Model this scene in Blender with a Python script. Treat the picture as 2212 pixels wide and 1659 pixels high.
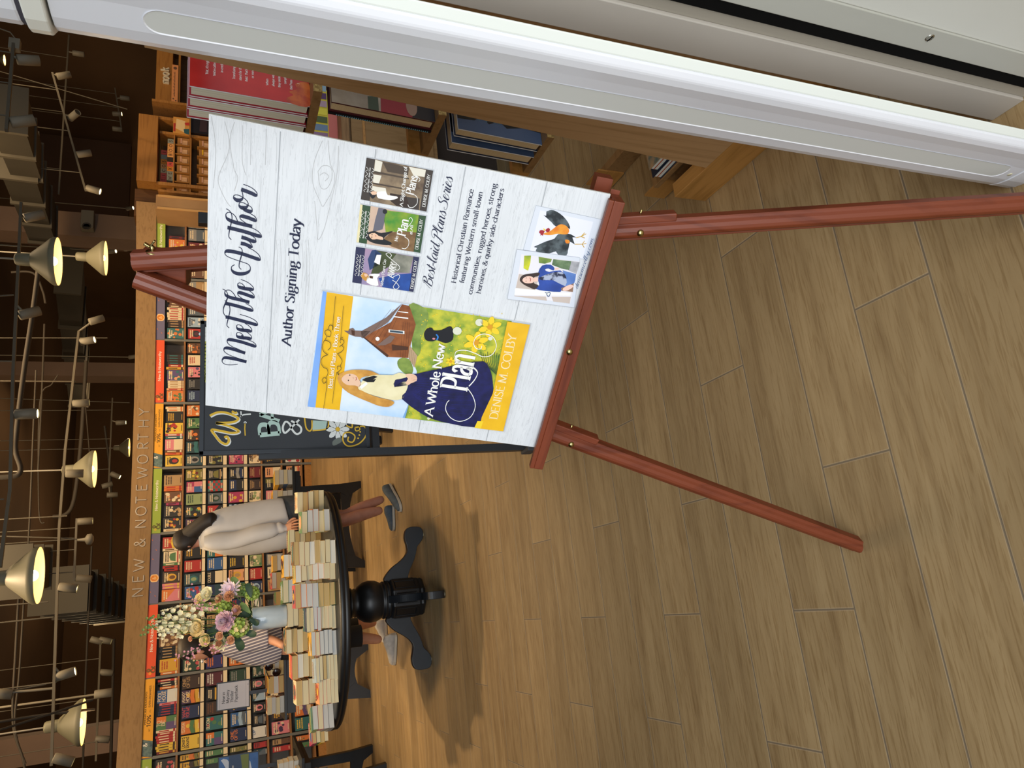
import bpy, bmesh, math, random
from mathutils import Vector as V, Matrix
from mathutils import noise as mnoise
for o in list(bpy.data.objects): bpy.data.objects.remove(o)
S = bpy.context.scene
COL = S.collection
RND = random.Random(7)
PI = math.pi
# ------------------------------------------------------------------ camera
# metres; X runs along the floor planks, Y into the shop, Z up; the photograph is rolled a quarter turn
FPX, PIT, ROL, YAW, CH = 1581.0, .39253, .00767, .30372, 1.40
def _basis():
    c, s = math.cos(PIT), math.sin(PIT)
    cr, sr = math.cos(ROL), math.sin(ROL)
    r = lambda v: V((cr*v[0]-sr*v[1], sr*v[0]+cr*v[1], v[2]))
    X, Y, Z = r((1, 0, 0)), r((0, -s, c)), r((0, -c, -s))
    cy, sy = math.cos(YAW), math.sin(YAW)
    return Matrix((cy*X+sy*Y, -sy*X+cy*Y, Z))
CM = _basis()
cam = bpy.data.cameras.new('camera')
cam.lens, cam.sensor_width, cam.sensor_fit = FPX/2212*36, 36, 'HORIZONTAL'
cam.clip_start, cam.clip_end = .05, 200
camo = bpy.data.objects.new('camera', cam); COL.objects.link(camo)
CPR, CPD, CPF = CM.col[0].copy(), CM.col[1].copy(), CM.col[2].copy()
m = Matrix((CPD, CPR, -CPF)).transposed().to_4x4(); m.translation = V((0, 0, CH))
camo.matrix_world = m
S.camera = camo
EYE = V((0, 0, CH))
def ray(x, y): return CM @ V(((1659-y-829.5)/FPX, (x-1106)/FPX, 1))
def atz(x, y, z=0.):
    d = ray(x, y); return EYE+d*((z-CH)/d.z)
def aty(x, y, Y):
    d = ray(x, y); return EYE+d*(Y/d.y)
def atx(x, y, X):
    d = ray(x, y); return EYE+d*(X/d.x)
def atp(x, y, p0, n):
    d = ray(x, y); return EYE+d*((V(p0)-EYE).dot(n)/d.dot(n))
# ------------------------------------------------------------------ light
S.view_settings.view_transform = 'Standard'; S.view_settings.look = 'None'
S.view_settings.gamma = 1; S.view_settings.use_curve_mapping = False
S.view_settings.exposure = 0.0
W = bpy.data.worlds.new('sky'); S.world = W; W.use_nodes = True
bg = W.node_tree.nodes['Background']; bg.inputs[0].default_value = (.80, .90, 1.0, 1); bg.inputs[1].default_value = .85
def light(name, kind, loc, energy, col, size=.1, aim=None, **kw):
    l = bpy.data.lights.new(name, kind); l.energy = energy; l.color = col
    if kind == 'AREA':
        l.shape = 'RECTANGLE'; l.size = size[0]; l.size_y = size[1]
    else: l.shadow_soft_size = size
    for k, v in kw.items(): setattr(l, k, v)
    o = bpy.data.objects.new(name, l); COL.objects.link(o); o.location = loc
    if aim is not None: o.rotation_euler = (V(aim)-V(loc)).to_track_quat('-Z', 'Y').to_euler()
    o['kind'] = 'helper'
    return o
# daylight coming in through the open shop front behind the photographer
light('daylight', 'AREA', (-1.8, -3.2, 3.0), 275, (.93, .97, 1.0), (5., 2.6), aim=(.3, 1.4, .3))
WARM = (1.0, .71, .40)
# the shop's ceiling track lighting
light('track_wash', 'AREA', (2.2, 7.4, 4.6), 300, WARM, (6.5, .6), aim=(2.2, 10.8, 1.2))
def spotlamp(loc, aim, e, size=80, soft=.08): light('track_beam', 'SPOT', loc, e, WARM, soft, aim, spot_size=math.radians(size), spot_blend=.7)
spotlamp((.25, 6.5, 4.7), (.1, 5.0, .5), 430, 46, .10)
spotlamp((2.2, 5.2, 4.6), (.9, 5.7, .5), 190, 52, .2)
spotlamp((-1.6, 4.6, 4.6), (-.1, 5.8, .8), 150, 52, .2)
spotlamp((1.2, 4.6, 4.6), (.5, 3.2, 0), 130, 80, .9)
spotlamp((-.6, 2.4, 4.5), (.25, 5.3, 1.0), 330, 42, .35)
spotlamp((7.4, 7.6, 4.4), (7.6, 10.2, 1.6), 160, 80, .1)
# unseen fill lights added beyond the book wall to brighten ceiling and back wall
for q in ((0, 17, 3.6), (6, 20, 3.6), (3, 25, 3.4)): light('deep_shop_fill', 'POINT', q, 110, WARM, .3)
# ------------------------------------------------------------------ materials
def lin(c):
    if isinstance(c, str):
        c = c.lstrip('#'); c = [int(c[i:i+2], 16)/255 for i in (0, 2, 4)]
    return tuple(x/12.92 if x <= .04045 else ((x+.055)/1.055)**2.4 for x in c)
_M = {}
def mat(name, col='#808080', rough=.6, metal=0., emit=None, es=0., coat=0., trans=0., spec=None):
    if name in _M: return _M[name]
    m = bpy.data.materials.new(name); m.use_nodes = True
    b = m.node_tree.nodes['Principled BSDF']
    b.inputs['Base Color'].default_value = (*lin(col), 1)
    b.inputs['Roughness'].default_value = rough; b.inputs['Metallic'].default_value = metal
    if emit: b.inputs['Emission Color'].default_value = (*lin(emit), 1); b.inputs['Emission Strength'].default_value = es
    if coat: b.inputs['Coat Weight'].default_value = coat
    if trans: b.inputs['Transmission Weight'].default_value = trans
    if spec is not None: b.inputs['Specular IOR Level'].default_value = spec
    _M[name] = m
    return m
def bsdf(m): return m.node_tree.nodes['Principled BSDF']
def N(m, t, **kw):
    n = m.node_tree.nodes.new(t)
    for k, v in kw.items():
        if k.startswith('i_'):
            key = k[2:].replace('_', ' ')
            n.inputs[int(key) if key.isdigit() else key].default_value = v
        else: setattr(n, k, v)
    return n
def L(m, a, b): m.node_tree.links.new(a, b)
def ramp(m, src, stops):
    r = N(m, 'ShaderNodeValToRGB'); e = r.color_ramp.elements
    while len(e) < len(stops): e.new(.5)
    for k, (p, c) in enumerate(stops): e[k].position = p; e[k].color = (*lin(c), 1)
    L(m, src, r.inputs[0]); return r.outputs[0]
def math_n(m, op, a, b=None, c=None):
    n = N(m, 'ShaderNodeMath', operation=op)
    for i, x in enumerate((a, b, c)):
        if x is None: continue
        if isinstance(x, (int, float)): n.inputs[i].default_value = x
        else: L(m, x, n.inputs[i])
    return n.outputs[0]
def mixc(m, f, a, b, mode='MIX'):
    n = N(m, 'ShaderNodeMix', data_type='RGBA', blend_type=mode)
    for i, x in ((0, f), (6, a), (7, b)):
        if isinstance(x, (int, float)): n.inputs[i].default_value = x
        elif isinstance(x, (str, tuple)): n.inputs[i].default_value = (*lin(x), 1)
        else: L(m, x, n.inputs[i])
    return n.outputs[2]
def bump(m, src, st=.2, dist=.002):
    n = N(m, 'ShaderNodeBump'); n.inputs['Strength'].default_value = st; n.inputs['Distance'].default_value = dist
    L(m, src, n.inputs['Height']); L(m, n.outputs[0], bsdf(m).inputs['Normal'])
def wood(name, c1, c2, axis=2, scale=18., rough=.45, stretch=14., obj=True, coat=0.):
    """streaky wood grain running along one object axis"""
    if name in _M: return _M[name]
    m = mat(name, c1, rough, coat=coat)
    tc = N(m, 'ShaderNodeTexCoord'); mp = N(m, 'ShaderNodeMapping')
    L(m, tc.outputs['Object' if obj else 'Generated'], mp.inputs[0])
    sc = [scale]*3; sc[axis] = scale/stretch; mp.inputs['Scale'].default_value = sc
    n1 = N(m, 'ShaderNodeTexNoise'); n1.inputs['Scale'].default_value = 4.; n1.inputs['Detail'].default_value = 6.
    n1.inputs['Distortion'].default_value = .6
    L(m, mp.outputs[0], n1.inputs['Vector'])
    L(m, ramp(m, n1.outputs[0], [(.30, c2), (.52, c1), (.75, c1)]), bsdf(m).inputs['Base Color'])
    bump(m, n1.outputs[0], .1, .001)
    return m
def noisy(name, c1=None, c2=None, scale=8., rough=.6, lo=.35, hi=.65, bmp=0., metal=0.):
    if name in _M: return _M[name]
    m = mat(name, c1, rough, metal)
    tc = N(m, 'ShaderNodeTexCoord'); n1 = N(m, 'ShaderNodeTexNoise'); n1.inputs['Scale'].default_value = scale
    n1.inputs['Detail'].default_value = 5.
    L(m, tc.outputs['Object'], n1.inputs['Vector'])
    L(m, ramp(m, n1.outputs[0], [(lo, c2), (hi, c1)]), bsdf(m).inputs['Base Color'])
    if bmp: bump(m, n1.outputs[0], bmp, .002)
    return m
# ------------------------------------------------------------------ objects and meshes
def tag(o, label, cat, group=None):
    o['label'] = label; o['category'] = cat
    if group: o['group'] = group
    return o
def empty(name, loc, label=None, cat=None, group=None, rot=None):
    o = bpy.data.objects.new(name, None); COL.objects.link(o)
    o.empty_display_size = .05; o.location = loc
    if rot is not None: o.rotation_euler = rot
    if label: tag(o, label, cat, group)
    return o
class MB:
    """collects faces with materials; build() links them as one mesh object"""
    def __init__(s): s.v = []; s.f = []; s.m = []; s.sm = []; s.mats = []
    def mi(s, m):
        if m not in s.mats: s.mats.append(m)
        return s.mats.index(m)
    def face(s, pts, m, smooth=False):
        k = len(s.v); s.v += [V(p) for p in pts]; s.f.append(tuple(range(k, k+len(pts)))); s.m.append(s.mi(m)); s.sm.append(smooth)
    def raw(s, vs, fs, m, smooth=False):
        k = len(s.v); s.v += [V(p) for p in vs]; i = s.mi(m)
        for f in fs: s.f.append(tuple(k+q for q in f)); s.m.append(i); s.sm.append(smooth)
    def box(s, a, b, m, T=None):
        x0, y0, z0 = a; x1, y1, z1 = b
        vs = [V(p) for p in ((x0,y0,z0),(x1,y0,z0),(x1,y1,z0),(x0,y1,z0),(x0,y0,z1),(x1,y0,z1),(x1,y1,z1),(x0,y1,z1))]
        if T: vs = [T(p) if callable(T) else T @ p for p in vs]
        s.raw(vs, [(0,3,2,1),(4,5,6,7),(0,1,5,4),(1,2,6,5),(2,3,7,6),(3,0,4,7)], m)
    def bar(s, p, q, w, h, m, up=(0,0,1)):
        """rectangular bar from p to q, w across, h along up"""
        p, q = V(p), V(q); d = (q-p).normalized(); u = V(up); r = d.cross(u)
        if r.length < 1e-5: r = d.cross(V((0,1,0)))
        r.normalize(); u = r.cross(d)
        vs = [c+r*(a*w/2)+u*(b*h/2) for c in (p, q) for a, b in ((-1,-1),(1,-1),(1,1),(-1,1))]
        s.raw(vs, [(0,1,2,3),(7,6,5,4),(0,4,5,1),(1,5,6,2),(2,6,7,3),(3,7,4,0)], m)
    def prism(s, prof, p, q, m, up=(0,0,1), caps=True, smooth=False):
        """profile (list of r,u) swept from p to q"""
        p, q = V(p), V(q); d = (q-p).normalized(); u = V(up); r = d.cross(u)
        r.normalize(); u = r.cross(d); n = len(prof)
        vs = [c+r*a+u*b for c in (p, q) for a, b in prof]
        s.raw(vs, [(i, (i+1) % n, n+(i+1) % n, n+i) for i in range(n)], m, smooth)
        if caps: s.raw(vs, [tuple(range(n-1, -1, -1)), tuple(range(n, 2*n))], m)
    def tube(s, pts, r, m, n=8, caps=True, smooth=True):
        pts = [V(p) for p in pts]; rs = r if isinstance(r, (list, tuple)) else [r]*len(pts)
        rings = []; ref = None
        for i, p in enumerate(pts):
            d = (pts[min(i+1, len(pts)-1)]-pts[max(i-1, 0)]).normalized()
            if ref is None: ref = d.orthogonal().normalized()
            ref = (ref-d*ref.dot(d)).normalized(); b = d.cross(ref)
            rings.append([p+(ref*math.cos(2*PI*k/n)+b*math.sin(2*PI*k/n))*rs[i] for k in range(n)])
        s.loft(rings, m, caps, smooth)
    def loft(s, rings, m, caps=True, smooth=True):
        n = len(rings[0]); vs = [p for r in rings for p in r]
        s.raw(vs, [(i*n+k, i*n+(k+1) % n, (i+1)*n+(k+1) % n, (i+1)*n+k) for i in range(len(rings)-1) for k in range(n)], m, smooth)
        if caps:
            s.raw(rings[0], [tuple(range(n-1, -1, -1))], m); s.raw(rings[-1], [tuple(range(n))], m)
    def lathe(s, prof, c, m, n=32, axis=None, smooth=True, caps=False):
        """prof: (radius, height) pairs"""
        c = V(c); a = V(axis) if axis is not None else V((0,0,1)); a.normalize()
        r = a.orthogonal().normalized(); b = a.cross(r)
        s.loft([[c+a*h+(r*math.cos(2*PI*k/n)+b*math.sin(2*PI*k/n))*max(R, 1e-4) for k in range(n)] for R, h in prof], m, caps, smooth)
    def ball(s, c, r, m, n=10, k=6, sx=1., sy=1., sz=1.):
        c = V(c); rings = []
        for i in range(k+1):
            t = PI*i/k; rr = max(math.sin(t), .002)
            rings.append([c+V((r*sx*rr*math.cos(2*PI*j/n), r*sy*rr*math.sin(2*PI*j/n), -r*sz*math.cos(t))) for j in range(n)])
        s.loft(rings, m, False, True)
    def build(s, name, parent=None, label=None, cat=None, group=None, bevel=0., loc=None, sub=0, kind=None):
        me = bpy.data.meshes.new(name)
        o = bpy.data.objects.new(name, me); COL.objects.link(o)
        vs = s.v
        if parent is not None and loc is None:
            inv = parent.matrix_basis.inverted() if parent.parent is None else (parent.parent.matrix_basis @ parent.matrix_basis).inverted()
            vs = [inv @ p for p in vs]
        elif loc is not None:
            o.location = loc; L0 = V(loc); vs = [p-L0 for p in vs]
        me.from_pydata(vs, [], s.f)
        for x in s.mats: me.materials.append(x)
        me.polygons.foreach_set('material_index', s.m); me.polygons.foreach_set('use_smooth', s.sm)
        me.update()
        bm = bmesh.new(); bm.from_mesh(me); bmesh.ops.remove_doubles(bm, verts=bm.verts, dist=1e-6) if s.weld else None
        if s.fixn: bmesh.ops.recalc_face_normals(bm, faces=bm.faces)
        bm.to_mesh(me); bm.free()
        if parent is not None: o.parent = parent
        if bevel:
            b = o.modifiers.new('bevel', 'BEVEL'); b.width = bevel; b.segments = 2; b.limit_method = 'ANGLE'
        if sub:
            b = o.modifiers.new('smooth', 'SUBSURF'); b.levels = sub; b.render_levels = sub
        if label: tag(o, label, cat, group) if cat else o.__setitem__('label', label)
        if kind: o['kind'] = kind
        return o
    weld = False; fixn = False
def WB():
    b = MB(); b.weld = True; b.fixn = True; return b
def structure(b, name, **kw): return b.build(name, kind='structure', **kw)
def cat_rom(pts, n=6, closed=False):
    P = [V((p[0], p[1], p[2] if len(p) > 2 else 0)) for p in pts]; out = []
    k = len(P)
    for i in range(k if closed else k-1):
        if closed: a, b, c, d = P[i-1], P[i], P[(i+1) % k], P[(i+2) % k]
        else: a, b, c, d = P[max(i-1, 0)], P[i], P[i+1], P[min(i+2, k-1)]
        for j in range(n):
            t = j/n
            out.append(.5*((2*b)+(c-a)*t+(2*a-5*b+4*c-d)*t*t+(3*b-a-3*c+d)*t**3))
    if not closed: out.append(P[-1])
    return out
def copy_tree(o, parent=None):
    """a thing with its parts and their sub-parts"""
    c = o.copy(); COL.objects.link(c)
    if parent is not None: c.parent = parent
    for ch in [x for x in bpy.data.objects if x.parent == o]: copy_tree(ch, c)
    return c
# ------------------------------------------------------------------ lettering: stroke skeletons drawn with a broad nib
# x-height 5, capitals 7.2, ascenders 7.5; "L" straight, "C" curved, strokes split by |
GL = {
'A': '7|L 0,0 3.4,7.2 6.8,0|L 1.3,2.6 5.5,2.6', 'B': '5.6|L 1,0 1,7.2|C 1,7.2 3.4,7.2 4.7,6.4 4.6,4.6 3.2,3.9 1,3.8|C 1,3.8 3.6,3.8 5.2,3 5.2,1.2 3.8,0.1 1,0',
'C': '6.6|C 6.2,5.8 5,7 3.6,7.2 1.4,6.2 .5,3.6 1.4,1 3.6,0 5.2,.3 6.3,1.5', 'D': '6.8|L 1,0 1,7.2|C 1,7.2 3.8,7.2 5.8,6 6.4,3.6 5.8,1.2 3.8,0 1,0',
'E': '5.4|L 1,0 1,7.2|L 1,7.2 5,7.2|L 1,3.8 4.2,3.8|L 1,0 5.1,0', 'F': '5|L 1,0 1,7.2|L 1,7.2 4.9,7.2|L 1,3.8 4,3.8',
'G': '7|C 6.2,5.8 5,7 3.6,7.2 1.4,6.2 .5,3.6 1.4,1 3.6,0 5.2,.4 6.2,1.2|L 6.2,.6 6.2,3.2|L 4.2,3.2 6.4,3.2', 'H': '7|L 1,0 1,7.2|L 6,0 6,7.2|L 1,3.8 6,3.8',
'I': '2.4|L 1.2,0 1.2,7.2', 'J': '4|C 3,7.2 3,3.6 2.9,1 1.8,0 .4,.6', 'K': '6.4|L 1,0 1,7.2|L 5.6,7.2 1,3.2|L 2.6,4.4 6,0', 'L': '5|L 1,7.2 1,0|L 1,0 4.9,0',
'M': '8.4|L 1,0 1.3,7.2|L 1.3,7.2 4.2,0 7.1,7.2|L 7.1,7.2 7.4,0', 'N': '7.2|L 1,0 1,7.2|L 1,7.2 6.2,0|L 6.2,0 6.2,7.2',
'O': '7.4|C 3.7,7.2 1.4,6.2 .5,3.6 1.4,1 3.7,0 6,1 6.9,3.6 6,6.2 3.7,7.2', 'P': '5.4|L 1,0 1,7.2|C 1,7.2 3.4,7.2 4.9,6.4 5,4.8 3.8,3.6 1,3.4',
'Q': '7.4|C 3.7,7.2 1.4,6.2 .5,3.6 1.4,1 3.7,0 6,1 6.9,3.6 6,6.2 3.7,7.2|L 4,1.6 6.8,-1', 'R': '5.8|L 1,0 1,7.2|C 1,7.2 3.4,7.2 4.8,6.4 4.8,4.8 3.6,3.8 1,3.6|L 2.8,3.6 5.4,0',
'S': '5|C 4.3,6.2 3.4,7.1 2.4,7.2 1,6.6 .7,5.4 1.6,4.3 3.4,3.3 4.4,2.1 3.9,.5 2.4,0 1.2,.3 .5,1.3', 'T': '5.6|L 2.8,0 2.8,7.2|L .2,7.2 5.4,7.2',
'U': '6.8|C 1,7.2 1,3 1.4,1 3.4,0 5.4,1 5.8,3 5.8,7.2', 'V': '6.6|L .2,7.2 3.3,0 6.4,7.2', 'W': '9.4|L .2,7.2 2.6,0 4.7,6.6 6.8,0 9.2,7.2', 'X': '6.2|L .4,7.2 5.8,0|L 5.6,7.2 .4,0',
'Y': '6.2|L .2,7.2 3.1,3.6 6,7.2|L 3.1,3.6 3.1,0', 'Z': '5.6|L .5,7.2 5,7.2 .5,0 5.1,0',
'a': '4.6|C .9,4 1.6,4.8 2.6,5 3.6,4.2 3.7,3 3.7,.8 4.2,0|C 3.7,3 2,2.7 .7,1.8 .6,.7 1.5,0 2.8,.4 3.7,1.5', 'b': '5|L .9,0 .9,7.5|C .9,3.8 1.8,4.8 2.9,5 4.3,4 4.5,2.5 4.1,.9 2.8,0 1.6,.3 .9,1.2',
'c': '4.4|C 4,4.1 3.2,4.9 2.4,5 1,4.2 .5,2.5 1,.8 2.4,0 3.4,.3 4.1,1.2', 'd': '5.2|L 4.3,7.5 4.3,0|C 4.3,3.8 3.4,4.8 2.3,5 .9,4 .6,2.5 1,.9 2.3,0 3.6,.4 4.3,1.4',
'e': '4.4|C .7,2.8 2.4,2.8 3.9,2.8 3.6,4.4 2.4,5 1,4.2 .5,2.5 1,.8 2.4,0 3.4,.3 4,1.2', 'f': '3.2|C 3.4,6.8 2.7,7.5 1.9,7.1 1.5,6 1.5,3 1.5,0|L .4,4.8 3,4.8',
'g': '4.8|C 2.3,5 1,4.5 .9,3.3 1.3,2.1 2.3,1.8 3.4,2.2 3.8,3.3 3.4,4.6 2.3,5|C 1.2,2 .8,1.2 1.4,.7 3,.5 4.1,-.1 4.1,-1.4 2.6,-2.3 1,-2.1 .4,-1.2 1,-.1 1.8,.4|C 3.4,4.6 3.9,4.9 4.6,5',
'h': '5.2|L 1,0 1,7.5|C 1,3.6 2,4.8 3.1,5 4.1,4.3 4.2,3 4.2,0', 'i': '2.4|L 1.2,0 1.2,5|L 1.2,6.6 1.2,7.1', 'j': '2.4|C 1.3,5 1.3,0 1,-1.8 0,-2.2|L 1.3,6.6 1.3,7.1',
'k': '5|L 1,0 1,7.5|L 4.2,5 1,2.3|L 2.2,3.2 4.7,0', 'l': '2.4|L 1.2,0 1.2,7.5', 'm': '8|L 1,0 1,5|C 1,3.6 1.9,4.8 2.9,5 3.8,4.3 3.9,3 3.9,0|C 3.9,3.6 4.9,4.8 5.9,5 6.8,4.3 6.9,3 6.9,0',
'n': '5.2|L 1,0 1,5|C 1,3.6 2,4.8 3.1,5 4.1,4.3 4.2,3 4.2,0', 'o': '5|C 2.5,5 1,4.2 .5,2.5 1,.8 2.5,0 4,.8 4.5,2.5 4,4.2 2.5,5', 'p': '5|L 1,-2.3 1,5|C 1,3.8 1.9,4.8 2.9,5 4.3,4 4.5,2.5 4.1,.9 2.8,0 1.7,.3 1,1.2',
'q': '5|L 4.1,-2.3 4.1,5|C 4.1,3.8 3.2,4.8 2.2,5 .8,4 .5,2.5 .9,.9 2.2,0 3.4,.4 4.1,1.4', 'r': '3.8|L 1,0 1,5|C 1,3.2 1.8,4.6 2.7,5 3.5,4.6', 's': '3.8|C 3.2,4.2 2.4,5 1.7,4.9 .9,4.3 1,3.3 2.2,2.6 3.2,1.9 3.3,.7 2.2,0 1.2,.1 .5,1',
't': '3.2|C 1.4,6.6 1.4,3 1.5,.8 2.2,0 3.1,.7|L .3,4.9 2.9,4.9', 'u': '5.2|C 1,5 1,2 1.2,.6 2.2,0 3.4,.6 4.1,1.8|L 4.1,5 4.1,0', 'v': '4.8|L .3,5 2.4,0 4.5,5', 'w': '7|L .3,5 2.1,0 3.6,4.7 5.1,0 6.8,5',
'x': '4.6|L .4,5 4.2,0|L 4.1,5 .4,0', 'y': '4.8|L .3,5 2.5,.2|C 4.5,5 2.6,.4 1.7,-1.8 .6,-2.3', 'z': '4.2|L .5,5 3.8,5 .5,0 3.9,0',
'&': '6.6|C 6.2,3.6 4.6,1 3,0 1.2,.3 .6,1.7 1.4,3.2 3.4,4.6 3.8,6 2.8,7.2 1.7,6.4 2,4.8 4,2 6.2,0', '-': '3|L .5,2.4 2.5,2.4', '.': '2|L 1,0 1,.5', ',': '2|L 1.1,.5 .6,-1', "'": '1.6|L .8,7.4 .8,5.8', '"': '2.4|L .7,7.4 .7,5.8|L 1.7,7.4 1.7,5.8',
'+': '4|L 2,1.4 2,4.6|L .4,3 3.6,3', '%': '7|C 1.7,7.2 .6,5.6 1.7,4 2.8,5.6 1.7,7.2|C 5.3,3.2 4.2,1.6 5.3,0 6.4,1.6 5.3,3.2|L 5.6,7.2 1.4,0', '1': '3.6|L .8,6 2,7.2 2,0', '0': '5|C 2.5,7.2 1,6 .6,3.6 1,1.2 2.5,0 4,1.2 4.4,3.6 4,6 2.5,7.2', ' ': '2.6|',
}
_GC = {}
def glyph(ch):
    if ch in _GC: return _GC[ch]
    parts = GL.get(ch, GL[' ']).split('|'); w = float(parts[0]); st = []
    for p in parts[1:]:
        if not p: continue
        k, _, r = p.partition(' ')
        pts = [tuple(float(q) for q in a.split(',')) for a in r.split()]
        st.append((k, pts))
    _GC[ch] = (w, st); return _GC[ch]
def nib_roman(dx, dy): return abs(dy)
def nib_script(dx, dy):
    a = math.degrees(math.atan2(dy, dx)) % 180
    t = max(0., 1-abs(a-(68 if dy*1 < 0 else 68))/42); return t*t if dy > 0 else t*t
def stroke_poly(pts, thin, thick, nib):
    """left and right edges of a pen stroke through 2-d points"""
    n = len(pts); le, ri = [], []
    for i, p in enumerate(pts):
        a, b = pts[max(i-1, 0)], pts[min(i+1, n-1)]
        dx, dy = b[0]-a[0], b[1]-a[1]; l = math.hypot(dx, dy) or 1e-9; dx /= l; dy /= l
        w = thin+(thick-thin)*nib(dx, dy)
        le.append((p[0]-dy*w/2, p[1]+dx*w/2)); ri.append((p[0]+dy*w/2, p[1]-dx*w/2))
    return le, ri
class Print:
    """flat ink on a surface: F(s, t, k) maps surface metres and ink layer to space"""
    def __init__(s, F, mb=None, step=.0003): s.F = F; s.b = mb or MB(); s.k = 1; s.step = step
    def up(s): s.k += 1
    def poly(s, pts, m, smooth=0, closed=True):
        if smooth: pts = [(p.x, p.y) for p in cat_rom(pts, smooth, True)]
        s.b.face([s.F(x, y, s.k*s.step) for x, y in pts], m)
    def ell(s, cx, cy, rx, ry, m, rot=0., n=16):
        c, q = math.cos(rot), math.sin(rot)
        s.poly([(cx+rx*math.cos(2*PI*i/n)*c-ry*math.sin(2*PI*i/n)*q, cy+rx*math.cos(2*PI*i/n)*q+ry*math.sin(2*PI*i/n)*c) for i in range(n)], m)
    def line(s, pts, w, m, thick=None, nib=nib_roman, smooth=5):
        if smooth and len(pts) > 2: pts = [(p.x, p.y) for p in cat_rom(pts, smooth)]
        le, ri = stroke_poly(pts, w, thick or w, nib)
        a = [s.F(x, y, s.k*s.step) for x, y in le]; b = [s.F(x, y, s.k*s.step) for x, y in ri]; n = len(a)
        s.b.raw(a+b, [(i, i+1, n+i+1, n+i) for i in range(n-1)], m)
    def text(s, txt, x, y, h, m, align='l', style='serif', rot=0., thin=None, thick=None, space=.0, width=None, shear=0.):
        """h: capital height"""
        u = h/7.2; script = style == 'script'
        if script: shear = .42
        tw = sum(glyph(c)[0]+space for c in txt)*u
        fx = 1.
        if width: fx = width/tw; tw = width
        ox = {'l': 0, 'c': -tw/2, 'r': -tw}[align]
        c, q = math.cos(rot), math.sin(rot)
        thin = thin if thin is not None else {'serif': .36, 'sans': .8, 'light': .5, 'script': .22, 'bold': 1.3}[style]
        thick = thick if thick is not None else {'serif': 1.1, 'sans': .8, 'light': .5, 'script': 1.25, 'bold': 1.3}[style]
        nib = nib_script if script else nib_roman
        pos = 0.
        for ch in txt:
            w, st = glyph(ch)
            for k, pts in st:
                if k == 'C': pts = [(p.x, p.y) for p in cat_rom(pts, 4)]
                segs = [pts] if k == 'C' else [pts[i:i+2] for i in range(len(pts)-1)]
                for sg in segs:
                    if k == 'L' and thick == thin and len(sg) == 2:
                        (ax, ay), (bx, by) = sg; l = math.hypot(bx-ax, by-ay) or 1; e = thin*.4
                        sg = [(ax-(bx-ax)/l*e, ay-(by-ay)/l*e), (bx+(bx-ax)/l*e, by+(by-ay)/l*e)]
                    sg = [(px+py*shear, py) for px, py in sg]
                    le, ri = stroke_poly(sg, thin, thick, nib)
                    def tr(p):
                        X, Y = ox+(pos+p[0])*u*fx, p[1]*u
                        return s.F(x+X*c-Y*q, y+X*q+Y*c, s.k*s.step)
                    a = [tr(p) for p in le]; b = [tr(p) for p in ri]; n = len(a)
                    s.b.raw(a+b, [(i, i+1, n+i+1, n+i) for i in range(n-1)], m)
                    if style == 'serif' and k == 'L':
                        (ax, ay), (bx, by) = sg[0], sg[-1]
                        if abs(by-ay) > abs(bx-ax)*.8 and abs(by-ay) > 1.5:
                            for ex, ey in ((ax, ay), (bx, by)):
                                if ch in 'MNVWAYvwy' and ((ch in 'VWvw' and ey < 1) or (ch in 'MA' and ey > 6 and ch == 'A') or (ch == 'Y' and 2 < ey < 5)): continue
                                hw = 1.05
                                p4 = [(ex-hw, ey-.14), (ex+hw, ey-.14), (ex+hw, ey+.16), (ex-hw, ey+.16)]
                                if ey > 3 and ch in 'bdhklnmpruijt': p4 = [(ex-hw, ey-.4), (ex+.3, ey-.2), (ex+.3, ey+.16), (ex-hw, ey-.1)]
                                s.b.face([tr(p) for p in p4], m)
            pos += w+space
        return tw
def plane_F(o, ex, ey, n):
    """surface with origin o, right ex, up ey, outward n"""
    o, ex, ey, n = V(o), V(ex), V(ey), V(n)
    return lambda s, t, k=0.: o+ex*s+ey*t+n*k
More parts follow.
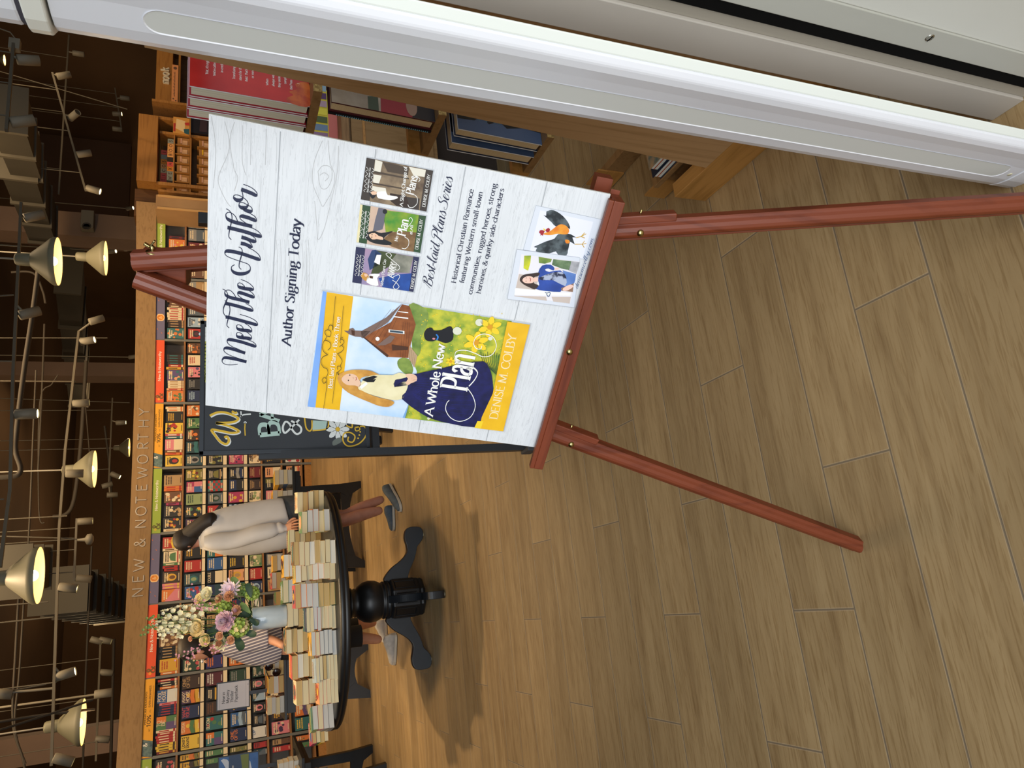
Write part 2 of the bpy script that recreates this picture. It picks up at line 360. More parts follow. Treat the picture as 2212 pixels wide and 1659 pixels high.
# joined script hand: pen-order strokes, heavy on the way down
GS = {'a': '4.6|4.0,4.2 2.6,5 1.0,3.6 .6,1.4 1.6,0 2.9,1.2 4.0,4.6 3.7,1.6 4.4,.1 5.4,1.6', 'b': '4.4|0,1.4 1.6,5.4 2.2,8.2 1.5,8.4 1.1,6 1.0,1.6 2.0,0 3.4,1.0 3.6,3.0 2.8,3.4 4.8,3.2', 'c': '3.8|3.6,4.0 2.8,5 1.4,4.2 .7,2 1.4,.2 2.6,.2 4.4,1.8', 'd': '4.8|3.9,4.2 2.5,5 1.0,3.6 .6,1.4 1.6,0 2.9,1.4 4.6,8.2 4.0,4.4 3.8,1.2 4.5,.1 5.6,1.6', 'e': '3.4|0,1.6 1.6,2.6 2.8,4.0 2.2,5 1.2,4.2 .7,2 1.3,.2 2.4,.2 4.0,1.8',
      'i': '2.2|0,1.6 1.1,4.8 .9,1.4 1.5,.1 2.8,1.6|1.5,7 1.55,6.3', 'l': '2.6|0,1.4 2.0,5.6 2.6,8.4 1.8,8.4 1.2,5.6 1.0,1.4 1.7,.1 3.2,1.8', 'm': '7.2|.2,1.6 .9,4.8 .8,.1|.8,.3 1.8,4.0 3.0,5 3.3,4.0 3.2,.1|3.2,.3 4.2,4.0 5.4,5 5.8,4.0 5.7,1.2 6.4,.1 7.8,1.6', 'n': '4.8|.2,1.6 .9,4.8 .8,.1|.8,.3 1.8,4.0 3.0,5 3.4,4.0 3.3,1.2 4.0,.1 5.4,1.6', 'o': '4.0|2.6,5 1.2,4.4 .6,2.2 1.4,0 2.8,.6 3.4,2.8 2.8,4.8 2.2,4.2 3.0,3.4 4.8,3.6', 'r': '3.4|0,1.6 1.2,5.2 1.4,4.6 2.9,4.5 2.5,1.4 3.0,.1 4.2,1.6', 's': '3.2|0,1.6 1.8,5.2 1.9,4.4 2.8,2.2 2.4,.4 1.2,0 .6,.9|2.2,.2 3.6,1.6', 't': '2.8|0,1.6 1.6,5.2 2.0,7.6 1.2,1.6 1.8,.1 3.2,1.6|.2,5.2 3.0,5.6', 'y': '4.8|.3,1.8 1.0,4.8 .9,1.6 1.8,.2 3.2,1.8 4.2,5 3.6,.6 2.6,-2.6 1.2,-2.4 1.6,-1 4.4,1.0 5.4,1.8',
      'B': '6.4|-.8,.8 .4,4.4 2.8,8.0 2.0,4 1.2,.2|2.6,6 1.0,7.2 2.6,8.6 5.2,8.4 5.4,6.2 3.0,4.4 5.4,4.0 5.6,1.4 3.6,-.2 1.4,.6', 'P': '6.0|3.0,6.8 2.2,3.4 .6,-1.8 -1.0,-1.4 -.8,-.2|2.4,6 .2,5.8 1.2,8.0 4.4,8.6 6.2,6.8 5.0,4.2 2.6,3.8', 'S': '5.4|4.2,6.0 5.4,7.4 4.2,8.6 2.4,7.6 2.2,5.8 4.2,3.8 4.2,1.4 2.4,0 -.4,.6 -1.0,2.2 .4,2.6', '-': '2.6|.4,2.4 2.4,2.8', '.': '1.6|.8,.6 .85,0', ' ': '2.4|', 'F': '4|3,8 2,.2', '&': '5|4.6,3 3.6,.6 1.4,.2 1.2,2.4 3.6,5.6 3.2,7.2 2,6.6 2.4,4 4.8,.2'}
_old_text = Print.text
def _text(s, txt, x, y, h, m, align='l', style='serif', rot=0., thin=None, thick=None, space=.0, width=None, shear=0.):
    if style != 'script': return _old_text(s, txt, x, y, h, m, align, style, rot, thin, thick, space, width, shear)
    u = h/8.; tw = sum(float(GS.get(c, GS[' ']).split('|')[0]) for c in txt)*u; fx = 1.
    if width: fx = width/tw; tw = width
    ox = {'l': 0, 'c': -tw/2, 'r': -tw}[align]; c_, q_ = math.cos(rot), math.sin(rot); pos = 0.; thin = thin or .26; thick = thick or 1.15
    for ch in txt:
        g = GS.get(ch, GS[' ']).split('|')
        for st in g[1:]:
            if not st: continue
            pts = [tuple(float(v) for v in a.split(',')) for a in st.split()]
            pts = [((ox+(pos+a+b_*.28)*u*fx), b_*u) for a, b_ in pts]; pts = [(p.x, p.y) for p in cat_rom(pts, 5)] if len(pts) > 2 else pts
            le, ri = stroke_poly(pts, thin*u, thick*u, lambda dx, dy: max(0., -dy)**1.5 if ch != '-' else .4)
            a = [s.F(x+X*c_-Y*q_, y+X*q_+Y*c_, s.k*s.step) for X, Y in le]; b = [s.F(x+X*c_-Y*q_, y+X*q_+Y*c_, s.k*s.step) for X, Y in ri]; n = len(a)
            s.b.raw(a+b, [(i, i+1, n+i+1, n+i) for i in range(n-1)], m)
        pos += float(g[0])
    return tw
Print.text = _text
# ------------------------------------------------------------------ the room shell
def floor_mat():
    m = mat('plank_tile', '#9a7b52', .42); w, o, Ln = .20265, .96657, 1.005
    tc = N(m, 'ShaderNodeTexCoord'); sp = N(m, 'ShaderNodeSeparateXYZ'); L(m, tc.outputs['Object'], sp.inputs[0])
    ry = math_n(m, 'DIVIDE', math_n(m, 'SUBTRACT', sp.outputs[1], o), w)
    row = math_n(m, 'FLOOR', ry); fv = math_n(m, 'FRACT', ry)
    u = math_n(m, 'DIVIDE', math_n(m, 'ADD', math_n(m, 'SUBTRACT', sp.outputs[0], .555), math_n(m, 'MULTIPLY', row, .335)), Ln)
    pid = math_n(m, 'FLOOR', u); fu = math_n(m, 'FRACT', u)
    ev = math_n(m, 'MULTIPLY', math_n(m, 'MINIMUM', fv, math_n(m, 'SUBTRACT', 1., fv)), w)
    eu = math_n(m, 'MULTIPLY', math_n(m, 'MINIMUM', fu, math_n(m, 'SUBTRACT', 1., fu)), Ln)
    edge = math_n(m, 'MINIMUM', ev, eu)
    cv = N(m, 'ShaderNodeCombineXYZ'); L(m, row, cv.inputs[0]); L(m, pid, cv.inputs[1])
    wn = N(m, 'ShaderNodeTexWhiteNoise', noise_dimensions='3D'); L(m, cv.outputs[0], wn.inputs[0])
    mp = N(m, 'ShaderNodeMapping'); mp.inputs['Scale'].default_value = (1.1, 11., 1.)
    off = N(m, 'ShaderNodeVectorMath', operation='MULTIPLY_ADD'); L(m, wn.outputs['Color'], off.inputs[0])
    off.inputs[1].default_value = (37., 53., 41.); L(m, tc.outputs['Object'], off.inputs[2]); L(m, off.outputs[0], mp.inputs[0])
    n1 = N(m, 'ShaderNodeTexNoise'); n1.inputs['Scale'].default_value = 1.6; n1.inputs['Detail'].default_value = 7.; n1.inputs['Distortion'].default_value = .9
    L(m, mp.outputs[0], n1.inputs['Vector'])
    mp2 = N(m, 'ShaderNodeMapping'); mp2.inputs['Scale'].default_value = (5., 70., 1.); L(m, off.outputs[0], mp2.inputs[0])
    n2 = N(m, 'ShaderNodeTexNoise'); n2.inputs['Scale'].default_value = 2.2; n2.inputs['Detail'].default_value = 5.; n2.inputs['Distortion'].default_value = .8
    L(m, mp2.outputs[0], n2.inputs['Vector'])
    base = ramp(m, n1.outputs[0], [(.28, '#8f7550'), (.5, '#a1875f'), (.72, '#ac9269')])
    fine = ramp(m, n2.outputs[0], [(.34, '#c4b59d'), (.52, '#ffffff'), (.7, '#ffffff')])
    c = mixc(m, .5, base, fine, 'MULTIPLY')
    tone = N(m, 'ShaderNodeMapRange'); tone.inputs[3].default_value = .86; tone.inputs[4].default_value = 1.1
    L(m, wn.outputs['Value'], tone.inputs[0])
    cc = N(m, 'ShaderNodeVectorMath', operation='SCALE'); L(m, c, cc.inputs[0]); L(m, tone.outputs[0], cc.inputs[3])
    g = math_n(m, 'LESS_THAN', edge, .0020); g2 = math_n(m, 'LESS_THAN', edge, .0042)
    rim = math_n(m, 'MULTIPLY', g2, math_n(m, 'SUBTRACT', 1., g))
    c2 = mixc(m, math_n(m, 'MULTIPLY', rim, .35), cc.outputs[0], '#b9a587'); c3 = mixc(m, math_n(m, 'MULTIPLY', g, .85), c2, '#6f6455')
    L(m, c3, bsdf(m).inputs['Base Color'])
    rr = math_n(m, 'MULTIPLY_ADD', n2.outputs[0], .25, .33); L(m, rr, bsdf(m).inputs['Roughness'])
    h = math_n(m, 'ADD', math_n(m, 'MULTIPLY', n2.outputs[0], .25), math_n(m, 'MINIMUM', math_n(m, 'MULTIPLY', edge, 250.), 1.))
    bump(m, h, .25, .002)
    return m
b = MB(); b.box((-8, -2.6, -.08), (12, 30, 0), floor_mat()); structure(b, 'floor')
DKC = noisy('ceiling_brown', '#5e462d', '#513b25', .4, .9)
DKW = noisy('wall_brown', '#60462c', '#533b24', .5, .9)
b = MB(); b.box((-8, .45, 5.9), (12, 30, 6.0), DKC); structure(b, 'ceiling')
b = MB(); b.box((-8.1, .45, 0), (-8, 30, 5.9), DKW); structure(b, 'wall_left')
b = MB(); b.box((12, .45, 0), (12.1, 30, 5.9), DKW); structure(b, 'wall_right')
b = MB(); b.box((-8, 30, 0), (12, 30.1, 5.9), DKW); structure(b, 'wall_back')
b = MB(); b.box((-8, .45, 3.1), (12, .6, 5.9), mat('front_wall', '#8a8378', .8)); structure(b, 'wall_front')
b = MB(); b.box((-8, .45, 0), (-4.6, .6, 3.1), mat('front_wall')); structure(b, 'wall_front_pier')
# dropped wall panel deep in the shop, above the reading area
b = MB(); b.box((9.0, 18.0, 3.25), (11.9, 18.2, 5.3), noisy('wall_panel', '#59402f', '#4d3627', .6, .9)); structure(b, 'wall_panel')
# ------------------------------------------------------------------ shop-front door jamb
TAUPE = noisy('taupe_metal', '#b3aba0', '#aca499', 3., .38)
TAUPE2 = noisy('taupe_metal_dark', '#9c9486', '#968e80', 3., .45)
PLATE = noisy('grey_plate', '#b3b0a6', '#acaa9f', 2., .35)
b = MB()
b.box((.78, .695, 0), (.90, .758, 3.1), TAUPE)
b.box((.786, .672, 0), (.90, .695, 3.1), TAUPE2)
b.box((.782, .650, 0), (.90, .672, 3.1), mat('gasket', '#0b0a09', .95, spec=.1))
b.box((.78, .606, 0), (.90, .650, 3.1), PLATE)
b.box((.783, .16, 0), (.90, .606, 3.1), noisy('pale_panel', '#cfcdc3', '#c8c6bc', 1.5, .4))
b.box((.90, .16, 0), (1.0, .758, 3.1), TAUPE)
jamb = structure(b, 'door_1', bevel=.0015)
for z in (.34, .80, 1.26, 1.72):
    s_ = MB(); s_.lathe([(0, .0022), (.004, .0020), (.0068, .0008), (.0072, 0)], (.78, .622, z), mat('steel', '#a9a79c', .25, 1.), n=16, axis=(-1, 0, 0))
    s_.box((.7772, .6165, z-.0006), (.7779, .6275, z+.0006), mat('gasket'))
    s_.build('screw', jamb)
# ------------------------------------------------------------------ white security gate
def az_pt(az, X): return (X, X/math.tan(math.radians(az)))
GW = noisy('gate_white', '#e4e4e7', '#dedee2', 2., .28)
gate = empty('security_gate', (.66, .70, 0), 'tall white anti-theft gate pedestal with long rounded strip beside the door jamb', 'gate')
out2 = [az_pt(39.74, .640), az_pt(39.95, .634), az_pt(40.5, .6305), az_pt(41.9, .629), az_pt(42.7, .6255), az_pt(43.3, .6215), az_pt(43.9, .6225), az_pt(44.69, .630)]
back2 = [(.668, .656), (.72, .712), (.72, .78), (.70, .797), (.665, .792)]
def shell(mb, o2, z0, z1, m, grow=0.):
    c = V((.675, .71)); P = []
    for p in o2:
        d = V(p)-c; P.append(V(p)+d.normalized()*grow)
    vs = [(p.x, p.y, z) for z in (z0, z1) for p in P]; n = len(P)
    mb.raw(vs, [(i, (i+1) % n, n+(i+1) % n, n+i) for i in range(n)]+[tuple(range(n-1, -1, -1)), tuple(range(n, 2*n))], m)
b = MB(); shell(b, out2+back2, .052, 1.556, GW); b.build('body', gate, bevel=.003)
b = MB(); shell(b, out2+back2, 0., .050, GW, .0006); b.build('base_cover', gate, bevel=.001)
b = MB(); shell(b, out2+back2, 1.585, 1.80, GW); b.build('top_cap', gate, bevel=.003)
b = MB(); shell(b, out2+back2, 1.558, 1.580, mat('gate_cream', '#e3e2d6', .35), .006); b.build('collar', gate, 'cream collar ring', bevel=.002)
b = MB(); shell(b, out2+back2, 1.5795, 1.5855, mat('seam_dark', '#3d3a42', .8), -.001); b.build('seam_ring', gate, 'dark seam ring')
b = MB(); shell(b, [(.631, .6375), (.6405, .6262), (.662, .6485), (.652, .660)], 0, 1.8, mat('gate_edge', '#dfe2da', .25)); b.build('edge_strip', gate, 'pale green clear edge strip', bevel=.002)
# long inset strip with round ends, in the plane of the gate's face
pa, pb = V((*az_pt(40.62, .6302), 0)), V((*az_pt(41.93, .6290), 0)); ce = (pa+pb)/2; hw = (pa-pb).length/2; ax = (pa-pb).normalized()
nn = V((-ax.y, ax.x, 0)); nn = nn if nn.x < 0 else -nn
def strip_ring(h, off, z0, z1):
    pts = []
    for i in range(13):
        a = PI*i/12; pts.append(ce+ax*(h*math.cos(a))+V((0, 0, z1-h*1.0+h*1.0*math.sin(a)))+nn*off)
    for i in range(13):
        a = PI+PI*i/12; pts.append(ce+ax*(h*math.cos(a))+V((0, 0, z0+h*1.0+h*1.0*math.sin(a)))+nn*off)
    return pts
b = MB(); ro, ri = strip_ring(hw+.0008, .0012, .086, 1.468), strip_ring(hw-.0006, .0004, .0875, 1.4665)
n = len(ro); b.raw(ro+ri, [(i, (i+1) % n, n+(i+1) % n, n+i) for i in range(n)], mat('gate_rim_highlight', '#eeeef2', .2)); b.face(ri, mat('strip_grey', '#cfcfc8', .5))  # paler rim colour paints a thin highlight round the strip
b.build('indicator_strip', gate, 'long grey-cream inset strip with rounded ends')
b = MB(); b.lathe([(0, .0008), (.004, .0008), (.0045, 0)], V((*az_pt(41.1, .6300), .068)), mat('dot_cream', '#d9d3b4', .4), n=14, axis=nn); b.build('plug', gate, 'small cream plug')
# ------------------------------------------------------------------ wooden book rack in front of the gate's far side
OAK = wood('oak_panel', '#b28a5e', '#9e774c', 2, 16., .42, 22.)
OAKW = wood('oak_warm', '#b07c3e', '#996a30', 1, 14., .42, 12.)
OAKX = wood('oak_ledge', '#8f6a40', '#7a5730', 0, 14., .45, 12.)
CHIP = noisy('chipboard', '#b99a5c', '#8a6c38', 160., .9, .4, .6)
rack = empty('book_rack', (1.5, 1.25, 0), 'slant-sided oak book rack with narrow ledges standing behind the white gate', 'book rack')
b = MB()
def rack_side(b, x0, x1):
    pr = [(.93, .113), (1.434, .113), (1.318, 1.52), (1.06, 1.52)]
    vs = [(x, y, z) for x in (x0, x1) for y, z in pr]
    b.raw(vs, [(0, 1, 2, 3), (7, 6, 5, 4), (0, 4, 5, 1), (1, 5, 6, 2), (2, 6, 7, 3), (3, 7, 4, 0)], OAK)
rack_side(b, 1.09, 1.112); b.build('side_panel', rack, bevel=.001)
b = MB(); rack_side(b, 1.86, 1.882); b.build('side_panel', rack, bevel=.001)
for x in (1.09, 1.83):
    b = MB(); b.box((x, .78, 0), (x+.045, 1.592, .112), OAKW); b.build('foot', rack, 'orange-brown foot board', bevel=.0015)
b = MB(); b.box((1.135, 1.30, .085), (1.83, 1.345, .112), OAKX); b.build('stretcher', rack)
def ledge(z, y0, x1=1.85):
    b = MB(); b.box((1.12, y0, z-.02), (x1, y0+.165, z), OAKX); b.box((1.1205, y0-.001, z-.0195), (x1-.001, y0+.001, z-.0005), CHIP)
    o = b.build('ledge', rack)
    b = MB(); b.box((1.12, y0+.165, z-.02), (x1, y0+.183, z+.03), OAKW); b.build('lip', o)
    return o
LEDG = [(1.190, 1.405), (.896, 1.420), (.598, 1.443)]
for z, y0 in LEDG: ledge(z, y0)
for z0, z1, y in ((1.40, 1.46, 1.322), (1.1, 1.155, 1.35), (.80, .856, 1.374), (.51, .568, 1.398)):
    b = MB(); b.box((1.112, y-.02, z0), (1.86, y, z1), OAKX); b.build('crossbar', rack)
PAGE = mat('page_cream', '#cfc3a6', .9)
def page_mat(name, c, c2):
    if name in _M: return _M[name]
    m = mat(name, c, .9); tc = N(m, 'ShaderNodeTexCoord'); wv = N(m, 'ShaderNodeTexNoise'); mp = N(m, 'ShaderNodeMapping')
    mp.inputs['Scale'].default_value = (1., 1., 260.); L(m, tc.outputs['Object'], mp.inputs[0]); L(m, mp.outputs[0], wv.inputs['Vector']); wv.inputs['Scale'].default_value = 3.
    L(m, ramp(m, wv.outputs[0], [(.35, c2), (.6, c)]), bsdf(m).inputs['Base Color']); return m
PG = [page_mat('pages_cream', '#d9cda8', '#c8bb95'), page_mat('pages_grey', '#c9c9c4', '#b7b7b2'), page_mat('pages_tan', '#c7ab74', '#b59a66'), page_mat('pages_white', '#dfdccf', '#cdcabd')]
def hardcover(name, label, grp, x, y, z, w, h, t, lean, board, edge, pages, art=None, bt=.0035, ov=.004):
    """book standing on a ledge, spine to +X, back board towards -Y, leaning by `lean` radians"""
    o = empty(name, (x, y, z), label, 'book', grp, rot=(lean, 0, 0))
    b = MB()
    for y0 in (0, t-bt):
        b.box((0, y0, 0), (w, y0+bt, h), board); b.box((-.0003, y0+.0004, .0004), (0, y0+bt-.0004, h-.0004), edge); b.box((.0004, y0+.0004, h), (w-.0004, y0+bt-.0004, h+.0003), edge)
    b.box((w-bt, 0, 0), (w, t, h), board)
    b.build('cover', None, loc=(0, 0, 0)).parent = o
    b = MB(); b.box((ov, bt, ov*.8), (w-bt, t-bt, h-ov), pages); q = b.build('page_block', None, loc=(0, 0, 0)); q.parent = o
    if art: art(o, w, h)
    return o
RED = noisy('jacket_red', '#d23228', '#ab211c', 7., .3); CRIM = mat('board_crimson', '#8e1426', .45); BWHITE = mat('board_white', '#e6e6e6', .5)
PGY = page_mat('pages_dusty', '#d8cfb6', '#c8bfa6')
PGY.node_tree.nodes['Mapping'].inputs['Scale'].default_value = (1, 260, 1)
INK_W = mat('ink_white', '#f2f0ea', .6)
def red_art(o, w, h):
    p = Print(lambda s, t, k=0.: V((w-s, -k, t)) if False else V((s, -k, t)))
    p.poly([(0, 0), (w, 0), (w, h), (0, h)], RED); p.up()
    fl = noisy('jacket_flame', '#d2691e', '#a52a1a', 30., .3)
    p.poly([(.0, .0), (.06, .0), (.055, .03), (.04, .028), (.03, .045), (.022, .036), (.012, .05), (0, .046)], fl, 4); p.up()
    rows = [('"Kat, it\'s a gift', .215), ("We're calling it", .20), ('in-credible', .185), ('Transfusing', .16), ('stand for the', .147), ('field. That\'s it', .134), ('or mine', .121), ('When', .09), ('always wished', .077), ('they existed', .064), ('complete', .051), ('the Press', .038)]
    for i, (s_, t) in enumerate(rows): p.text(s_, .036+(.012 if i in (2, 6, 10) else 0), t, .0052, INK_W, style='serif', thin=.7, thick=1.2)
    p.text('- J', .05, .022, .005, INK_W)
    q = p.b.build('back_cover_art', None, loc=(0, 0, 0)); q.parent = o
gr = 'hardbacks leaning on the rack ledges'
for i, (lb, dy) in enumerate((('red hardback with white blurb on its back, nearest of three on the top ledge', 0.), ('crimson and white hardback in the middle of the top ledge row', .0365), ('crimson and white hardback deepest in the top ledge row', .073))):
    hardcover('hardback_book', lb, gr, 1.118-.0015*i, 1.457+dy, 1.1915, .156, .252+.003*i, .0355, .04, CRIM, BWHITE, PGY, red_art if i == 0 else None)
DK = mat('board_maroon', '#4a0f1c', .45); GL2 = mat('jacket_dark', '#221c1f', .35)
def photo_art(o, w, h):
    p = Print(lambda s, t, k=0.: V((s, -k, t)))
    p.poly([(0, 0), (w, 0), (w, h), (0, h)], noisy('photo_cream', '#b9ab98', '#8b7d6c', 9., .4)); p.up()
    p.poly([(0, .055), (.05, .05), (w, .06), (w, .13), (0, .135)], mat('photo_red', '#8f2a30', .5), 0); p.up()
    p.poly([(0, 0), (w, 0), (w, .058), (.03, .05), (0, .058)], GL2); p.poly([(0, .14), (.04, .14), (.035, .165), (0, .165)], mat('photo_green', '#3f4a38', .5)); p.up()
    p.ell(.03, .058, .026, .014, mat('photo_skin', '#9a7a66', .6)); p.b.build('back_cover_art', None, loc=(0, 0, 0)).parent = o
def dots_art(o, w, h):
    p = Print(lambda s, t, k=0.: V((-k, .036-.0035*s/.0035+.0 if False else s, t)))
    for i in range(46): p.poly([(.0365, .01+i*.0047), (.0395, .01+i*.0047), (.0395, .0127+i*.0047), (.0365, .0127+i*.0047)], mat('dots_blue', '#6fb3c8', .5))
    p.b.build('dotted_edge', None, loc=(0, 0, 0)).parent = o
hardcover('hardback_book', 'maroon hardback with photo back cover on the second ledge of the rack', gr, 1.118, 1.447, .8972, .160, .250, .033, .07, DK, DK, page_mat('pages_tan2', '#dcbf90', '#ccae80'), photo_art)
o = hardcover('hardback_book', 'thin dark hardback with blue dotted edge behind the maroon hardback', gr, 1.115, 1.4815, .8972, .165, .252, .006, .07, GL2, GL2, PAGE, None, bt=.0015)
p = Print(lambda s, t, k=0.: V((-.0004-k, s, t)))
for i in range(44): p.poly([(.0012, .008+i*.0052), (.0052, .008+i*.0052), (.0052, .0108+i*.0052), (.0012, .0108+i*.0052)], mat('dots_blue', '#6fb3c8', .5))
p.b.build('dotted_edge', None, loc=(0, 0, 0)).parent = o
NAVY = mat('board_navy', '#17233a', .4); SLATE = noisy('jacket_slate', '#4c5d7a', '#435370', 8., .35)
def navy_art(o, w, h):
    p = Print(lambda s, t, k=0.: V((s, -k, t)))
    p.poly([(0, 0), (w, 0), (w, h), (0, h)], SLATE); p.up()
    p.poly([(.035, 0), (w, 0), (w, h), (.03, h), (.033, .19), (.05, .17), (.03, .15), (.045, .12), (.028, .1), (.04, .05)], mat('jacket_black', '#0c0f14', .35)); p.up()
    for t in (.175, .155, .13, .118): p.poly([(.034, t), (.055, t-.004), (.06, t+.006), (.04, t+.009)], mat('jacket_teal', '#4f6a78', .5))
    p.b.build('back_cover_art', None, loc=(0, 0, 0)).parent = o
hardcover('hardback_book', 'navy hardback with slate back cover, nearer of two on the third ledge', gr, 1.118, 1.474, .5990, .158, .236, .032, .07, NAVY, BWHITE, page_mat('pages_tan2', '#dcbf90', '#ccae80'), navy_art)
hardcover('hardback_book', 'navy hardback with slate back cover, farther of two on the third ledge', gr, 1.116, 1.5275, .5990, .158, .236, .036, .07, NAVY, BWHITE, page_mat('pages_tan2', '#dcbf90', '#ccae80'), navy_art)
# ------------------------------------------------------------------ low oak step with a flat stack of books beyond the rack foot
st = empty('display_step', (1.5, 1.75, 0), 'low oak step on two rails, standing on the floor beyond the rack foot', 'display step')
for x, y0, y1, h in ((1.215, 1.30, 1.782, .045), (1.435, 1.50, 2.08, .075)):
    b = MB(); b.box((x, y0, 0), (x+.03, y1, h), OAKX); r_ = b.build('rail', st, bevel=.001)
    b = MB(); b.box((x-.006, y1-.10, .004), (x, y1-.002, h+.035), OAKW); b.build('lit_end', r_, 'orange-brown block painting the lit end face')  # warmer oak puts the light on each rail end into colour
b = MB(); b.box((1.19, 1.25, .082), (1.80, 1.70, .10), OAKX); b.build('tread', st, bevel=.001)
b = MB(); b.box((1.40, 1.30, .0), (1.43, 1.66, .082), OAKX); b.build('riser', st)
cov = noisy('jacket_leafy', '#4b635f', '#b98f63', 26., .4)
for i, lb in enumerate(('dark blue hardback at the bottom of the flat stack on the low step', 'leafy teal hardback on top of the flat stack on the low step')):
    o = empty('hardback_book', (1.194+.004*i, 1.655-.03*i, .1004+.0305*i), lb, 'book', 'books lying on the low step', rot=(0, 0, .03))
    b = MB(); b.box((0, -.22, 0), (.15, 0, .0025), NAVY); b.box((0, -.22, .0275), (.15, 0, .030), cov if i else NAVY); b.box((.148, -.22, 0), (.15, 0, .030), NAVY); b.build('cover', None, loc=(0, 0, 0)).parent = o
    b = MB(); b.box((.003, -.216, .0025), (.148, -.004, .0275), PG[3]); b.build('page_block', None, loc=(0, 0, 0)).parent = o
    b = MB(); b.box((.0022, -.216, .013), (.003, -.004, .0165), mat('stripe_orange', '#b5562a', .6)); b.build('ribbon', None, loc=(0, 0, 0), label='orange stripe').parent = o
# ------------------------------------------------------------------ oak cabinet seen between the ledges
cb = empty('oak_cabinet', (2.7, 3.25, 0), 'low oak cabinet with panelled doors seen through the gap in the book rack', 'cabinet')
OAKC = wood('oak_cabinet', '#8c6a3e', '#775629', 2, 12., .5, 10.); 
b = MB(); b.box((1.90, 3.0, .36), (3.9, 3.5, .80), OAKC); b.build('carcass', cb)
b = MB(); b.box((1.94, 3.10, 0), (3.86, 3.45, .36), mat('base_shade', '#2a1d12', .8)); b.build('shade_block', cb, 'dark block for the shade under the open base')  # dark block stands in for shade in the open base
b = MB(); b.box((1.87, 2.96, .80), (3.93, 3.54, .835), OAKX); b.build('top', cb)
for i in range(4):
    x = 1.93+.49*i; b = MB(); b.box((x, 2.982, .385), (x+.46, 3.0, .785), OAKC); d = b.build('door', cb, bevel=.002)
    b = MB()
    for q in ((x+.05, .44, x+.41, .452), (x+.05, .72, x+.41, .732), (x+.05, .44, x+.06, .732), (x+.40, .44, x+.41, .732)): b.box((q[0], 2.976, q[1]), (q[2], 2.982, q[3]), OAKW)
    b.build('moulding', d)
# ------------------------------------------------------------------ the poster board and its mahogany easel
PBL = V((.2707, 1.273, .8134)); PEX = V((.6365, -.7713, -.0052)).normalized(); PEY = V((.1784, .1515, .9722)); PEY = (PEY-PEX*PEY.dot(PEX)).normalized()
PNA = PEY.cross(PEX)*1.0; PNA = PNA if PNA.y > 0 else -PNA
PROT = Matrix((PEX, PNA, PEY)).transposed().to_euler()
def PP(s, t, k=0.): return PBL+PEX*s+PEY*t-PNA*k
def P3(s, t, d): return PBL+PEX*s+PEY*t+PNA*d
def pst(x, y):
    p = atp(x, y, PBL, PNA)-PBL; return (p.dot(PEX), p.dot(PEY))
def zmap(ox, oy, sc): return lambda pts: [pst(ox+x/sc, oy+y/sc) for x, y in pts]
PW, PH = .508, .609
WWOOD = mat('whitewash', '#dcdfe2', .5)
def _ww():
    m = WWOOD; tc = N(m, 'ShaderNodeTexCoord'); mp = N(m, 'ShaderNodeMapping'); mp.inputs['Scale'].default_value = (1.6, 1, 26.)
    L(m, tc.outputs['Object'], mp.inputs[0]); n = N(m, 'ShaderNodeTexNoise'); n.inputs['Scale'].default_value = 5.; n.inputs['Detail'].default_value = 5.; n.inputs['Distortion'].default_value = 1.4
    L(m, mp.outputs[0], n.inputs['Vector'])
    mp2 = N(m, 'ShaderNodeMapping'); mp2.inputs['Scale'].default_value = (3., 1, 9.); L(m, tc.outputs['Object'], mp2.inputs[0])
    n2 = N(m, 'ShaderNodeTexNoise'); n2.inputs['Scale'].default_value = 3.; n2.inputs['Detail'].default_value = 3.; L(m, mp2.outputs[0], n2.inputs['Vector'])
    a = ramp(m, n.outputs[0], [(.455, '#e6e7e8'), (.485, '#d2d3d4'), (.50, '#e4e5e6'), (.56, '#e6e7e8'), (.575, '#dadbdc'), (.59, '#e8e9ea')])
    b_ = ramp(m, n2.outputs[0], [(.3, '#e2e3e4'), (.6, '#eeeff0')])
    L(m, mixc(m, .55, a, b_, 'MULTIPLY'), bsdf(m).inputs['Base Color'])
_ww()
WWOOD.node_tree.nodes['Principled BSDF'].inputs['Roughness'].default_value = .45
poster = empty('poster_board', PBL, 'white-wood author signing poster board standing on the mahogany easel', 'poster', rot=PROT)
b = MB(); b.box((0, 0, 0), (PW, .005, PH), mat('foam_core', '#e8e8e0', .7), T=lambda p: P3(p.x, p.z, p.y)); b.build('board', poster)
pr = Print(PP); pr.k = .5
pr.poly([(.0006, .0006), (PW-.0006, .0006), (PW-.0006, PH-.0006), (.0006, PH-.0006)], WWOOD); pr.b.build('printed_wood_background', poster)
GREYL = mat('ink_grey_line', '#a9abae', .6); GREYD = mat('ink_grain', '#b9b8b8', .6)
pr = Print(PP)
for a, c in (((606, 284), (575, 893)), ((812, 322), (748, 918)), ((1006, 360), (904, 932)), ((1182, 393), (1050, 953))):
    pr.line([pst(*a), pst(*c)], .0016, GREYL)
gz = zmap(440, 240, 3.6065)
for q in ([(60, 40), (95, 300), (75, 600)], [(165, 80), (200, 230), (190, 330), (130, 470), (115, 560), (170, 690), (210, 745)], [(240, 85), (205, 230), (235, 440), (265, 520), (240, 620)], [(305, 110), (300, 380), (330, 500)], [(370, 130), (365, 420)], [(490, 140), (480, 420)],
          [(925, 230), (860, 400), (850, 560), (905, 700), (925, 745)], [(970, 230), (985, 400), (1020, 500), (1000, 620), (930, 745)], [(890, 470), (930, 425), (990, 440), (1000, 520), (960, 600), (910, 590), (890, 470)], [(1050, 270), (1040, 480), (970, 800), (930, 940), (890, 1000), (880, 880), (865, 700)], [(905, 500), (940, 480), (975, 510), (945, 545)]):
    pr.line(gz(q), .0009, GREYD, thick=.0011)
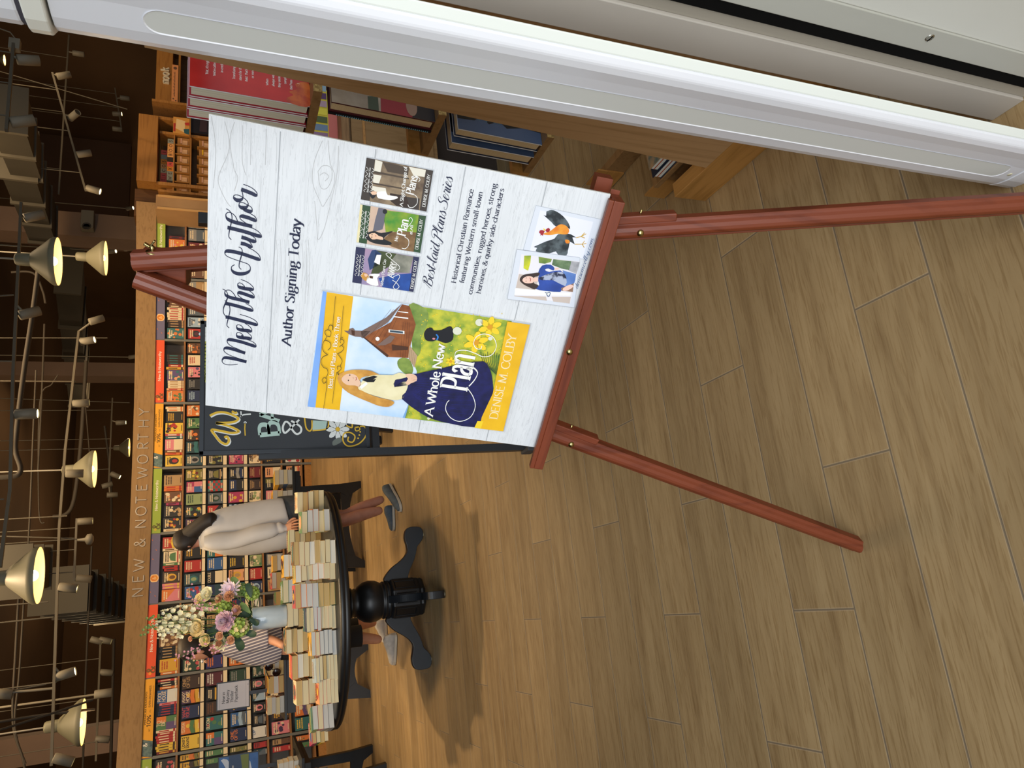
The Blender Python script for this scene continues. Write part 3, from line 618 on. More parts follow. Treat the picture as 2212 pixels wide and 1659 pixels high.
for i, x in enumerate((560, 590, 625, 655, 690, 760, 790, 810)): pr.line(gz([(x, 1500-(i % 3)*60), (x+14, 1180+20*(i % 4)), (x+6, 1000)]), .0006, GREYD)
rg = random.Random(3)
for i in range(150):
    s, t = rg.uniform(.02, .47), rg.uniform(.02, .58); l = rg.uniform(.01, .05)
    pr.line([(s, t), (s+l*.5, t+rg.uniform(-.001, .001)), (min(s+l, PW-.01), t+rg.uniform(-.0015, .0015))], .0003, GREYD, thick=.0009)
pr.b.build('printed_grain', poster)
NAVYI = mat('ink_navy', '#1d2340', .5); WHI = mat('ink_white', '#f2f0ea', .6)
def T(p, txt, M_, p0, p1, ptop, m, style='serif', thin=None, thick=None, shear=0.):
    (a, b_, c) = M_([p0, p1, ptop]); dx, dy = b_[0]-a[0], b_[1]-a[1]; l = math.hypot(dx, dy)
    h = abs((c[0]-a[0])*-dy/l+(c[1]-a[1])*dx/l)
    p.text(txt, a[0], a[1], h, m, width=l, rot=math.atan2(dy, dx), style=style, thin=thin, thick=thick, shear=shear)
# "Meet the Author" brush lettering, drawn stroke by stroke
Z8 = zmap(450, 380, 3.948)
pr = Print(PP); pr.k = 3
def nib_ttl(dx, dy): return max(0., -dy)**1.6
def brush(pts, w0=.0012, w1=.0058): pr.line(Z8(pts), w0, NAVYI, w1, nib_ttl, 6)
ZA = zmap(470, 600, 4.76); ZB = zmap(470, 390, 4.533)
def brush2(Z, pts): pr.line(Z(pts), .0012, NAVYI, .0062, nib_ttl, 7)
for s_ in ([(208, 886), (150, 893), (90, 890), (55, 872), (48, 845), (70, 822), (115, 822), (200, 838), (298, 862)], [(298, 862), (225, 830), (140, 800), (85, 770), (65, 742), (80, 722), (120, 722), (200, 745), (284, 772)], [(284, 772), (220, 735), (150, 705), (110, 675), (100, 650), (120, 634), (170, 640), (260, 662), (340, 688), (385, 700), (394, 685), (360, 655), (300, 632), (250, 612)],
           [(250, 600), (262, 590), (240, 568), (210, 560), (195, 575), (205, 600), (240, 612), (300, 618), (340, 620), (348, 600), (320, 570), (280, 545), (250, 530)], [(250, 530), (264, 518), (245, 492), (215, 480), (197, 492), (205, 518), (240, 534), (300, 540), (342, 545), (350, 525), (320, 490), (280, 465)],
           [(84, 400), (140, 412), (230, 435), (330, 462), (395, 478), (410, 465), (380, 432), (310, 398), (230, 374)], [(120, 514), (98, 490), (102, 450), (115, 400), (128, 330), (120, 280), (95, 245), (75, 232)], [(90, 402), (62, 360), (62, 310), (85, 250), (105, 195), (98, 150), (75, 125), (52, 114)], [(82, 262), (150, 275), (250, 302), (340, 330), (364, 322), (340, 290), (290, 262)],
           [(190, 200), (165, 160), (130, 128), (95, 126), (74, 146), (90, 180), (150, 206), (240, 226), (328, 250)], [(328, 250), (270, 222), (225, 190), (208, 165), (225, 152), (270, 162), (330, 184), (370, 194), (374, 175), (340, 140), (290, 115)], [(262, 100), (278, 90), (255, 62), (225, 50), (208, 64), (220, 90), (260, 105), (320, 114), (362, 115), (366, 95), (330, 58), (280, 30), (240, 16)]): brush2(ZA, s_)
for s_ in ([(168, 822), (140, 840), (138, 870), (165, 898), (215, 912), (275, 905), (315, 880), (320, 845), (295, 815), (240, 795), (160, 768), (95, 740), (72, 712), (90, 690), (140, 692), (230, 712), (330, 745), (400, 768), (418, 758), (400, 720), (350, 680), (300, 655)], [(232, 868), (212, 845), (215, 800), (232, 740), (242, 690), (232, 662), (208, 648)], [(228, 612), (270, 622), (320, 642), (338, 635), (310, 595), (270, 570)], [(234, 552), (280, 566), (340, 590), (374, 588), (365, 560), (330, 535)],
           [(98, 458), (160, 472), (270, 500), (370, 532), (420, 542), (426, 528), (390, 490), (330, 458)], [(135, 577), (112, 550), (115, 500), (130, 430), (142, 370), (135, 320), (112, 290), (86, 275)], [(198, 400), (175, 350), (140, 318), (105, 310), (82, 330), (95, 370), (150, 400), (240, 424), (340, 448)], [(330, 446), (270, 410), (230, 380), (220, 358), (245, 348), (300, 362), (360, 385), (380, 380), (365, 350), (310, 315)],
           [(245, 265), (270, 285), (310, 300), (338, 290), (330, 260), (290, 235), (250, 215), (218, 215), (212, 240), (235, 262), (275, 262), (300, 235), (290, 200), (255, 168), (205, 142), (165, 142), (160, 165), (190, 190), (225, 188), (248, 165), (245, 125), (232, 86)], [(232, 86), (270, 98), (330, 122), (375, 140), (386, 120), (350, 80), (300, 52), (254, 36)]): brush2(ZB, s_)
pr.b.build('printed_title', poster)
pr = Print(PP); pr.k = 3
T(pr, 'Author Signing Today', Z8, (702, 1447), (793, 372), (625, 1435), NAVYI, thin=.40, thick=1.35); pr.b.build('printed_subtitle', poster); pr = Print(PP); pr.k = 3
Z2 = zmap(640, 300, 3.072)
T(pr, 'Best-laid Plans Series', Z2, (898, 988), (1040, 262), (836, 978), NAVYI, style='script'); pr.b.build('printed_series_title', poster); pr = Print(PP); pr.k = 3
for txt, a, c in (('Historical Christian Romance', (1058, 957), (1178, 336)), ('featuring Western small-town', (1112, 958), (1238, 352)), ('communities, rugged heroes, strong', (1166, 1032), (1331, 298)), ('heroines, & quirky side-characters', (1222, 1027), (1380, 331))):
    T(pr, txt, Z2, a, c, (a[0]-31, a[1]), NAVYI, thin=.5, thick=1.1)
pr.b.build('printed_paragraph', poster)
# ---- printed book covers
SKYB = noisy('print_sky', '#a9cdf0', '#dfe9f3', 12., .5); BLUE = noisy('print_blue', '#6f9fe6', '#8fb6ec', 9., .5); YEL = noisy('print_yellow', '#efbb1c', '#e5af12', 30., .5)
FIELD = noisy('print_field', '#c9c43a', '#7d9a35', 42., .5, .4, .6); BUSH = noisy('print_bush', '#5d7a33', '#8da04a', 45., .5); BRN = noisy('print_timber', '#9c5a2c', '#7b421d', 60., .5); ROOF = mat('print_roof', '#7a6258', .6)
DBR = mat('print_dark_brown', '#4a2a18', .6); BLK = mat('print_black', '#14141a', .5); SKIN = mat('print_skin', '#e8bfa0', .6); HAIR = noisy('print_blonde', '#dba24a', '#b97f32', 50., .6); CREAM = noisy('print_cream', '#eee3b8', '#e0d3a2', 30., .6)
SKIRT = noisy('print_navy_skirt', '#1b1c58', '#11123a', 60., .5); PLEAT = mat('print_pleat', '#2c2f86', .5); GOLD = mat('print_petal', '#f2cf2a', .5); ORG = mat('print_orange', '#d99a1c', .5); FLUFF = mat('print_fluff', '#dcdcc4', .7); SHAD = mat('print_soft_grey', '#bcbfc3', .6); SHAD2 = mat('print_soft_grey2', '#d0d3d6', .6)
LINE = mat('print_ornament', '#3b3a22', .6); DGRN = mat('print_dark_green', '#2d4a2c', .5)
Z3 = zmap(640, 600, 3.568); Z5 = zmap(780, 640, 4.611)
pr = Print(PP); pr.k = 3
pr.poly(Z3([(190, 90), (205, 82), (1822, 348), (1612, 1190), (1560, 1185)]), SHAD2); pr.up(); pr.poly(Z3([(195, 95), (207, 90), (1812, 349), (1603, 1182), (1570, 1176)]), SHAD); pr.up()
pr.poly(Z3([(88, 988), (205, 100), (1798, 350), (1593, 1170)]), SKYB); pr.up()
pr.poly(Z3([(88, 988), (148, 560), (205, 100), (236, 106), (196, 560), (148, 995)]), BLUE)
pr.poly(Z3([(148, 995), (236, 106), (440, 139), (335, 1016)]), YEL)
pr.poly(Z3([(820, 1074), (868, 960), (880, 970), (842, 1077)]), mat('print_far_hill', '#7aa6d8', .5))
pr.poly(Z3([(838, 1077), (866, 975), (900, 880), (930, 720), (900, 640), (870, 205), (1660, 330), (1450, 1150)]), FIELD); pr.up()
pr.poly(Z3([(868, 205), (985, 228), (1020, 290), (1000, 380), (960, 470), (960, 560), (925, 600), (890, 480)]), BUSH, 3); pr.poly(Z3([(780, 640), (815, 612), (870, 625), (900, 690), (890, 735), (840, 735), (790, 690)]), BUSH, 3); pr.up()
pr.poly(Z5([(22, 402), (265, 598), (470, 607), (495, 470), (545, 275), (482, 90), (408, 74), (300, 250)]), BRN); pr.up()
for i in range(9): pr.line(Z5([(300+24*i, 120+i*2), (60+42*i, 420+i*20)]) if i < 5 else Z5([(310+22*i, 250), (270+24*i, 598)]), .0003, DBR)
pr.poly(Z5([(0, 342), (250, 205), (408, 66), (300, 215), (255, 262), (18, 412), (0, 400)]), ROOF); pr.poly(Z5([(14, 398), (32, 398), (275, 580), (262, 602)]), DBR)
pr.poly(Z3([(368, 402), (402, 404), (408, 390), (438, 380), (455, 402), (572, 405), (528, 452), (455, 448), (412, 432)]), ROOF); pr.up(); pr.poly(Z3([(425, 395), (452, 405), (450, 440), (430, 432)]), DBR)
for q in ([(275, 322), (432, 338), (432, 368), (275, 352)], [(370, 140), (470, 152), (470, 160), (370, 148)], [(330, 190), (470, 206), (470, 218), (330, 200)]): pr.poly(Z5(q), WHI)
pr.up(); pr.poly(Z5([(288, 328), (418, 342), (418, 362), (288, 348)]), mat('print_pane', '#3b4c5a', .4)); pr.poly(Z5([(306, 472), (470, 495), (464, 526), (312, 530)]), DBR); pr.poly(Z5([(155, 482), (292, 378), (340, 396), (300, 450), (240, 478)]), ROOF)
pr.ell(*Z5([(165, 415)])[0], .004, .0035, WHI); pr.poly(Z5([(482, 478), (560, 582), (532, 702), (470, 600)]), mat('print_steps', '#b89a78', .6))
for i in range(4): pr.line(Z5([(490+16*i, 500+25*i), (482+14*i, 622+24*i)]), .0004, DBR)
rg = random.Random(5)
for i in range(110):
    x, y = rg.uniform(960, 1600), rg.uniform(260, 700)
    pr.ell(*Z3([(x, y)])[0], .0012, .001, GOLD, n=5)
for i in range(40): pr.ell(*Z3([(rg.uniform(870, 1130), rg.uniform(960, 1090)-0)])[0], .0011, .001, GOLD, n=5)
pr.up(); pr.poly(Z3([(984, 425), (1008, 384), (1045, 378), (1062, 398), (1120, 394), (1185, 366), (1208, 400), (1205, 470), (1150, 496), (1085, 474), (1050, 482), (1000, 474)]), BLK, 3); pr.up()
pr.line(Z3([(1078, 428), (1092, 448), (1082, 474)]), .0024, mat('print_collar', '#2f7fd0', .5)); pr.ell(*Z3([(1060, 462)])[0], .0018, .0026, mat('print_tongue', '#d98a92', .5))
for cx, cy, r in ((1240, 402, 38), (1410, 336, 34), (1495, 460, 20), (1020, 1075, 14)): pr.ell(*Z3([(cx, cy)])[0], r/3.568*.00058*1.25, r/3.568*.00058*1.25, FLUFF)
for cx, cy, r in ((1492, 372, 76), (1385, 490, 82), (1190, 636, 34)):
    (ax, ay), = Z3([(cx, cy)]); rr = r*.00024
    for i in range(6): pr.ell(ax+rr*.55*math.cos(i*PI/3), ay+rr*.55*math.sin(i*PI/3), rr*.6, rr*.3, GOLD, rot=i*PI/3, n=10)
    pr.up(); pr.ell(ax, ay, rr*.28, rr*.28, ORG, n=10)
for i in range(9): pr.line(Z3([(1420+18*i, 560+10*(i % 3)), (1440+14*i, 640), (1500+8*i, 700+8*i)]), .0009, DGRN)
pr.up()
pr.poly(Z3([(320, 770), (330, 735), (370, 714), (430, 700), (500, 698), (570, 705), (612, 722), (640, 742), (560, 745), (505, 760), (484, 800), (500, 845), (550, 880), (640, 912), (720, 930), (756, 952), (715, 982), (640, 976), (560, 945), (480, 912), (400, 872), (345, 822)]), HAIR, 3); pr.up()
pr.poly(Z3([(352, 765), (380, 735), (420, 727), (462, 740), (482, 770), (500, 800), (490, 830), (455, 818), (400, 815), (362, 792)]), SKIN, 3)
pr.poly(Z3([(478, 836), (530, 760), (560, 748), (620, 735), (745, 738), (790, 720), (850, 733), (850, 756), (800, 768), (762, 788), (758, 832), (792, 802), (850, 788), (862, 815), (840, 880), (815, 922), (740, 930), (640, 906), (560, 882), (505, 856)]), CREAM, 2)
pr.poly(Z3([(758, 832), (764, 775), (830, 760), (905, 733), (1100, 690), (1280, 650), (1440, 632), (1482, 680), (1505, 740), (1516, 850), (1500, 960), (1445, 1080), (1372, 1140), (1180, 1110), (1060, 1080), (960, 1032), (815, 922), (842, 872), (862, 815)]), SKIRT, 2); pr.up()
for i in range(11): pr.line(Z3([(900+8*(i % 4), 775+13*i), (1150, 745+30*i), (1370+8*(5-abs(i-5)), 715+36*i)]), .0003, PLEAT, .0003)
for q in ((415, 738), (404, 778)): pr.ell(*Z3([q])[0], .0016, .001, mat('print_eye', '#3a2a22', .5), n=8)
pr.line(Z3([(462, 752), (466, 768), (460, 778)]), .0011, mat('print_lip', '#a8433d', .5)); pr.line(Z3([(432, 752), (445, 756), (440, 768)]), .0005, mat('print_nose', '#c99273', .5))
pr.poly(Z3([(488, 826), (540, 790), (552, 806), (505, 845)]), WHI); pr.poly(Z3([(508, 775), (540, 757), (600, 742), (628, 750), (592, 772), (618, 765), (600, 792), (548, 792)]), BLK)
pr.poly(Z3([(840, 736), (870, 726), (905, 732), (928, 748), (928, 782), (885, 800), (862, 815), (842, 797), (862, 766)]), SKIN, 2); pr.up()
for i in range(4): pr.line(Z3([(885, 738+12*i), (922, 750+10*i)]), .0003, mat('print_nose'))
pr.poly(Z3([(1408, 1148), (1428, 1060), (1512, 880), (1625, 325), (1798, 350), (1593, 1170)]), YEL); pr.up()
pr.poly(Z3([(1372, 1140), (1395, 1090), (1440, 1092), (1430, 1120), (1420, 1150)]), GOLD)
T(pr, 'Best-laid Plans + Book Three', Z3, (279, 840), (343, 290), (249, 836), WHI, thin=.6, thick=1.0)
T(pr, 'A Whole New', Z3, (1052, 1052), (1150, 505), (985, 1040), WHI, thin=.6, thick=1.25)
T(pr, 'Plan', Z3, (1312, 862), (1382, 590), (1118, 800), WHI, thin=.5, thick=1.5)
pr.line(Z3([(1330, 822), (1375, 770), (1395, 715), (1350, 680), (1318, 770)]), .0012, WHI, .0030); pr.line(Z3([(1312, 830), (1360, 900), (1378, 980), (1340, 1060), (1260, 1092), (1190, 1065), (1152, 1005), (1158, 955), (1178, 930)]), .0012, WHI, .0016)
pr.line(Z3([(1225, 640), (1228, 560), (1300, 545), (1380, 570), (1440, 595), (1505, 580), (1540, 515), (1515, 445), (1450, 420), (1390, 440), (1366, 490), (1385, 530), (1420, 535), (1428, 512)]), .0010, WHI, .0016)
T(pr, 'DENISE M. COLBY', Z3, (1546, 1078), (1697, 428), (1486, 1068), mat('print_pale_gold', '#f3dfae', .5), thin=.5, thick=1.05)
for q in ([(213, 995), (238, 805), (215, 800), (202, 775), (218, 756), (238, 768), (230, 790)], [(230, 760), (246, 725), (240, 690), (212, 675), (194, 640), (205, 600), (246, 580)], [(246, 580), (214, 555), (204, 515), (222, 470), (262, 485), (268, 520), (246, 545)], [(222, 470), (236, 440), (222, 405), (246, 388), (270, 405), (262, 440), (240, 436)], [(246, 388), (262, 352), (286, 362), (282, 378), (305, 130)],
          [(280, 955), (308, 742), (330, 735), (322, 715), (310, 722)], [(322, 715), (348, 690), (340, 668), (318, 672), (322, 695)], [(340, 668), (356, 630), (342, 600), (320, 572)], [(320, 572), (352, 556), (368, 530), (352, 508), (336, 520)], [(352, 508), (370, 485), (358, 462), (340, 470), (344, 490)], [(362, 446), (345, 452), (346, 440), (366, 205)]): pr.line(Z3(q), .0006, LINE, .0012)
pr.b.build('printed_book_cover', poster, 'yellow-banded printed cover with woman, church and dog')
Z6 = zmap(760, 320, 5.186)
def scroll(pr, a, c, m):
    (x0, y0), (x1, y1) = Z6([a, c])
    for side in (-1, 1):
        pts = [(x0+(x1-x0)*i/24, y0+(y1-y0)*i/24+side*.0045+.0018*math.sin(i*1.35)) for i in range(25)]; pr.line(pts, .0004, m, .0006, smooth=2)
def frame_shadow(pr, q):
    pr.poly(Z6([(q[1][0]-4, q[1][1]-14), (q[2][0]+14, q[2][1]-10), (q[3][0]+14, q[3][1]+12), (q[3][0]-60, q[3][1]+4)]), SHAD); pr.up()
# brown cover
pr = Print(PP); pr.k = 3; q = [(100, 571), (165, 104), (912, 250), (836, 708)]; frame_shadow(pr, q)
BR2 = mat('print_umber', '#3d342e', .6); TAN2 = noisy('print_tan', '#a08a6c', '#5d4a3a', 40., .6)
pr.poly(Z6(q), BR2); pr.up(); pr.poly(Z6([(262, 123), (832, 238), (760, 693), (200, 592)]), TAN2); pr.up()
for w in ([(264, 126), (345, 150), (322, 268), (250, 258)], [(246, 290), (334, 304), (305, 392), (238, 380)], [(232, 420), (380, 445), (390, 500), (225, 480)]): pr.poly(Z6(w), mat('print_bright', '#e3dccb', .6))
pr.poly(Z6([(640, 205), (830, 240), (815, 320), (690, 300)]), mat('print_bright')); pr.poly(Z6([(590, 540), (760, 560), (752, 690), (560, 660)]), BR2)
for w in ([(250, 250), (640, 330), (640, 345), (248, 275)], [(236, 380), (560, 440), (560, 455), (234, 398)], [(345, 150), (640, 215), (630, 300), (400, 260)]): pr.poly(Z6(w), mat('print_post', '#4a3c30', .6))
pr.up(); pr.poly(Z6([(196, 492), (240, 468), (275, 500), (262, 540), (232, 560), (205, 530)]), BLK, 3); pr.poly(Z6([(430, 500), (610, 530), (650, 660), (500, 642), (420, 575)]), mat('print_umber2', '#33231a', .6)); pr.up()
pr.poly(Z6([(213, 488), (250, 476), (282, 490), (272, 514), (232, 518)]), SKIN, 2); pr.poly(Z6([(284, 487), (380, 478), (402, 520), (500, 534), (512, 556), (430, 577), (300, 556), (282, 520)]), WHI, 2); pr.up()
T(pr, 'A Slight Change of', Z6, (572, 646), (622, 205), (536, 640), WHI, thin=.7, thick=1.2); T(pr, 'Plans', Z6, (690, 522), (738, 318), (600, 512), WHI, thin=.5, thick=1.4); T(pr, 'DENISE M. COLBY', Z6, (821, 656), (882, 292), (788, 650), WHI, thin=.6, thick=1.1)
T(pr, 'Best-laid Plans + Book Two', Z6, (186, 490), (214, 214), (168, 488), WHI, thin=.8, thick=1.2); scroll(pr, (180, 490), (208, 214), WHI)
pr.line(Z6([(690, 510), (730, 545), (732, 610), (690, 655), (645, 655), (628, 625)]), .0007, WHI, .001); pr.line(Z6([(690, 330), (700, 300), (745, 320), (765, 350), (745, 370)]), .0007, WHI, .001)
pr.b.build('printed_book_cover', poster, 'dark brown printed cover with woman in white blouse')
# green cover
pr = Print(PP); pr.k = 3; q = [(52, 1050), (95, 627), (832, 760), (766, 1170)]; frame_shadow(pr, q)
pr.poly(Z6(q), DGRN); pr.up(); pr.poly(Z6([(52, 1050), (95, 627), (122, 632), (80, 1055)]), CREAM); pr.poly(Z6([(212, 645), (752, 745), (690, 1158), (168, 1070)]), noisy('print_dusk', '#d6b79c', '#b59a92', 10., .6)); pr.up()
pr.poly(Z6([(300, 662), (385, 680), (372, 800), (345, 905), (235, 935), (262, 800)]), mat('print_slate_hill', '#66646f', .6)); pr.poly(Z6([(384, 690), (440, 700), (590, 716), (752, 746), (720, 960), (460, 930), (380, 935), (362, 800)]), noisy('print_grass', '#3f8a2e', '#9aa62c', 36., .6)); pr.up()
pr.ell(*Z6([(372, 705)])[0], .004, .0035, BLK); pr.poly(Z6([(368, 1000), (440, 938), (560, 925), (722, 940), (692, 1156), (560, 1135), (440, 1095), (365, 1045)]), noisy('print_lace', '#8a6a44', '#6a4c2e', 80., .6)); pr.up()
pr.poly(Z6([(150, 990), (180, 940), (258, 924), (330, 945), (460, 924), (400, 965), (362, 1010), (442, 1050), (428, 1078), (300, 1070), (205, 1040)]), BLK, 3); pr.up(); pr.poly(Z6([(190, 962), (258, 944), (300, 975), (345, 990), (350, 1020), (280, 1012), (228, 1015)]), SKIN, 2); pr.up()
for e in ((228, 962), (226, 990)): pr.ell(*Z6([e])[0], .0012, .0008, BLK, n=6)
pr.line(Z6([(268, 968), (272, 984)]), .0009, mat('print_lip'))
T(pr, 'No', Z6, (512, 1038), (522, 978), (478, 1030), WHI, thin=.7, thick=1.3); T(pr, 'Plan', Z6, (600, 982), (640, 800), (505, 965), WHI, thin=.5, thick=1.5); T(pr, 'at All', Z6, (676, 962), (688, 856), (645, 955), WHI, thin=.7, thick=1.2); T(pr, 'DENISE M. COLBY', Z6, (741, 1130), (797, 794), (708, 1124), WHI, thin=.6, thick=1.1)
T(pr, 'Best-laid Plans + Prequel Novella', Z6, (138, 1005), (168, 698), (120, 1000), WHI, thin=.8, thick=1.2); scroll(pr, (132, 1005), (160, 698), WHI)
pr.line(Z6([(590, 985), (635, 1020), (635, 1080), (600, 1118), (560, 1112)]), .0007, WHI, .001); pr.line(Z6([(600, 900), (650, 850), (680, 800), (660, 770), (640, 790)]), .0007, WHI, .001)
pr.b.build('printed_book_cover', poster, 'green printed cover with dark-haired woman in lace')
# navy cover
pr = Print(PP); pr.k = 3; q = [(5, 1500), (48, 1102), (756, 1220), (690, 1608)]; frame_shadow(pr, q)
pr.poly(Z6(q), mat('print_midnight', '#2a2c4e', .6)); pr.up(); pr.poly(Z6([(152, 1118), (690, 1208), (640, 1600), (108, 1518)]), noisy('print_violet_sky', '#7d82ac', '#b78fa0', 14., .6)); pr.up()
pr.poly(Z6([(180, 1240), (225, 1140), (268, 1135), (332, 1180), (330, 1290), (200, 1362)]), mat('print_deep_blue', '#2b416b', .6)); pr.poly(Z6([(268, 1138), (500, 1178), (450, 1300), (300, 1400), (215, 1400), (250, 1300)]), noisy('print_hillside', '#47512e', '#39401f', 30., .6)); pr.up()
pr.poly(Z6([(500, 1178), (690, 1212), (645, 1392), (395, 1385), (440, 1260)]), noisy('print_rock', '#9a9788', '#6c6c60', 50., .7), 0); pr.poly(Z6([(250, 1272), (280, 1188), (332, 1190), (312, 1302)]), WHI); pr.poly(Z6([(300, 1452), (480, 1412), (672, 1396), (640, 1598), (345, 1552)]), noisy('print_cobalt', '#2350a0', '#173a80', 60., .5)); pr.up()
pr.poly(Z6([(105, 1420), (122, 1388), (172, 1400), (192, 1440), (160, 1480), (120, 1455)]), HAIR, 3); pr.poly(Z6([(165, 1482), (200, 1408), (302, 1402), (312, 1420), (285, 1450), (300, 1532), (232, 1530), (180, 1505)]), WHI, 2); pr.up(); pr.poly(Z6([(140, 1400), (172, 1402), (178, 1425), (150, 1432)]), SKIN, 2); pr.poly(Z6([(196, 1420), (240, 1430), (236, 1455), (200, 1450)]), DBR)
pr.up(); T(pr, 'When Plans Go', Z6, (352, 1536), (386, 1242), (322, 1530), WHI, thin=.7, thick=1.2); T(pr, 'AWRY', Z6, (466, 1448), (508, 1285), (395, 1435), WHI, thin=.5, thick=1.4); T(pr, 'DENISE M. COLBY', Z6, (686, 1570), (736, 1254), (655, 1565), WHI, thin=.6, thick=1.1)
T(pr, 'Best-laid Plans + Book One', Z6, (84, 1425), (108, 1190), (68, 1422), WHI, thin=.8, thick=1.2); scroll(pr, (78, 1425), (102, 1190), WHI)
pr.line(Z6([(455, 1440), (520, 1410), (535, 1440), (480, 1520), (465, 1550), (495, 1572), (530, 1545), (500, 1500), (455, 1470)]), .0007, WHI, .001); pr.line(Z6([(440, 1320), (510, 1360), (535, 1320), (470, 1260), (400, 1200), (385, 1175), (420, 1165), (445, 1195), (420, 1225)]), .0007, WHI, .001)
pr.b.build('printed_book_cover', poster, 'navy printed cover with woman in blue skirt')
# snapshots
Z7 = zmap(1080, 430, 6.636)
pr = Print(PP); pr.k = 3; CARD = mat('print_card', '#d8dce4', .6); PHW = mat('print_photo_white', '#e6e6f0', .6); SHD3 = mat('print_card_edge', '#b2b6be', .6)
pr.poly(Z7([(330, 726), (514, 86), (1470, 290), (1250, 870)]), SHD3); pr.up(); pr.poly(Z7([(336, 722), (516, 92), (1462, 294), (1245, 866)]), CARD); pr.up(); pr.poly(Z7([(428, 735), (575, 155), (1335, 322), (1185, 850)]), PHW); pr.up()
FTH = noisy('print_feather', '#20272b', '#566064', 60., .6, .42, .6)
pr.poly(Z7([(622, 222), (660, 235), (662, 175), (690, 165), (735, 150), (805, 172), (900, 238), (978, 335), (1002, 425), (905, 372), (800, 388), (740, 330), (665, 262)]), FTH, 2)
pr.poly(Z7([(830, 500), (975, 490), (1040, 515), (1088, 548), (1035, 545), (1070, 645), (1005, 605), (985, 680), (972, 730), (950, 802), (830, 790), (800, 745), (705, 772), (600, 762), (510, 742), (530, 695), (484, 680), (560, 645), (660, 600), (780, 562)]), FTH, 2); pr.up()
pr.poly(Z7([(618, 490), (720, 450), (800, 390), (872, 354), (950, 380), (988, 440), (968, 492), (900, 500), (820, 490), (740, 508), (660, 508)]), noisy('print_rooster', '#e07a1c', '#f0b03c', 50., .6), 3); pr.poly(Z7([(932, 575), (985, 582), (998, 612), (975, 630), (940, 622)]), noisy('print_rooster'), 2); pr.up()
RC = mat('print_comb', '#a11f2c', .6); pr.poly(Z7([(558, 465), (572, 440), (602, 435), (640, 452), (625, 480), (610, 522), (598, 505), (578, 518), (580, 490), (562, 480)]), RC); pr.poly(Z7([(648, 440), (690, 406), (715, 430), (700, 460), (672, 466)]), RC, 2); pr.poly(Z7([(618, 408), (650, 432), (630, 455)]), GOLD)
for q in ([(1085, 547), (1160, 530), (1210, 475)], [(1160, 530), (1215, 552)], [(1160, 530), (1232, 490)], [(1070, 640), (1175, 640), (1210, 592)], [(1175, 640), (1205, 688)], [(1175, 640), (1235, 628)]): pr.line(Z7(q), .0011, mat('print_leg_yellow', '#cfa62a', .6), smooth=0)
pr.b.build('printed_snapshot', poster, 'printed snapshot of a black rooster with orange neck')
pr = Print(PP); pr.k = 9
pr.poly(Z7([(100, 1424), (240, 712), (1142, 828), (1062, 1548)]), SHD3); pr.up(); pr.poly(Z7([(105, 1420), (242, 716), (1140, 832), (1060, 1542)]), CARD); pr.up(); pr.poly(Z7([(204, 1372), (305, 780), (1142, 886), (1000, 1486)]), noisy('print_porch', '#e8e3e6', '#d4cfd2', 5., .6)); pr.up()
for q, m in (([(345, 800), (442, 798), (432, 900), (400, 1015), (335, 980)], noisy('print_lime', '#d5d32a', '#8aa032', 40., .6)), ([(550, 815), (740, 848), (725, 890), (640, 915), (555, 905)], BUSH), ([(760, 850), (1020, 880), (985, 1005), (880, 985), (740, 930)], noisy('print_shrub', '#3f5c3a', '#7a8f6a', 60., .6)), ([(1025, 880), (1138, 892), (1095, 1062), (975, 1010)], noisy('print_gravel', '#b3b1b4', '#929296', 80., .7)), ([(270, 1062), (560, 1100), (500, 1290), (225, 1260)], mat('print_wall_beige', '#c9b9ae', .6)), ([(860, 1260), (1055, 1180), (1040, 1320), (880, 1300)], mat('print_deck', '#8f6f5a', .6)),
             ([(212, 1265), (1010, 1335), (1000, 1372), (205, 1362)], WHI), ([(204, 1372), (655, 1385), (670, 1445), (204, 1378)], mat('print_wall_beige')), ([(735, 1388), (1010, 1390), (995, 1484), (760, 1455)], mat('print_wall_beige'))): pr.poly(Z7(q), m)
pr.up(); JK = noisy('print_denim', '#2f50a8', '#223f8c', 40., .6)
pr.poly(Z7([(890, 1008), (1085, 1062), (1075, 1142), (1060, 1190), (930, 1245), (940, 1100)]), noisy('print_jeans', '#6a8cc8', '#4f72b4', 30., .6)); pr.poly(Z7([(545, 1035), (600, 940), (720, 928), (775, 975), (760, 1012), (690, 982), (640, 1000), (700, 1030), (860, 1010), (940, 1090), (950, 1180), (920, 1242), (872, 1262), (862, 1318), (650, 1304), (498, 1272), (560, 1220), (540, 1150), (552, 1090)]), JK, 2); pr.up()
pr.poly(Z7([(560, 1110), (740, 1042), (880, 1030), (945, 1110), (930, 1235), (760, 1150), (600, 1150)]), noisy('print_paisley', '#1e2440', '#aab2c8', 90., .6, .45, .55), 2); pr.poly(Z7([(280, 1152), (300, 1098), (350, 1068), (450, 1052), (562, 1042), (545, 1090), (485, 1108), (482, 1190), (548, 1222), (498, 1278), (420, 1252), (335, 1208)]), mat('print_brunette', '#3a2a26', .6), 3); pr.up()
pr.poly(Z7([(318, 1140), (350, 1105), (400, 1090), (460, 1100), (485, 1140), (462, 1185), (380, 1192), (332, 1172)]), mat('print_fair', '#efc6b4', .6), 3); pr.poly(Z7([(480, 1112), (545, 1110), (542, 1165), (480, 1170)]), mat('print_fair')); pr.poly(Z7([(900, 1262), (1000, 1208), (1048, 1238), (970, 1292), (905, 1298)]), mat('print_fair'), 2); pr.poly(Z7([(775, 978), (820, 968), (850, 988), (790, 1000)]), mat('print_fair')); pr.up()
for e in ((372, 1115), (370, 1160)): pr.ell(*Z7([e])[0], .0009, .0007, BLK, n=6)
pr.line(Z7([(420, 1110), (436, 1135), (428, 1165)]), .0010, mat('print_lip')); pr.up()
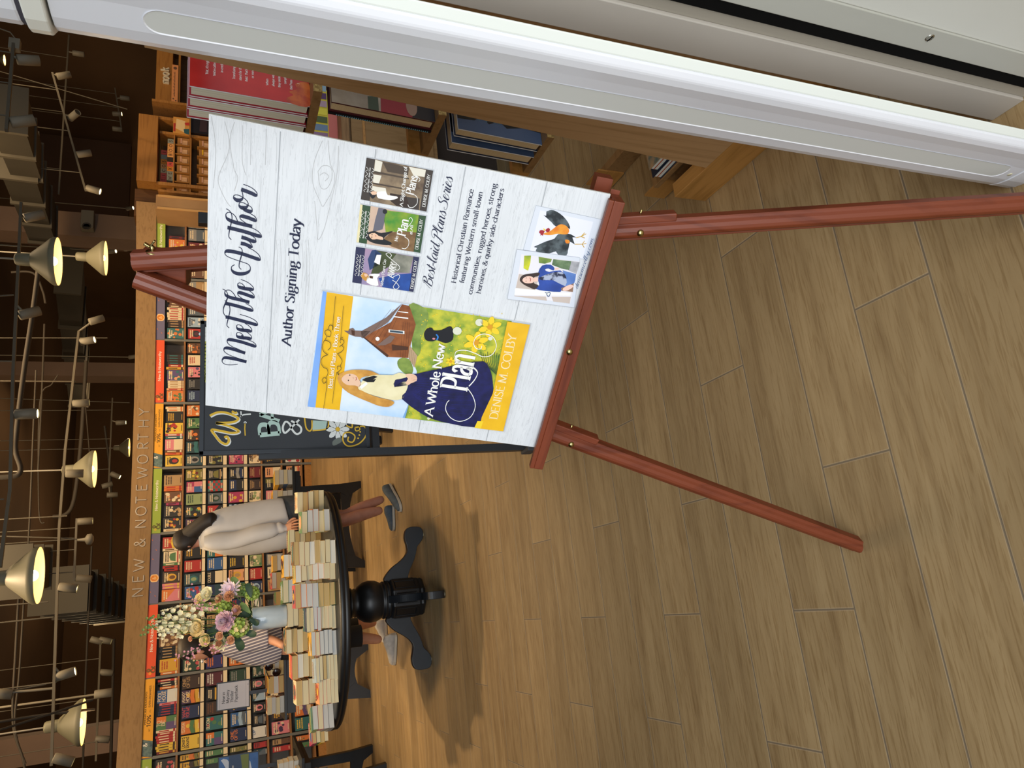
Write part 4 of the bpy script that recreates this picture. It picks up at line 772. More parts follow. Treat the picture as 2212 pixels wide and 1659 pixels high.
T(pr, 'denisemcolby.com', Z7, (1105, 1275), (1338, 560), (1052, 1262), mat('print_slate_ink', '#3d5a86', .5), style='script', thin=.34)
pr.line(Z7([(640, 1318), (668, 1330), (700, 1318), (715, 1335), (690, 1382), (660, 1340)]), .0011, mat('print_slate_ink'))
pr.b.build('printed_snapshot', poster, 'printed snapshot of a person in a denim jacket')
# ---- easel
MAH = wood('mahogany', '#74351c', '#582310', 2, 10., .45, 10., coat=0.)
MAHX = wood('mahogany_rail', '#78371e', '#5d2612', 0, 10., .45, 10., coat=0.)
BRASS = mat('brass', '#b5a26a', .25, 1.)
easel = empty('easel', PP(.22, -.831, 0), 'mahogany display easel holding the white author signing poster', 'easel', rot=PROT)
easel.location = PBL
def leg(name, a, c, d0, right):
    """moulded leg: rounded rib on a flat strip; a, c are (s, t)"""
    prof = [(-.019, .013), (-.019, .003), (-.0135, .003), (-.0125, -.004), (-.009, -.011), (-.003, -.0145), (.003, -.0145), (.009, -.012), (.0135, -.007), (.017, -.006), (.019, -.006), (.019, .013)]
    if not right: prof = prof
    b = MB(); b.prism([(r, -u) for r, u in prof], P3(*a, d0), P3(*c, d0), MAH, up=-PNA, smooth=False)
    return b.build(name, easel, bevel=.0012)
LF, LT, RF, RT = (-.193, -.845), (.2085, .729), (.651, -.845), (.2385, .729)
leg('front_leg', LF, LT, .034, False); leg('front_leg', RF, RT, .034, True)
b = MB(); b.bar(P3(.2235, .725, .062), atz(1556, 486)+V((0, 0, .004)), .030, .020, MAH, up=-PNA); b.build('rear_leg', easel, bevel=.002)
b = MB(); b.box((.196, .052, .655), (.251, .085, .727), MAH, T=lambda p: P3(p.x, p.z, p.y)); b.build('top_block', easel, bevel=.002)
b = MB()
RLB = lambda p: P3(p.x, p.z, p.y)
b.box((-.036, -.022, -.021), (.505, .0185, -.003), MAHX, T=RLB); b.box((-.036, -.022, -.003), (.505, -.010, .0055), MAHX, T=RLB)
led = b.build('ledge', easel, bevel=.0015)
b = MB(); b.box((-.005, .0185, -.020), (.512, .020, -.004), MAHX, T=RLB); b.box((.470, .048, -.012), (.520, .075, .016), MAHX, T=RLB); b.build('ledge_support', easel, bevel=.002)
for s_, sgn in ((.0265, 1), (.4275, -1)):
    t0 = -.075; ls = LF[0]+(LT[0]-LF[0])*(t0-LF[1])/(LT[1]-LF[1]) if sgn > 0 else RF[0]+(RT[0]-RF[0])*(t0-RF[1])/(RT[1]-RF[1])
    sl = (LT[0]-LF[0])/(LT[1]-LF[1]) if sgn > 0 else (RT[0]-RF[0])/(RT[1]-RF[1])
    off = .022
    b = MB(); b.bar(P3(ls+off+sl*.075, t0+.075, .036), P3(ls+off-sl*.055, t0-.055, .036), .014, .022, MAH, up=-PNA); b.build('support_block', easel, bevel=.002)
    b = MB(); b.lathe([(.0062, 0), (.0058, .002), (.003, .0042), (.0001, .0046)], P3(ls, t0, .020), BRASS, n=16, axis=-PNA); b.build('brass_knob', easel, 'round brass knob')
    b = MB(); b.lathe([(.0022, 0), (.0022, .006), (.0001, .0065)], P3(ls+off+.007, t0+.005, .036), BRASS, n=10, axis=PEX); b.build('brass_pin', easel)
b = MB(); b.lathe([(.0062, 0), (.0058, .0015), (.003, .0035), (.0001, .0038)], P3(.2285, -.0035, -.022), BRASS, n=16, axis=-PNA); b.build('brass_knob', easel, 'round brass knob')
wc = P3(.2620, .702, .036); b = MB(); b.lathe([(.0105, 0), (.0105, .0012), (.006, .0022), (.006, .0036)], wc, BRASS, n=20, axis=PEX)
b.lathe([(.0042, .003), (.0045, .008), (.0028, .011)], wc, BRASS, n=12, axis=PEX); b.bar(wc+PEX*.009+PEY*.003, wc+PEX*.021-PEY*.004, .003, .006, BRASS, up=PNA); b.bar(wc+PEX*.009+PEY*.004, wc+PEX*.013+PEY*.012, .004, .007, BRASS, up=PNA)
b.build('wing_nut', easel, 'brass wing nut', bevel=.0008)
# ------------------------------------------------------------------ book wall: bays of shelves on a gentle curve
HB = [(1735, 300.5), (1659, 304), (1560, 308), (1430, 315), (1200, 324.5), (1000, 330.5), (800, 335.5), (600, 337.5), (450, 338)]
def hbx(y):
    for (a, p), (b_, q) in zip(HB, HB[1:]):
        if b_ <= y <= a: return q+(p-q)*(y-b_)/(a-b_)
    return 338
BY = [1735, 1641, 1467, 1306.5, 1154, 1012, 871, 733.7, 600, 457.7]
BP = [atz(hbx(y), y, 2.1) for y in BY]
BAYN = ['far-left green-sign', 'left yellow-sign', 'left orange-sign', 'left purple-sign', 'middle green-sign', 'right yellow-sign', 'right orange-sign', 'right purple-sign', 'right green-sign']
class Bay:
    def __init__(s, k):
        s.A = V((BP[k].x, BP[k].y, 0)); B_ = V((BP[k+1].x, BP[k+1].y, 0)); s.w = (B_-s.A).length; s.ex = (B_-s.A).normalized(); s.n = V((s.ex.y, -s.ex.x, 0)); s.ang = math.atan2(s.ex.y, s.ex.x)
    def __call__(s, u, z, d=0.): return s.A+s.ex*u+s.n*d+V((0, 0, z))
    def hit(s, x, y, d=0.):
        p = atp(x, y, s.A+s.n*d, s.n); return ((p-s.A).dot(s.ex), p.z)
BAYS = [Bay(k) for k in range(9)]
STEEL = mat('shelf_grey', '#77766f', .5, .2); BACKP = mat('shelf_back', '#8a8378', .8); SHW = wood('shelf_edge', '#9a6b3a', '#83552a', 0, 12., .5, 8.); TAGM = mat('ticket_cream', '#ecd9b4', .6); DKL = mat('gap_dark', '#3a352e', .8)
HEAD = wood('header_oak', '#957343', '#846335', 0, 9., .5, 14.)
ROWS = {1: (1.735, .235), 2: (1.476, .225), 3: (1.212, .21), 4: (.936, .212), 5: (.707, .172), 6: (.43, .225), 7: (.15, .22)}
LABZ = {2: (1.430, 1.474), 3: (1.158, 1.210), 4: (.886, .934)}
for k, B_ in enumerate(BAYS):
    o = empty('bookcase', B_((B_.w)/2, 0, -.15), 'grey steel wall bookcase of the %s bay' % BAYN[k], 'bookcase', 'bookcases along the book wall', rot=(0, 0, B_.ang))
    TT = lambda p, B_=B_: B_(p.x, p.z, -p.y)
    b = MB(); b.box((.002, .30, .0), (B_.w-.002, .32, 2.10), BACKP, T=TT); b.build('back_panel', o)
    for u in (.0, B_.w-.016):
        b = MB(); b.box((u, .0, 0), (u+.016, .30, 2.10), STEEL, T=TT); b.build('upright', o)
    b = MB(); b.box((.016, .02, 0), (B_.w-.016, .30, .095), OAKW, T=TT); b.build('base', o, 'orange-brown base board')
    for z in (.135, .415, .69, 1.72):
        b = MB(); b.box((.016, .0, z-.008), (B_.w-.016, .30, z+.014), SHW, T=TT); b.build('shelf', o, 'brown-edged shelf')
    for r, (z0, z1) in LABZ.items():
        b = MB(); b.box((.016, .012, z1-.012), (B_.w-.016, .30, z1), STEEL, T=TT); s_ = b.build('shelf', o)
        b = MB(); n = 5; st_ = (B_.w-.03)/n
        b.box((.016, .006, z0), (B_.w-.016, .012, z1-.001), DKL, T=TT)
        for i in range(n): b.box((.016+st_*i+.006, .002, z0+.002), (.016+st_*(i+1)-.006, .0065, z1-.003), TAGM, T=TT)
        b.build('ticket_strip', s_, 'cream price tickets')
hd = empty('header_board', BAYS[4](.4, 2.1, 0), 'long oak header board lettered across the top of the book wall', 'header')
b = MB()
PTS = [B_.A for B_ in BAYS]+[BAYS[-1](BAYS[-1].w+.12, 0)]
for i in range(len(PTS)-1):
    B_ = BAYS[i]; e = B_.ex
    f0, f1 = PTS[i]+B_.n*.03, PTS[i+1]+B_.n*.03
    if i: f0 = PTS[i]+(BAYS[i-1].n+B_.n).normalized()*.03
    if i < 8: f1 = PTS[i+1]+(BAYS[i+1].n+B_.n).normalized()*.03
    g0, g1 = f0+V((0, .35, 0)), f1+V((0, .35, 0))
    z0, z1 = V((0, 0, 2.10)), V((0, 0, 2.352))
    b.raw([f0+z0, f1+z0, g1+z0, g0+z0, f0+z1, f1+z1, g1+z1, g0+z1], [(0, 3, 2, 1), (4, 5, 6, 7), (0, 1, 5, 4), (2, 3, 7, 6), (1, 2, 6, 5), (3, 0, 4, 7)], HEAD)
b.build('board', hd)
LETM = mat('letter_silver', '#b8ab98', .35, .6)
def letter_on(B_, ch, u, z, h, m, parent, d, thin=.75, depth=.012, width=1.0):
    """raised letter standing off a vertical face"""
    b = MB(); w, st = glyph(ch); q = h/7.2
    for kk, pts in st:
        if kk == 'C': pts = [(p.x, p.y) for p in cat_rom(pts, 5)]
        segs = [pts] if kk == 'C' else [pts[i:i+2] for i in range(len(pts)-1)]
        for sg in segs:
            le, ri = stroke_poly(sg, thin, thin, nib_roman); n = len(le)
            f = lambda p, dd: B_(u+(p[0]-w/2)*q*width, z+p[1]*q, d+dd)
            vs = [f(p, depth) for p in le]+[f(p, depth) for p in ri]+[f(p, 0) for p in le]+[f(p, 0) for p in ri]
            fs = []
            for i in range(n-1): fs += [(i, i+1, n+i+1, n+i), (i, 2*n+i, 2*n+i+1, i+1), (n+i, n+i+1, 3*n+i+1, 3*n+i)]
            fs += [(0, n, 3*n, 2*n), (n-1, 3*n-1, 4*n-1, 2*n-1)]
            b.raw(vs, fs, m)
    return b.build('letter', parent)
for ch, y, x in zip('YHTROWETON&WEN', (890, 915, 944, 963, 992, 1021.5, 1054, 1080, 1104, 1131.6, 1173, 1220.7, 1251, 1280), (312, 311.5, 311, 310.5, 309.5, 308.5, 307, 306, 305.5, 304.5, 303, 300.5, 298.5, 297)):
    k = next(i for i in range(9) if BY[i+1] <= y <= BY[i]); B_ = BAYS[k]; u, z = B_.hit(x, y, .03); letter_on(B_, ch, u, 2.163, .125, LETM, hd, .03)
# ------------------------------------------------------------------ coloured shelf signs under the header
SG = {'green': '#9db443', 'yellow': '#efa92b', 'orange': '#e8572f', 'purple': '#6c6787'}
for k, B_ in enumerate(BAYS):
    cn = BAYN[k].split()[-1].split('-')[0]; C1 = mat('sign_'+cn, SG[cn], .6)
    lb = '%s shelf sign over the %s' % (cn, {0: 'far-left bay', 1: 'second bay from the left', 2: 'third bay, behind the flowers', 3: 'bay left of the person in white', 4: 'bay right of the person in white', 5: 'bay left of the blackboard', 6: 'bay above the blackboard', 7: 'bay behind the easel top', 8: 'bay at the right end'}[k])
    o = empty('shelf_sign', B_(B_.w/2, 1.985, .004), lb, 'sign', 'coloured signs over the bays', rot=(0, 0, B_.ang))
    b = MB(); b.box((.008, -.008, 1.985), (B_.w-.008, -.002, 2.096), C1, T=lambda p, B_=B_: B_(p.x, p.z, -p.y)); b.build('panel', o)
    p = Print(lambda s, t, kk=0., B_=B_: B_(s, 1.985+t, .0084+kk), step=.0006); w = B_.w
    IW = mat('sign_ink_white', '#f4efe2', .6)
    if cn in ('green', 'orange'):
        p.text('New & Noteworthy', w*.58, .042, .032, IW, 'c', 'serif', width=w*.47, thin=.7, thick=1.2)
        p.text('&', .10, .008, .088, mat('sign_amp_olive', '#6a6430', .6) if cn == 'green' else mat('sign_amp_brown', '#7a5a2c', .6), 'c', 'serif', thin=.8, thick=1.5)
        p.ell(.055, .062, .018, .016, mat('sign_leaf', '#c9b540', .6) if cn == 'green' else mat('sign_flower', '#f0a030', .6)); p.ell(w*.88, .055, .006, .006, C1)
    elif cn == 'yellow':
        IB = mat('sign_ink_black', '#3a2d12', .6)
        p.text('PREMIUM MEMBERS', w*.62, .082, .017, IB, 'c', 'sans', width=w*.42, thin=1.1, thick=1.1)
        p.text('GET', w*.34, .035, .014, IB, 'c', 'sans'); p.text('10%', w*.455, .032, .040, IB, 'c', 'sans', width=w*.15, thin=1.0, thick=1.0); p.text('OFF &', w*.57, .034, .016, IB, 'c', 'script'); p.text('EARN REWARDS', w*.765, .040, .019, IB, 'c', 'sans', width=w*.28, thin=1.1, thick=1.1)
        p.line([(w*.62, .018), (w*.90, .018)], .003, IB)
        p.b.build('lettering', o); p = Print(p.F, step=.0006)
        p.poly([(.008, 0), (w*.20, 0), (w*.235, .11), (.03, .11)], noisy('sign_peacock', '#3d5560', '#6a7f7a', 30., .6)); p.up()
        p.text('&', w*.165, .058, .042, IW, 'c', 'serif', thin=.9, thick=1.5)
        for i in range(7): p.line([(.02+.016*i, .01), (.03+.014*i, .05), (.04+.015*i, .09)], .003, mat('sign_teal', '#7fa09a', .6))
    else:
        for x, y, r in ((w*.36, .045, .055), (w*.36, .075, .040)): 
            p.poly([(x+r*math.cos(a*.5236)*(1+.1*(a % 2))*.9, .055+min(.053, max(-.053, r*math.sin(a*.5236)*(1+.1*(a % 2))))) for a in range(12)], mat('sign_peach', '#f0c48c', .6) if r > .05 else noisy('sign_amber', '#e8962e', '#d8761a', 20., .6), 2); p.up()
        p.text('&', w*.36, .037, .038, mat('sign_peach'), 'c', 'serif', thin=1., thick=1.6)
        for x, y in ((w*.10, .03), (w*.16, .085), (w*.62, .07), (w*.75, .035), (w*.9, .085)): p.poly([(x, y), (x+.014, y+.006), (x+.02, y+.016), (x+.006, y+.012)], mat('sign_ember', '#e07a3a', .6))
    p.b.build('lettering' if cn != 'yellow' else 'corner_art', o)
# ------------------------------------------------------------------ the books on the wall
PAL = dict(red='#b02a22', dkred='#6d1a1c', maroon='#57202a', rose='#c04a50', pink='#d9808a', magenta='#a8345e', orange='#d9772e', peach='#e0a070', gold='#d8a531', yellow='#e3bd3e', cream='#e6d3ae', white='#dcdad2', grey='#8c8a86', slate='#56606a', black='#1c1a1b', brown='#6b4527', umber='#3a281d', tan='#b08d5e', olive='#7a7434', green='#4d7a4c', sage='#93a370', darkgreen='#26402f', teal='#2f6a6c', darkteal='#24424a', blue='#2f5c98', paleblue='#9db6cc', navy='#1d2b52', indigo='#2c2a66', purple='#5d4a7a', plum='#41284a')
def cm(n): return mat('cover_'+n, PAL[n], .45)
CW = {'darkgreen': 'dark green', 'darkteal': 'dark teal', 'dkred': 'dark red', 'paleblue': 'pale blue'}
def cover_art(p, w, h, c1, c2, c3, style, text, rg):
    m1, m2, m3 = cm(c1), cm(c2), cm(c3)
    if style == 'd': p.poly([(0, 0), (w, 0), (w, h*.25), (0, h*.85)], m2)
    elif style == 'h': p.poly([(0, 0), (w, 0), (w, h*.5), (0, h*.5)], m2)
    elif style == 'q': p.poly([(0, 0), (w*.55, 0), (w*.55, h*.52), (0, h*.52)], m2); p.poly([(w*.55, h*.52), (w, h*.52), (w, h), (w*.55, h)], m3)
    elif style == 'g':
        for i, mm in enumerate((m3, m2)): p.poly([(0, h*(.22*i)), (w, h*(.22*i+.06)), (w, h*(.22*i+.28)), (w*.5, h*(.22*i+.34)), (0, h*(.22*i+.24))], mm)
        p.ell(w*.6, h*.62, w*.16, w*.16, m3)
    elif style == 'c': p.ell(w*.5, h*.5, w*.32, h*.3, m2); p.up(); p.ell(w*.5, h*.45, w*.16, h*.17, m3)
    elif style == 'k':
        for i in range(4):
            for j in range(6):
                if (i+j) % 2: p.poly([(w*i/4, h*j/6), (w*(i+1)/4, h*j/6), (w*(i+1)/4, h*(j+1)/6), (w*i/4, h*(j+1)/6)], m2)
    elif style == 'f':
        for i in range(9):
            x, y, r = rg.uniform(.12, .88)*w, rg.uniform(.1, .9)*h, rg.uniform(.07, .16)*w
            p.ell(x, y, min(r, x, w-x), min(r*1.1, y, h-y), m2 if i % 3 else m3, n=9)
            p.up()
    elif style == 's': p.poly([(0, h*.12), (w, h*.12), (w, h*.2), (0, h*.2)], m2); p.poly([(w*.1, h*.28), (w*.9, h*.28), (w*.8, h*.6), (w*.5, h*.66), (w*.2, h*.58)], m3)
    p.up(); lt = cm('cream') if c1 not in ('cream', 'white', 'yellow', 'gold', 'peach', 'sage', 'paleblue', 'tan') else cm('umber')
    if style in ('t', 's', 'g') and not text: lt = m2 if style == 't' else lt
    if text:
        ws = text.split('/'); hh = min(h*.17, h*.62/len(ws))
        for i, t_ in enumerate(ws): p.text(t_, w/2, h*.80-hh*1.3*i, hh, cm(c2) if style == 't' else lt, 'c', 'sans', width=w*min(.82, .17*len(t_)+.1), thin=1.2, thick=1.2)
    else:
        n = 3 if style == 't' else 2
        for i in range(n):
            a = rg.uniform(.55, .8); y = h*(.82-.13*i); hh = h*.075
            x = w*(1-a)/2
            while x < w*(1+a)/2:
                q = rg.uniform(.05, .11)*w; p.poly([(x, y), (x+q, y), (x+q, y+hh), (x, y+hh)], lt); x += q+.025*w
    a = rg.uniform(.4, .7); p.poly([(w*(1-a)/2, h*.05), (w*(1+a)/2, h*.05), (w*(1+a)/2, h*.085), (w*(1-a)/2, h*.085)], lt)
USED = {}
def uniq(lb):
    USED[lb] = USED.get(lb, 0)+1
    return lb
ORD = ['first', 'second', 'third', 'fourth', 'fifth', 'sixth', 'seventh', 'eighth', 'ninth', 'tenth', 'eleventh', 'twelfth', 'thirteenth', 'fourteenth', 'fifteenth', 'sixteenth', 'seventeenth', 'eighteenth', 'nineteenth', 'twentieth', '21st', '22nd', '23rd', '24th', '25th']
ROWN = {1: 'top', 2: 'second', 3: 'third', 4: 'fourth', 5: 'fifth', 6: 'sixth', 7: 'lowest'}
def face_book(loc, ang, w, h, t, c, style, text, label, group, lean=-.07, rg=RND):
    b = MB(); m1 = cm(c[0]); pg = PG[3]
    b.raw([(0, 0, 0), (w, 0, 0), (w, t, 0), (0, t, 0), (0, 0, h), (w, 0, h), (w, t, h), (0, t, h)], [(0, 1, 5, 4), (3, 0, 4, 7), (2, 3, 7, 6)], m1)
    b.raw([(0, 0, 0), (w, 0, 0), (w, t, 0), (0, t, 0), (0, 0, h), (w, 0, h), (w, t, h), (0, t, h)], [(0, 3, 2, 1), (4, 5, 6, 7), (1, 2, 6, 5)], pg)
    p = Print(lambda s, q, k=0.: V((s, -k, q)), b, .0004); cover_art(p, w, h, c[0], c[1], c[2], style, text, rg)
    o = b.build('paperback', None, uniq(label), 'book', group, loc=(0, 0, 0)); o.location = loc; o.rotation_euler = (lean, 0, ang)
    return o
def spine_book(loc, ang, t, h, dp, c, label, group, rg=RND):
    b = MB(); m1 = cm(c[0])
    b.raw([(0, 0, 0), (t, 0, 0), (t, dp, 0), (0, dp, 0), (0, 0, h), (t, 0, h), (t, dp, h), (0, dp, h)], [(0, 1, 5, 4), (3, 0, 4, 7), (1, 2, 6, 5)], m1)
    b.raw([(0, 0, 0), (t, 0, 0), (t, dp, 0), (0, dp, 0), (0, 0, h), (t, 0, h), (t, dp, h), (0, dp, h)], [(0, 3, 2, 1), (4, 5, 6, 7), (2, 3, 7, 6)], PG[0])
    p = Print(lambda s, q, k=0.: V((s, -k, q)), b, .0004); m2 = cm(c[1])
    p.poly([(t*.3, h*.36), (t*.7, h*.36), (t*.7, h*.86), (t*.3, h*.86)], m2); p.poly([(0, h*.05), (t, h*.05), (t, h*.15), (0, h*.15)], m2)
    o = b.build('paperback', None, uniq(label), 'book', group, loc=(0, 0, 0)); o.location = loc; o.rotation_euler = (0, 0, ang)
    return o
def hidden(p):
    """is this point of the wall behind the poster or the blackboard?"""
    d = CM.transposed() @ (p-EYE); x = d.y/d.z*FPX+1106; y = 1659-(d.x/d.z*FPX+829.5)
    if y > 1668 or y < 452: return True
    if x > 440 and 690 < y < 976: return True
    if x > 462 and y < 985: return y < 975
    return x > 690
GRP = 'books on the shelves of the book wall'
R1 = {0: 'f black,rose,olive,f|f black,rose,olive,f',
 1: 's dkred,gold 1|s yellow,umber 3|s red,cream 4|s cream,red 1|f green,purple,orange,q:TO/BE|s navy,red 4|s pink,red 1|f blue,white,cream,h:POOL/HOUSE|s orange,cream 1|s black,cream 2|s red,cream 1',
 2: 's orange,cream 1|f gold,red,white,t|s black,tan 4|f brown,cream,tan,f|s grey,white 2|f black,grey,white,t',
 3: 'f orange,pink,peach,d|s pink,yellow 2|f umber,gold,brown,c|s red,black 2|s green,cream 1|f cream,red,green,s|s cream,brown 1|f red,yellow,orange,g',
 4: 's cream,tan 1|f black,gold,red,f|f black,tan,cream,f|s magenta,black 1|f brown,cream,orange,f|s orange,red 2|f tan,umber,black,t',
 5: 'f yellow,black,red,c|s orange,red 1|s brown,cream 1|f pink,cream,white,h|s teal,white 1|s rose,white 1|f yellow,red,black,f|f black,gold,grey,t|s cream,orange 2',
 6: 'f orange,green,brown,f|s peach,red 1|s cream,tan 3|f purple,teal,peach,f|s gold,umber 1|s red,cream 1|s umber,teal 4',
 7: 'f teal,orange,white,f|s umber,tan 3|s cream,red 5|s brown,cream 5', 8: 's black,red 2|f red,black,tan,f|f rose,pink,cream,t|f orange,yellow,pink,f|s dkred,black 1'}
FO = {(2, 0): 'gold,umber,olive,g|gold,orange,olive,g', (2, 1): 'yellow,umber,black,t:Upward/Bound|orange,green,yellow,g:YESTERYEAR|navy,rose,red,t:WAIT/FOR ME|plum,orange,gold,g:AWAY/HOUSE|umber,tan,gold,t:ONE/OF US',
 (2, 2): 'darkgreen,cream,rose,f|navy,red,cream,f|brown,gold,cream,t|black,red,grey,c|tan,brown,rose,h', (2, 3): 'blue,red,magenta,f|darkteal,teal,sage,c|red,cream,peach,t|black,gold,cream,t|umber,gold,black,c',
 (2, 4): 'plum,magenta,orange,f|black,green,gold,f|sage,darkgreen,olive,t|pink,blue,magenta,q|olive,yellow,dkred,f', (2, 5): 'darkteal,grey,black,c|darkteal,teal,black,g|umber,orange,green,f|green,sage,darkgreen,f|orange,cream,brown,f',
 (2, 6): 'navy,paleblue,white,t|black,grey,slate,t|pink,black,purple,f|cream,red,brown,t|brown,orange,umber,f', (2, 7): 'red,black,maroon,c|paleblue,white,slate,f|slate,white,blue,t|rose,indigo,red,t|grey,tan,brown,h', (2, 8): 'brown,cream,tan,t|rose,dkred,pink,t|dkred,peach,cream,f|grey,slate,tan,h|slate,grey,black,h',
 (3, 0): 'green,sage,cream,t|green,cream,sage,t', (3, 1): 'teal,purple,orange,q|teal,green,red,f:BLOOM|umber,brown,black,t|black,gold,grey,h|maroon,white,rose,t', (3, 2): 'indigo,orange,teal,t|brown,tan,cream,f|navy,cream,teal,t|tan,olive,brown,h|olive,cream,green,c',
 (3, 3): 'navy,darkteal,black,h|black,cream,white,h:DOUBLE|blue,cream,gold,t|teal,orange,sage,h|umber,gold,black,c', (3, 4): 'umber,red,dkred,f|red,black,white,d|slate,darkgreen,grey,c|red,teal,orange,k|black,tan,olive,s', (3, 5): 'black,olive,sage,f|navy,gold,grey,t|tan,red,brown,c|green,cream,olive,t|rose,cream,pink,h',
 (4, 0): 'olive,sage,cream,g|olive,tan,green,f', (4, 1): 'navy,orange,red,t:ONE/OF US|blue,paleblue,slate,g|navy,gold,grey,t|umber,olive,grey,t|darkgreen,grey,black,t', (4, 2): 'orange,brown,peach,f|tan,cream,red,t|black,blue,grey,c|cream,olive,brown,s|navy,red,white,t',
 (4, 3): 'teal,cream,pink,f|peach,gold,tan,c|black,yellow,olive,t|purple,cream,tan,h|plum,tan,cream,h', (4, 4): 'blue,red,navy,h|paleblue,navy,white,k|magenta,gold,rose,f|navy,black,slate,h|black,grey,navy,g', (4, 5): 'magenta,pink,plum,f|tan,red,brown,t|blue,cream,white,t|sage,olive,green,c|red,gold,black,h',
 (5, 0): 'darkteal,slate,black,d|red,black,grey,t', (5, 1): 'white,blue,slate,t:UP|black,grey,slate,s|black,pink,umber,c|darkteal,paleblue,black,d|black,pink,grey,c|darkgreen,grey,black,f', (5, 2): 'tan,orange,brown,t|navy,cream,grey,c|rose,cream,pink,t|umber,tan,gold,h|black,grey,white,s',
 (5, 3): 'navy,paleblue,slate,c|red,cream,black,t|sage,cream,green,f|pink,black,orange,c|pink,black,orange,c', (5, 4): 'purple,gold,umber,c|purple,tan,gold,g|cream,sage,olive,f|umber,tan,olive,t|dkred,tan,black,t', (5, 5): 'cream,tan,brown,f|olive,gold,brown,h|navy,cream,blue,t|red,cream,brown,h|tan,umber,brown,c',
 (6, 0): 'red,cream,blue,t|tan,brown,navy,h', (6, 1): 'pink,plum,cream,f|umber,gold,red,t|cream,orange,blue,s|black,yellow,grey,t|purple,teal,cream,h', (6, 4): 'red,black,maroon,c|cream,gold,red,t|pink,cream,red,t|black,red,olive,q|peach,cream,gold,h', (6, 3): 'tan,red,brown,t|cream,green,olive,h|grey,red,black,c|brown,tan,cream,s|navy,gold,grey,t',
 (7, 0): 'green,red,orange,f|orange,green,red,f', (7, 1): 'teal,yellow,purple,t|orange,purple,cream,g|green,orange,red,f|gold,red,green,f|blue,cream,teal,h', (7, 4): 'rose,cream,red,f|white,red,tan,f|brown,tan,umber,h|umber,tan,red,t|peach,red,cream,s', (6, 5): 'black,gold,red,t|purple,cream,blue,h', (7, 5): 'white,rose,red,f|tan,red,brown,t'}
for k, B_ in enumerate(BAYS):
    z0, H0 = ROWS[1]; u = .024; i = 0
    items = []
    for tok in R1[k].split('|'):
        if tok[0] == 'f':
            spec, _, tx = tok[2:].partition(':'); items.append(('f', spec.split(','), tx))
        else:
            _, cc, n = tok.split(' '); items += [('s', cc.split(','), '')]*int(n)
    nf = sum(1 for x in items if x[0] == 'f'); ns = len(items)-nf
    tw = B_.w-.05; fw = .150; sw = min(.036, (tw-nf*(fw+.008))/max(ns, 1)) if ns else 0
    if not ns: fw = tw/nf-.01
    if k == 0: u = B_.w-.024-nf*(fw+.008)
    for kind, c, tx in items:
        lb = '%s paperback%s, %s from left on top shelf of %s bay' % (CW.get(c[0], c[0]), '' if kind == 'f' else ' spine', ORD[i], BAYN[k]); i += 1
        if kind == 'f':
            if not hidden(B_(u+fw/2, z0+.12)): face_book(B_(u, z0+.0005, -.014), B_.ang, fw, .215+RND.uniform(-.012, .012), .022, c[:3], c[3], tx, lb, GRP)
            u += fw+.008
        else:
            hh = .205+RND.uniform(-.015, .02)
            if not hidden(B_(u+sw/2, z0+.12)): spine_book(B_(u, z0+.0005, -.02), B_.ang, sw*.93, hh, .14, c, lb, GRP)
            u += sw
    for r in range(2, 8):
        if (r, k) not in FO: continue
        z0, H0 = ROWS[r]; L_ = FO[(r, k)].split('|'); n = max(5, len(L_)) ; st_ = (B_.w-.036)/n
        for i, tok in enumerate(L_):
            spec, _, tx = tok.partition(':'); c = spec.split(',')
            j = i if k else n-len(L_)+i
            u = .018+st_*j+.012; w = st_-.024+RND.uniform(-.006, .010); h = H0-.012+RND.uniform(-.014, .004)
            if hidden(B_(u+w/2, z0+h*.5)) and hidden(B_(u+w/2, z0+h*.97)): continue
            lb = '%s paperback, %s from left on %s shelf of %s bay' % (CW.get(c[0], c[0]), ORD[i], ROWN[r], BAYN[k])
            face_book(B_(u, z0+.0008+(.001 if r > 4 else 0), -.020), B_.ang, w, h, .020, c[:3], c[3], tx, lb, GRP)
# ------------------------------------------------------------------ round pedestal table
BLKW = noisy('black_wood', '#17181a', '#101113', 6., .38); BLKB = noisy('black_blue_wood', '#1d2126', '#15181c', 5., .4)
TC = V((.065, 5.1, 0)); TZ = .71; TR = .745
tb = empty('round_table', TC, 'black round pedestal table piled with paperbacks and a vase', 'table')
b = MB(); b.lathe([(.001, TZ), (TR-.02, TZ), (TR-.004, TZ-.004), (TR, TZ-.012), (TR, TZ-.028), (TR-.006, TZ-.032), (TR-.003, TZ-.036), (TR-.003, TZ-.052), (TR-.012, TZ-.060), (.001, TZ-.060)], TC, BLKW, n=96); b.build('tabletop', tb)
b = MB(); b.lathe([(.10, TZ-.06), (.10, .60), (.085, .585), (.085, .545), (.098, .535), (.098, .52), (.088, .512), (.094, .50), (.088, .488), (.105, .475), (.128, .44), (.137, .40), (.133, .36), (.118, .33), (.112, .318), (.122, .312), (.122, .300), (.114, .294), (.126, .286), (.126, .274), (.116, .268), (.116, .25)], TC, BLKW, n=48); b.build('column', tb)
def octo(r, c=.38): 
    return [(r*math.cos(PI/8+i*PI/4)/math.cos(PI/8)*(1), r*math.sin(PI/8+i*PI/4)/math.cos(PI/8)) for i in range(8)]
b = MB()
rings = [[TC+V((x*q, y*q, z)) for x, y in octo(.125)] for q, z in ((.92, .268), (1., .258), (1., .085), (.96, .07), (.98, .055), (.90, .04))]
b.loft(rings, BLKW, smooth=False)
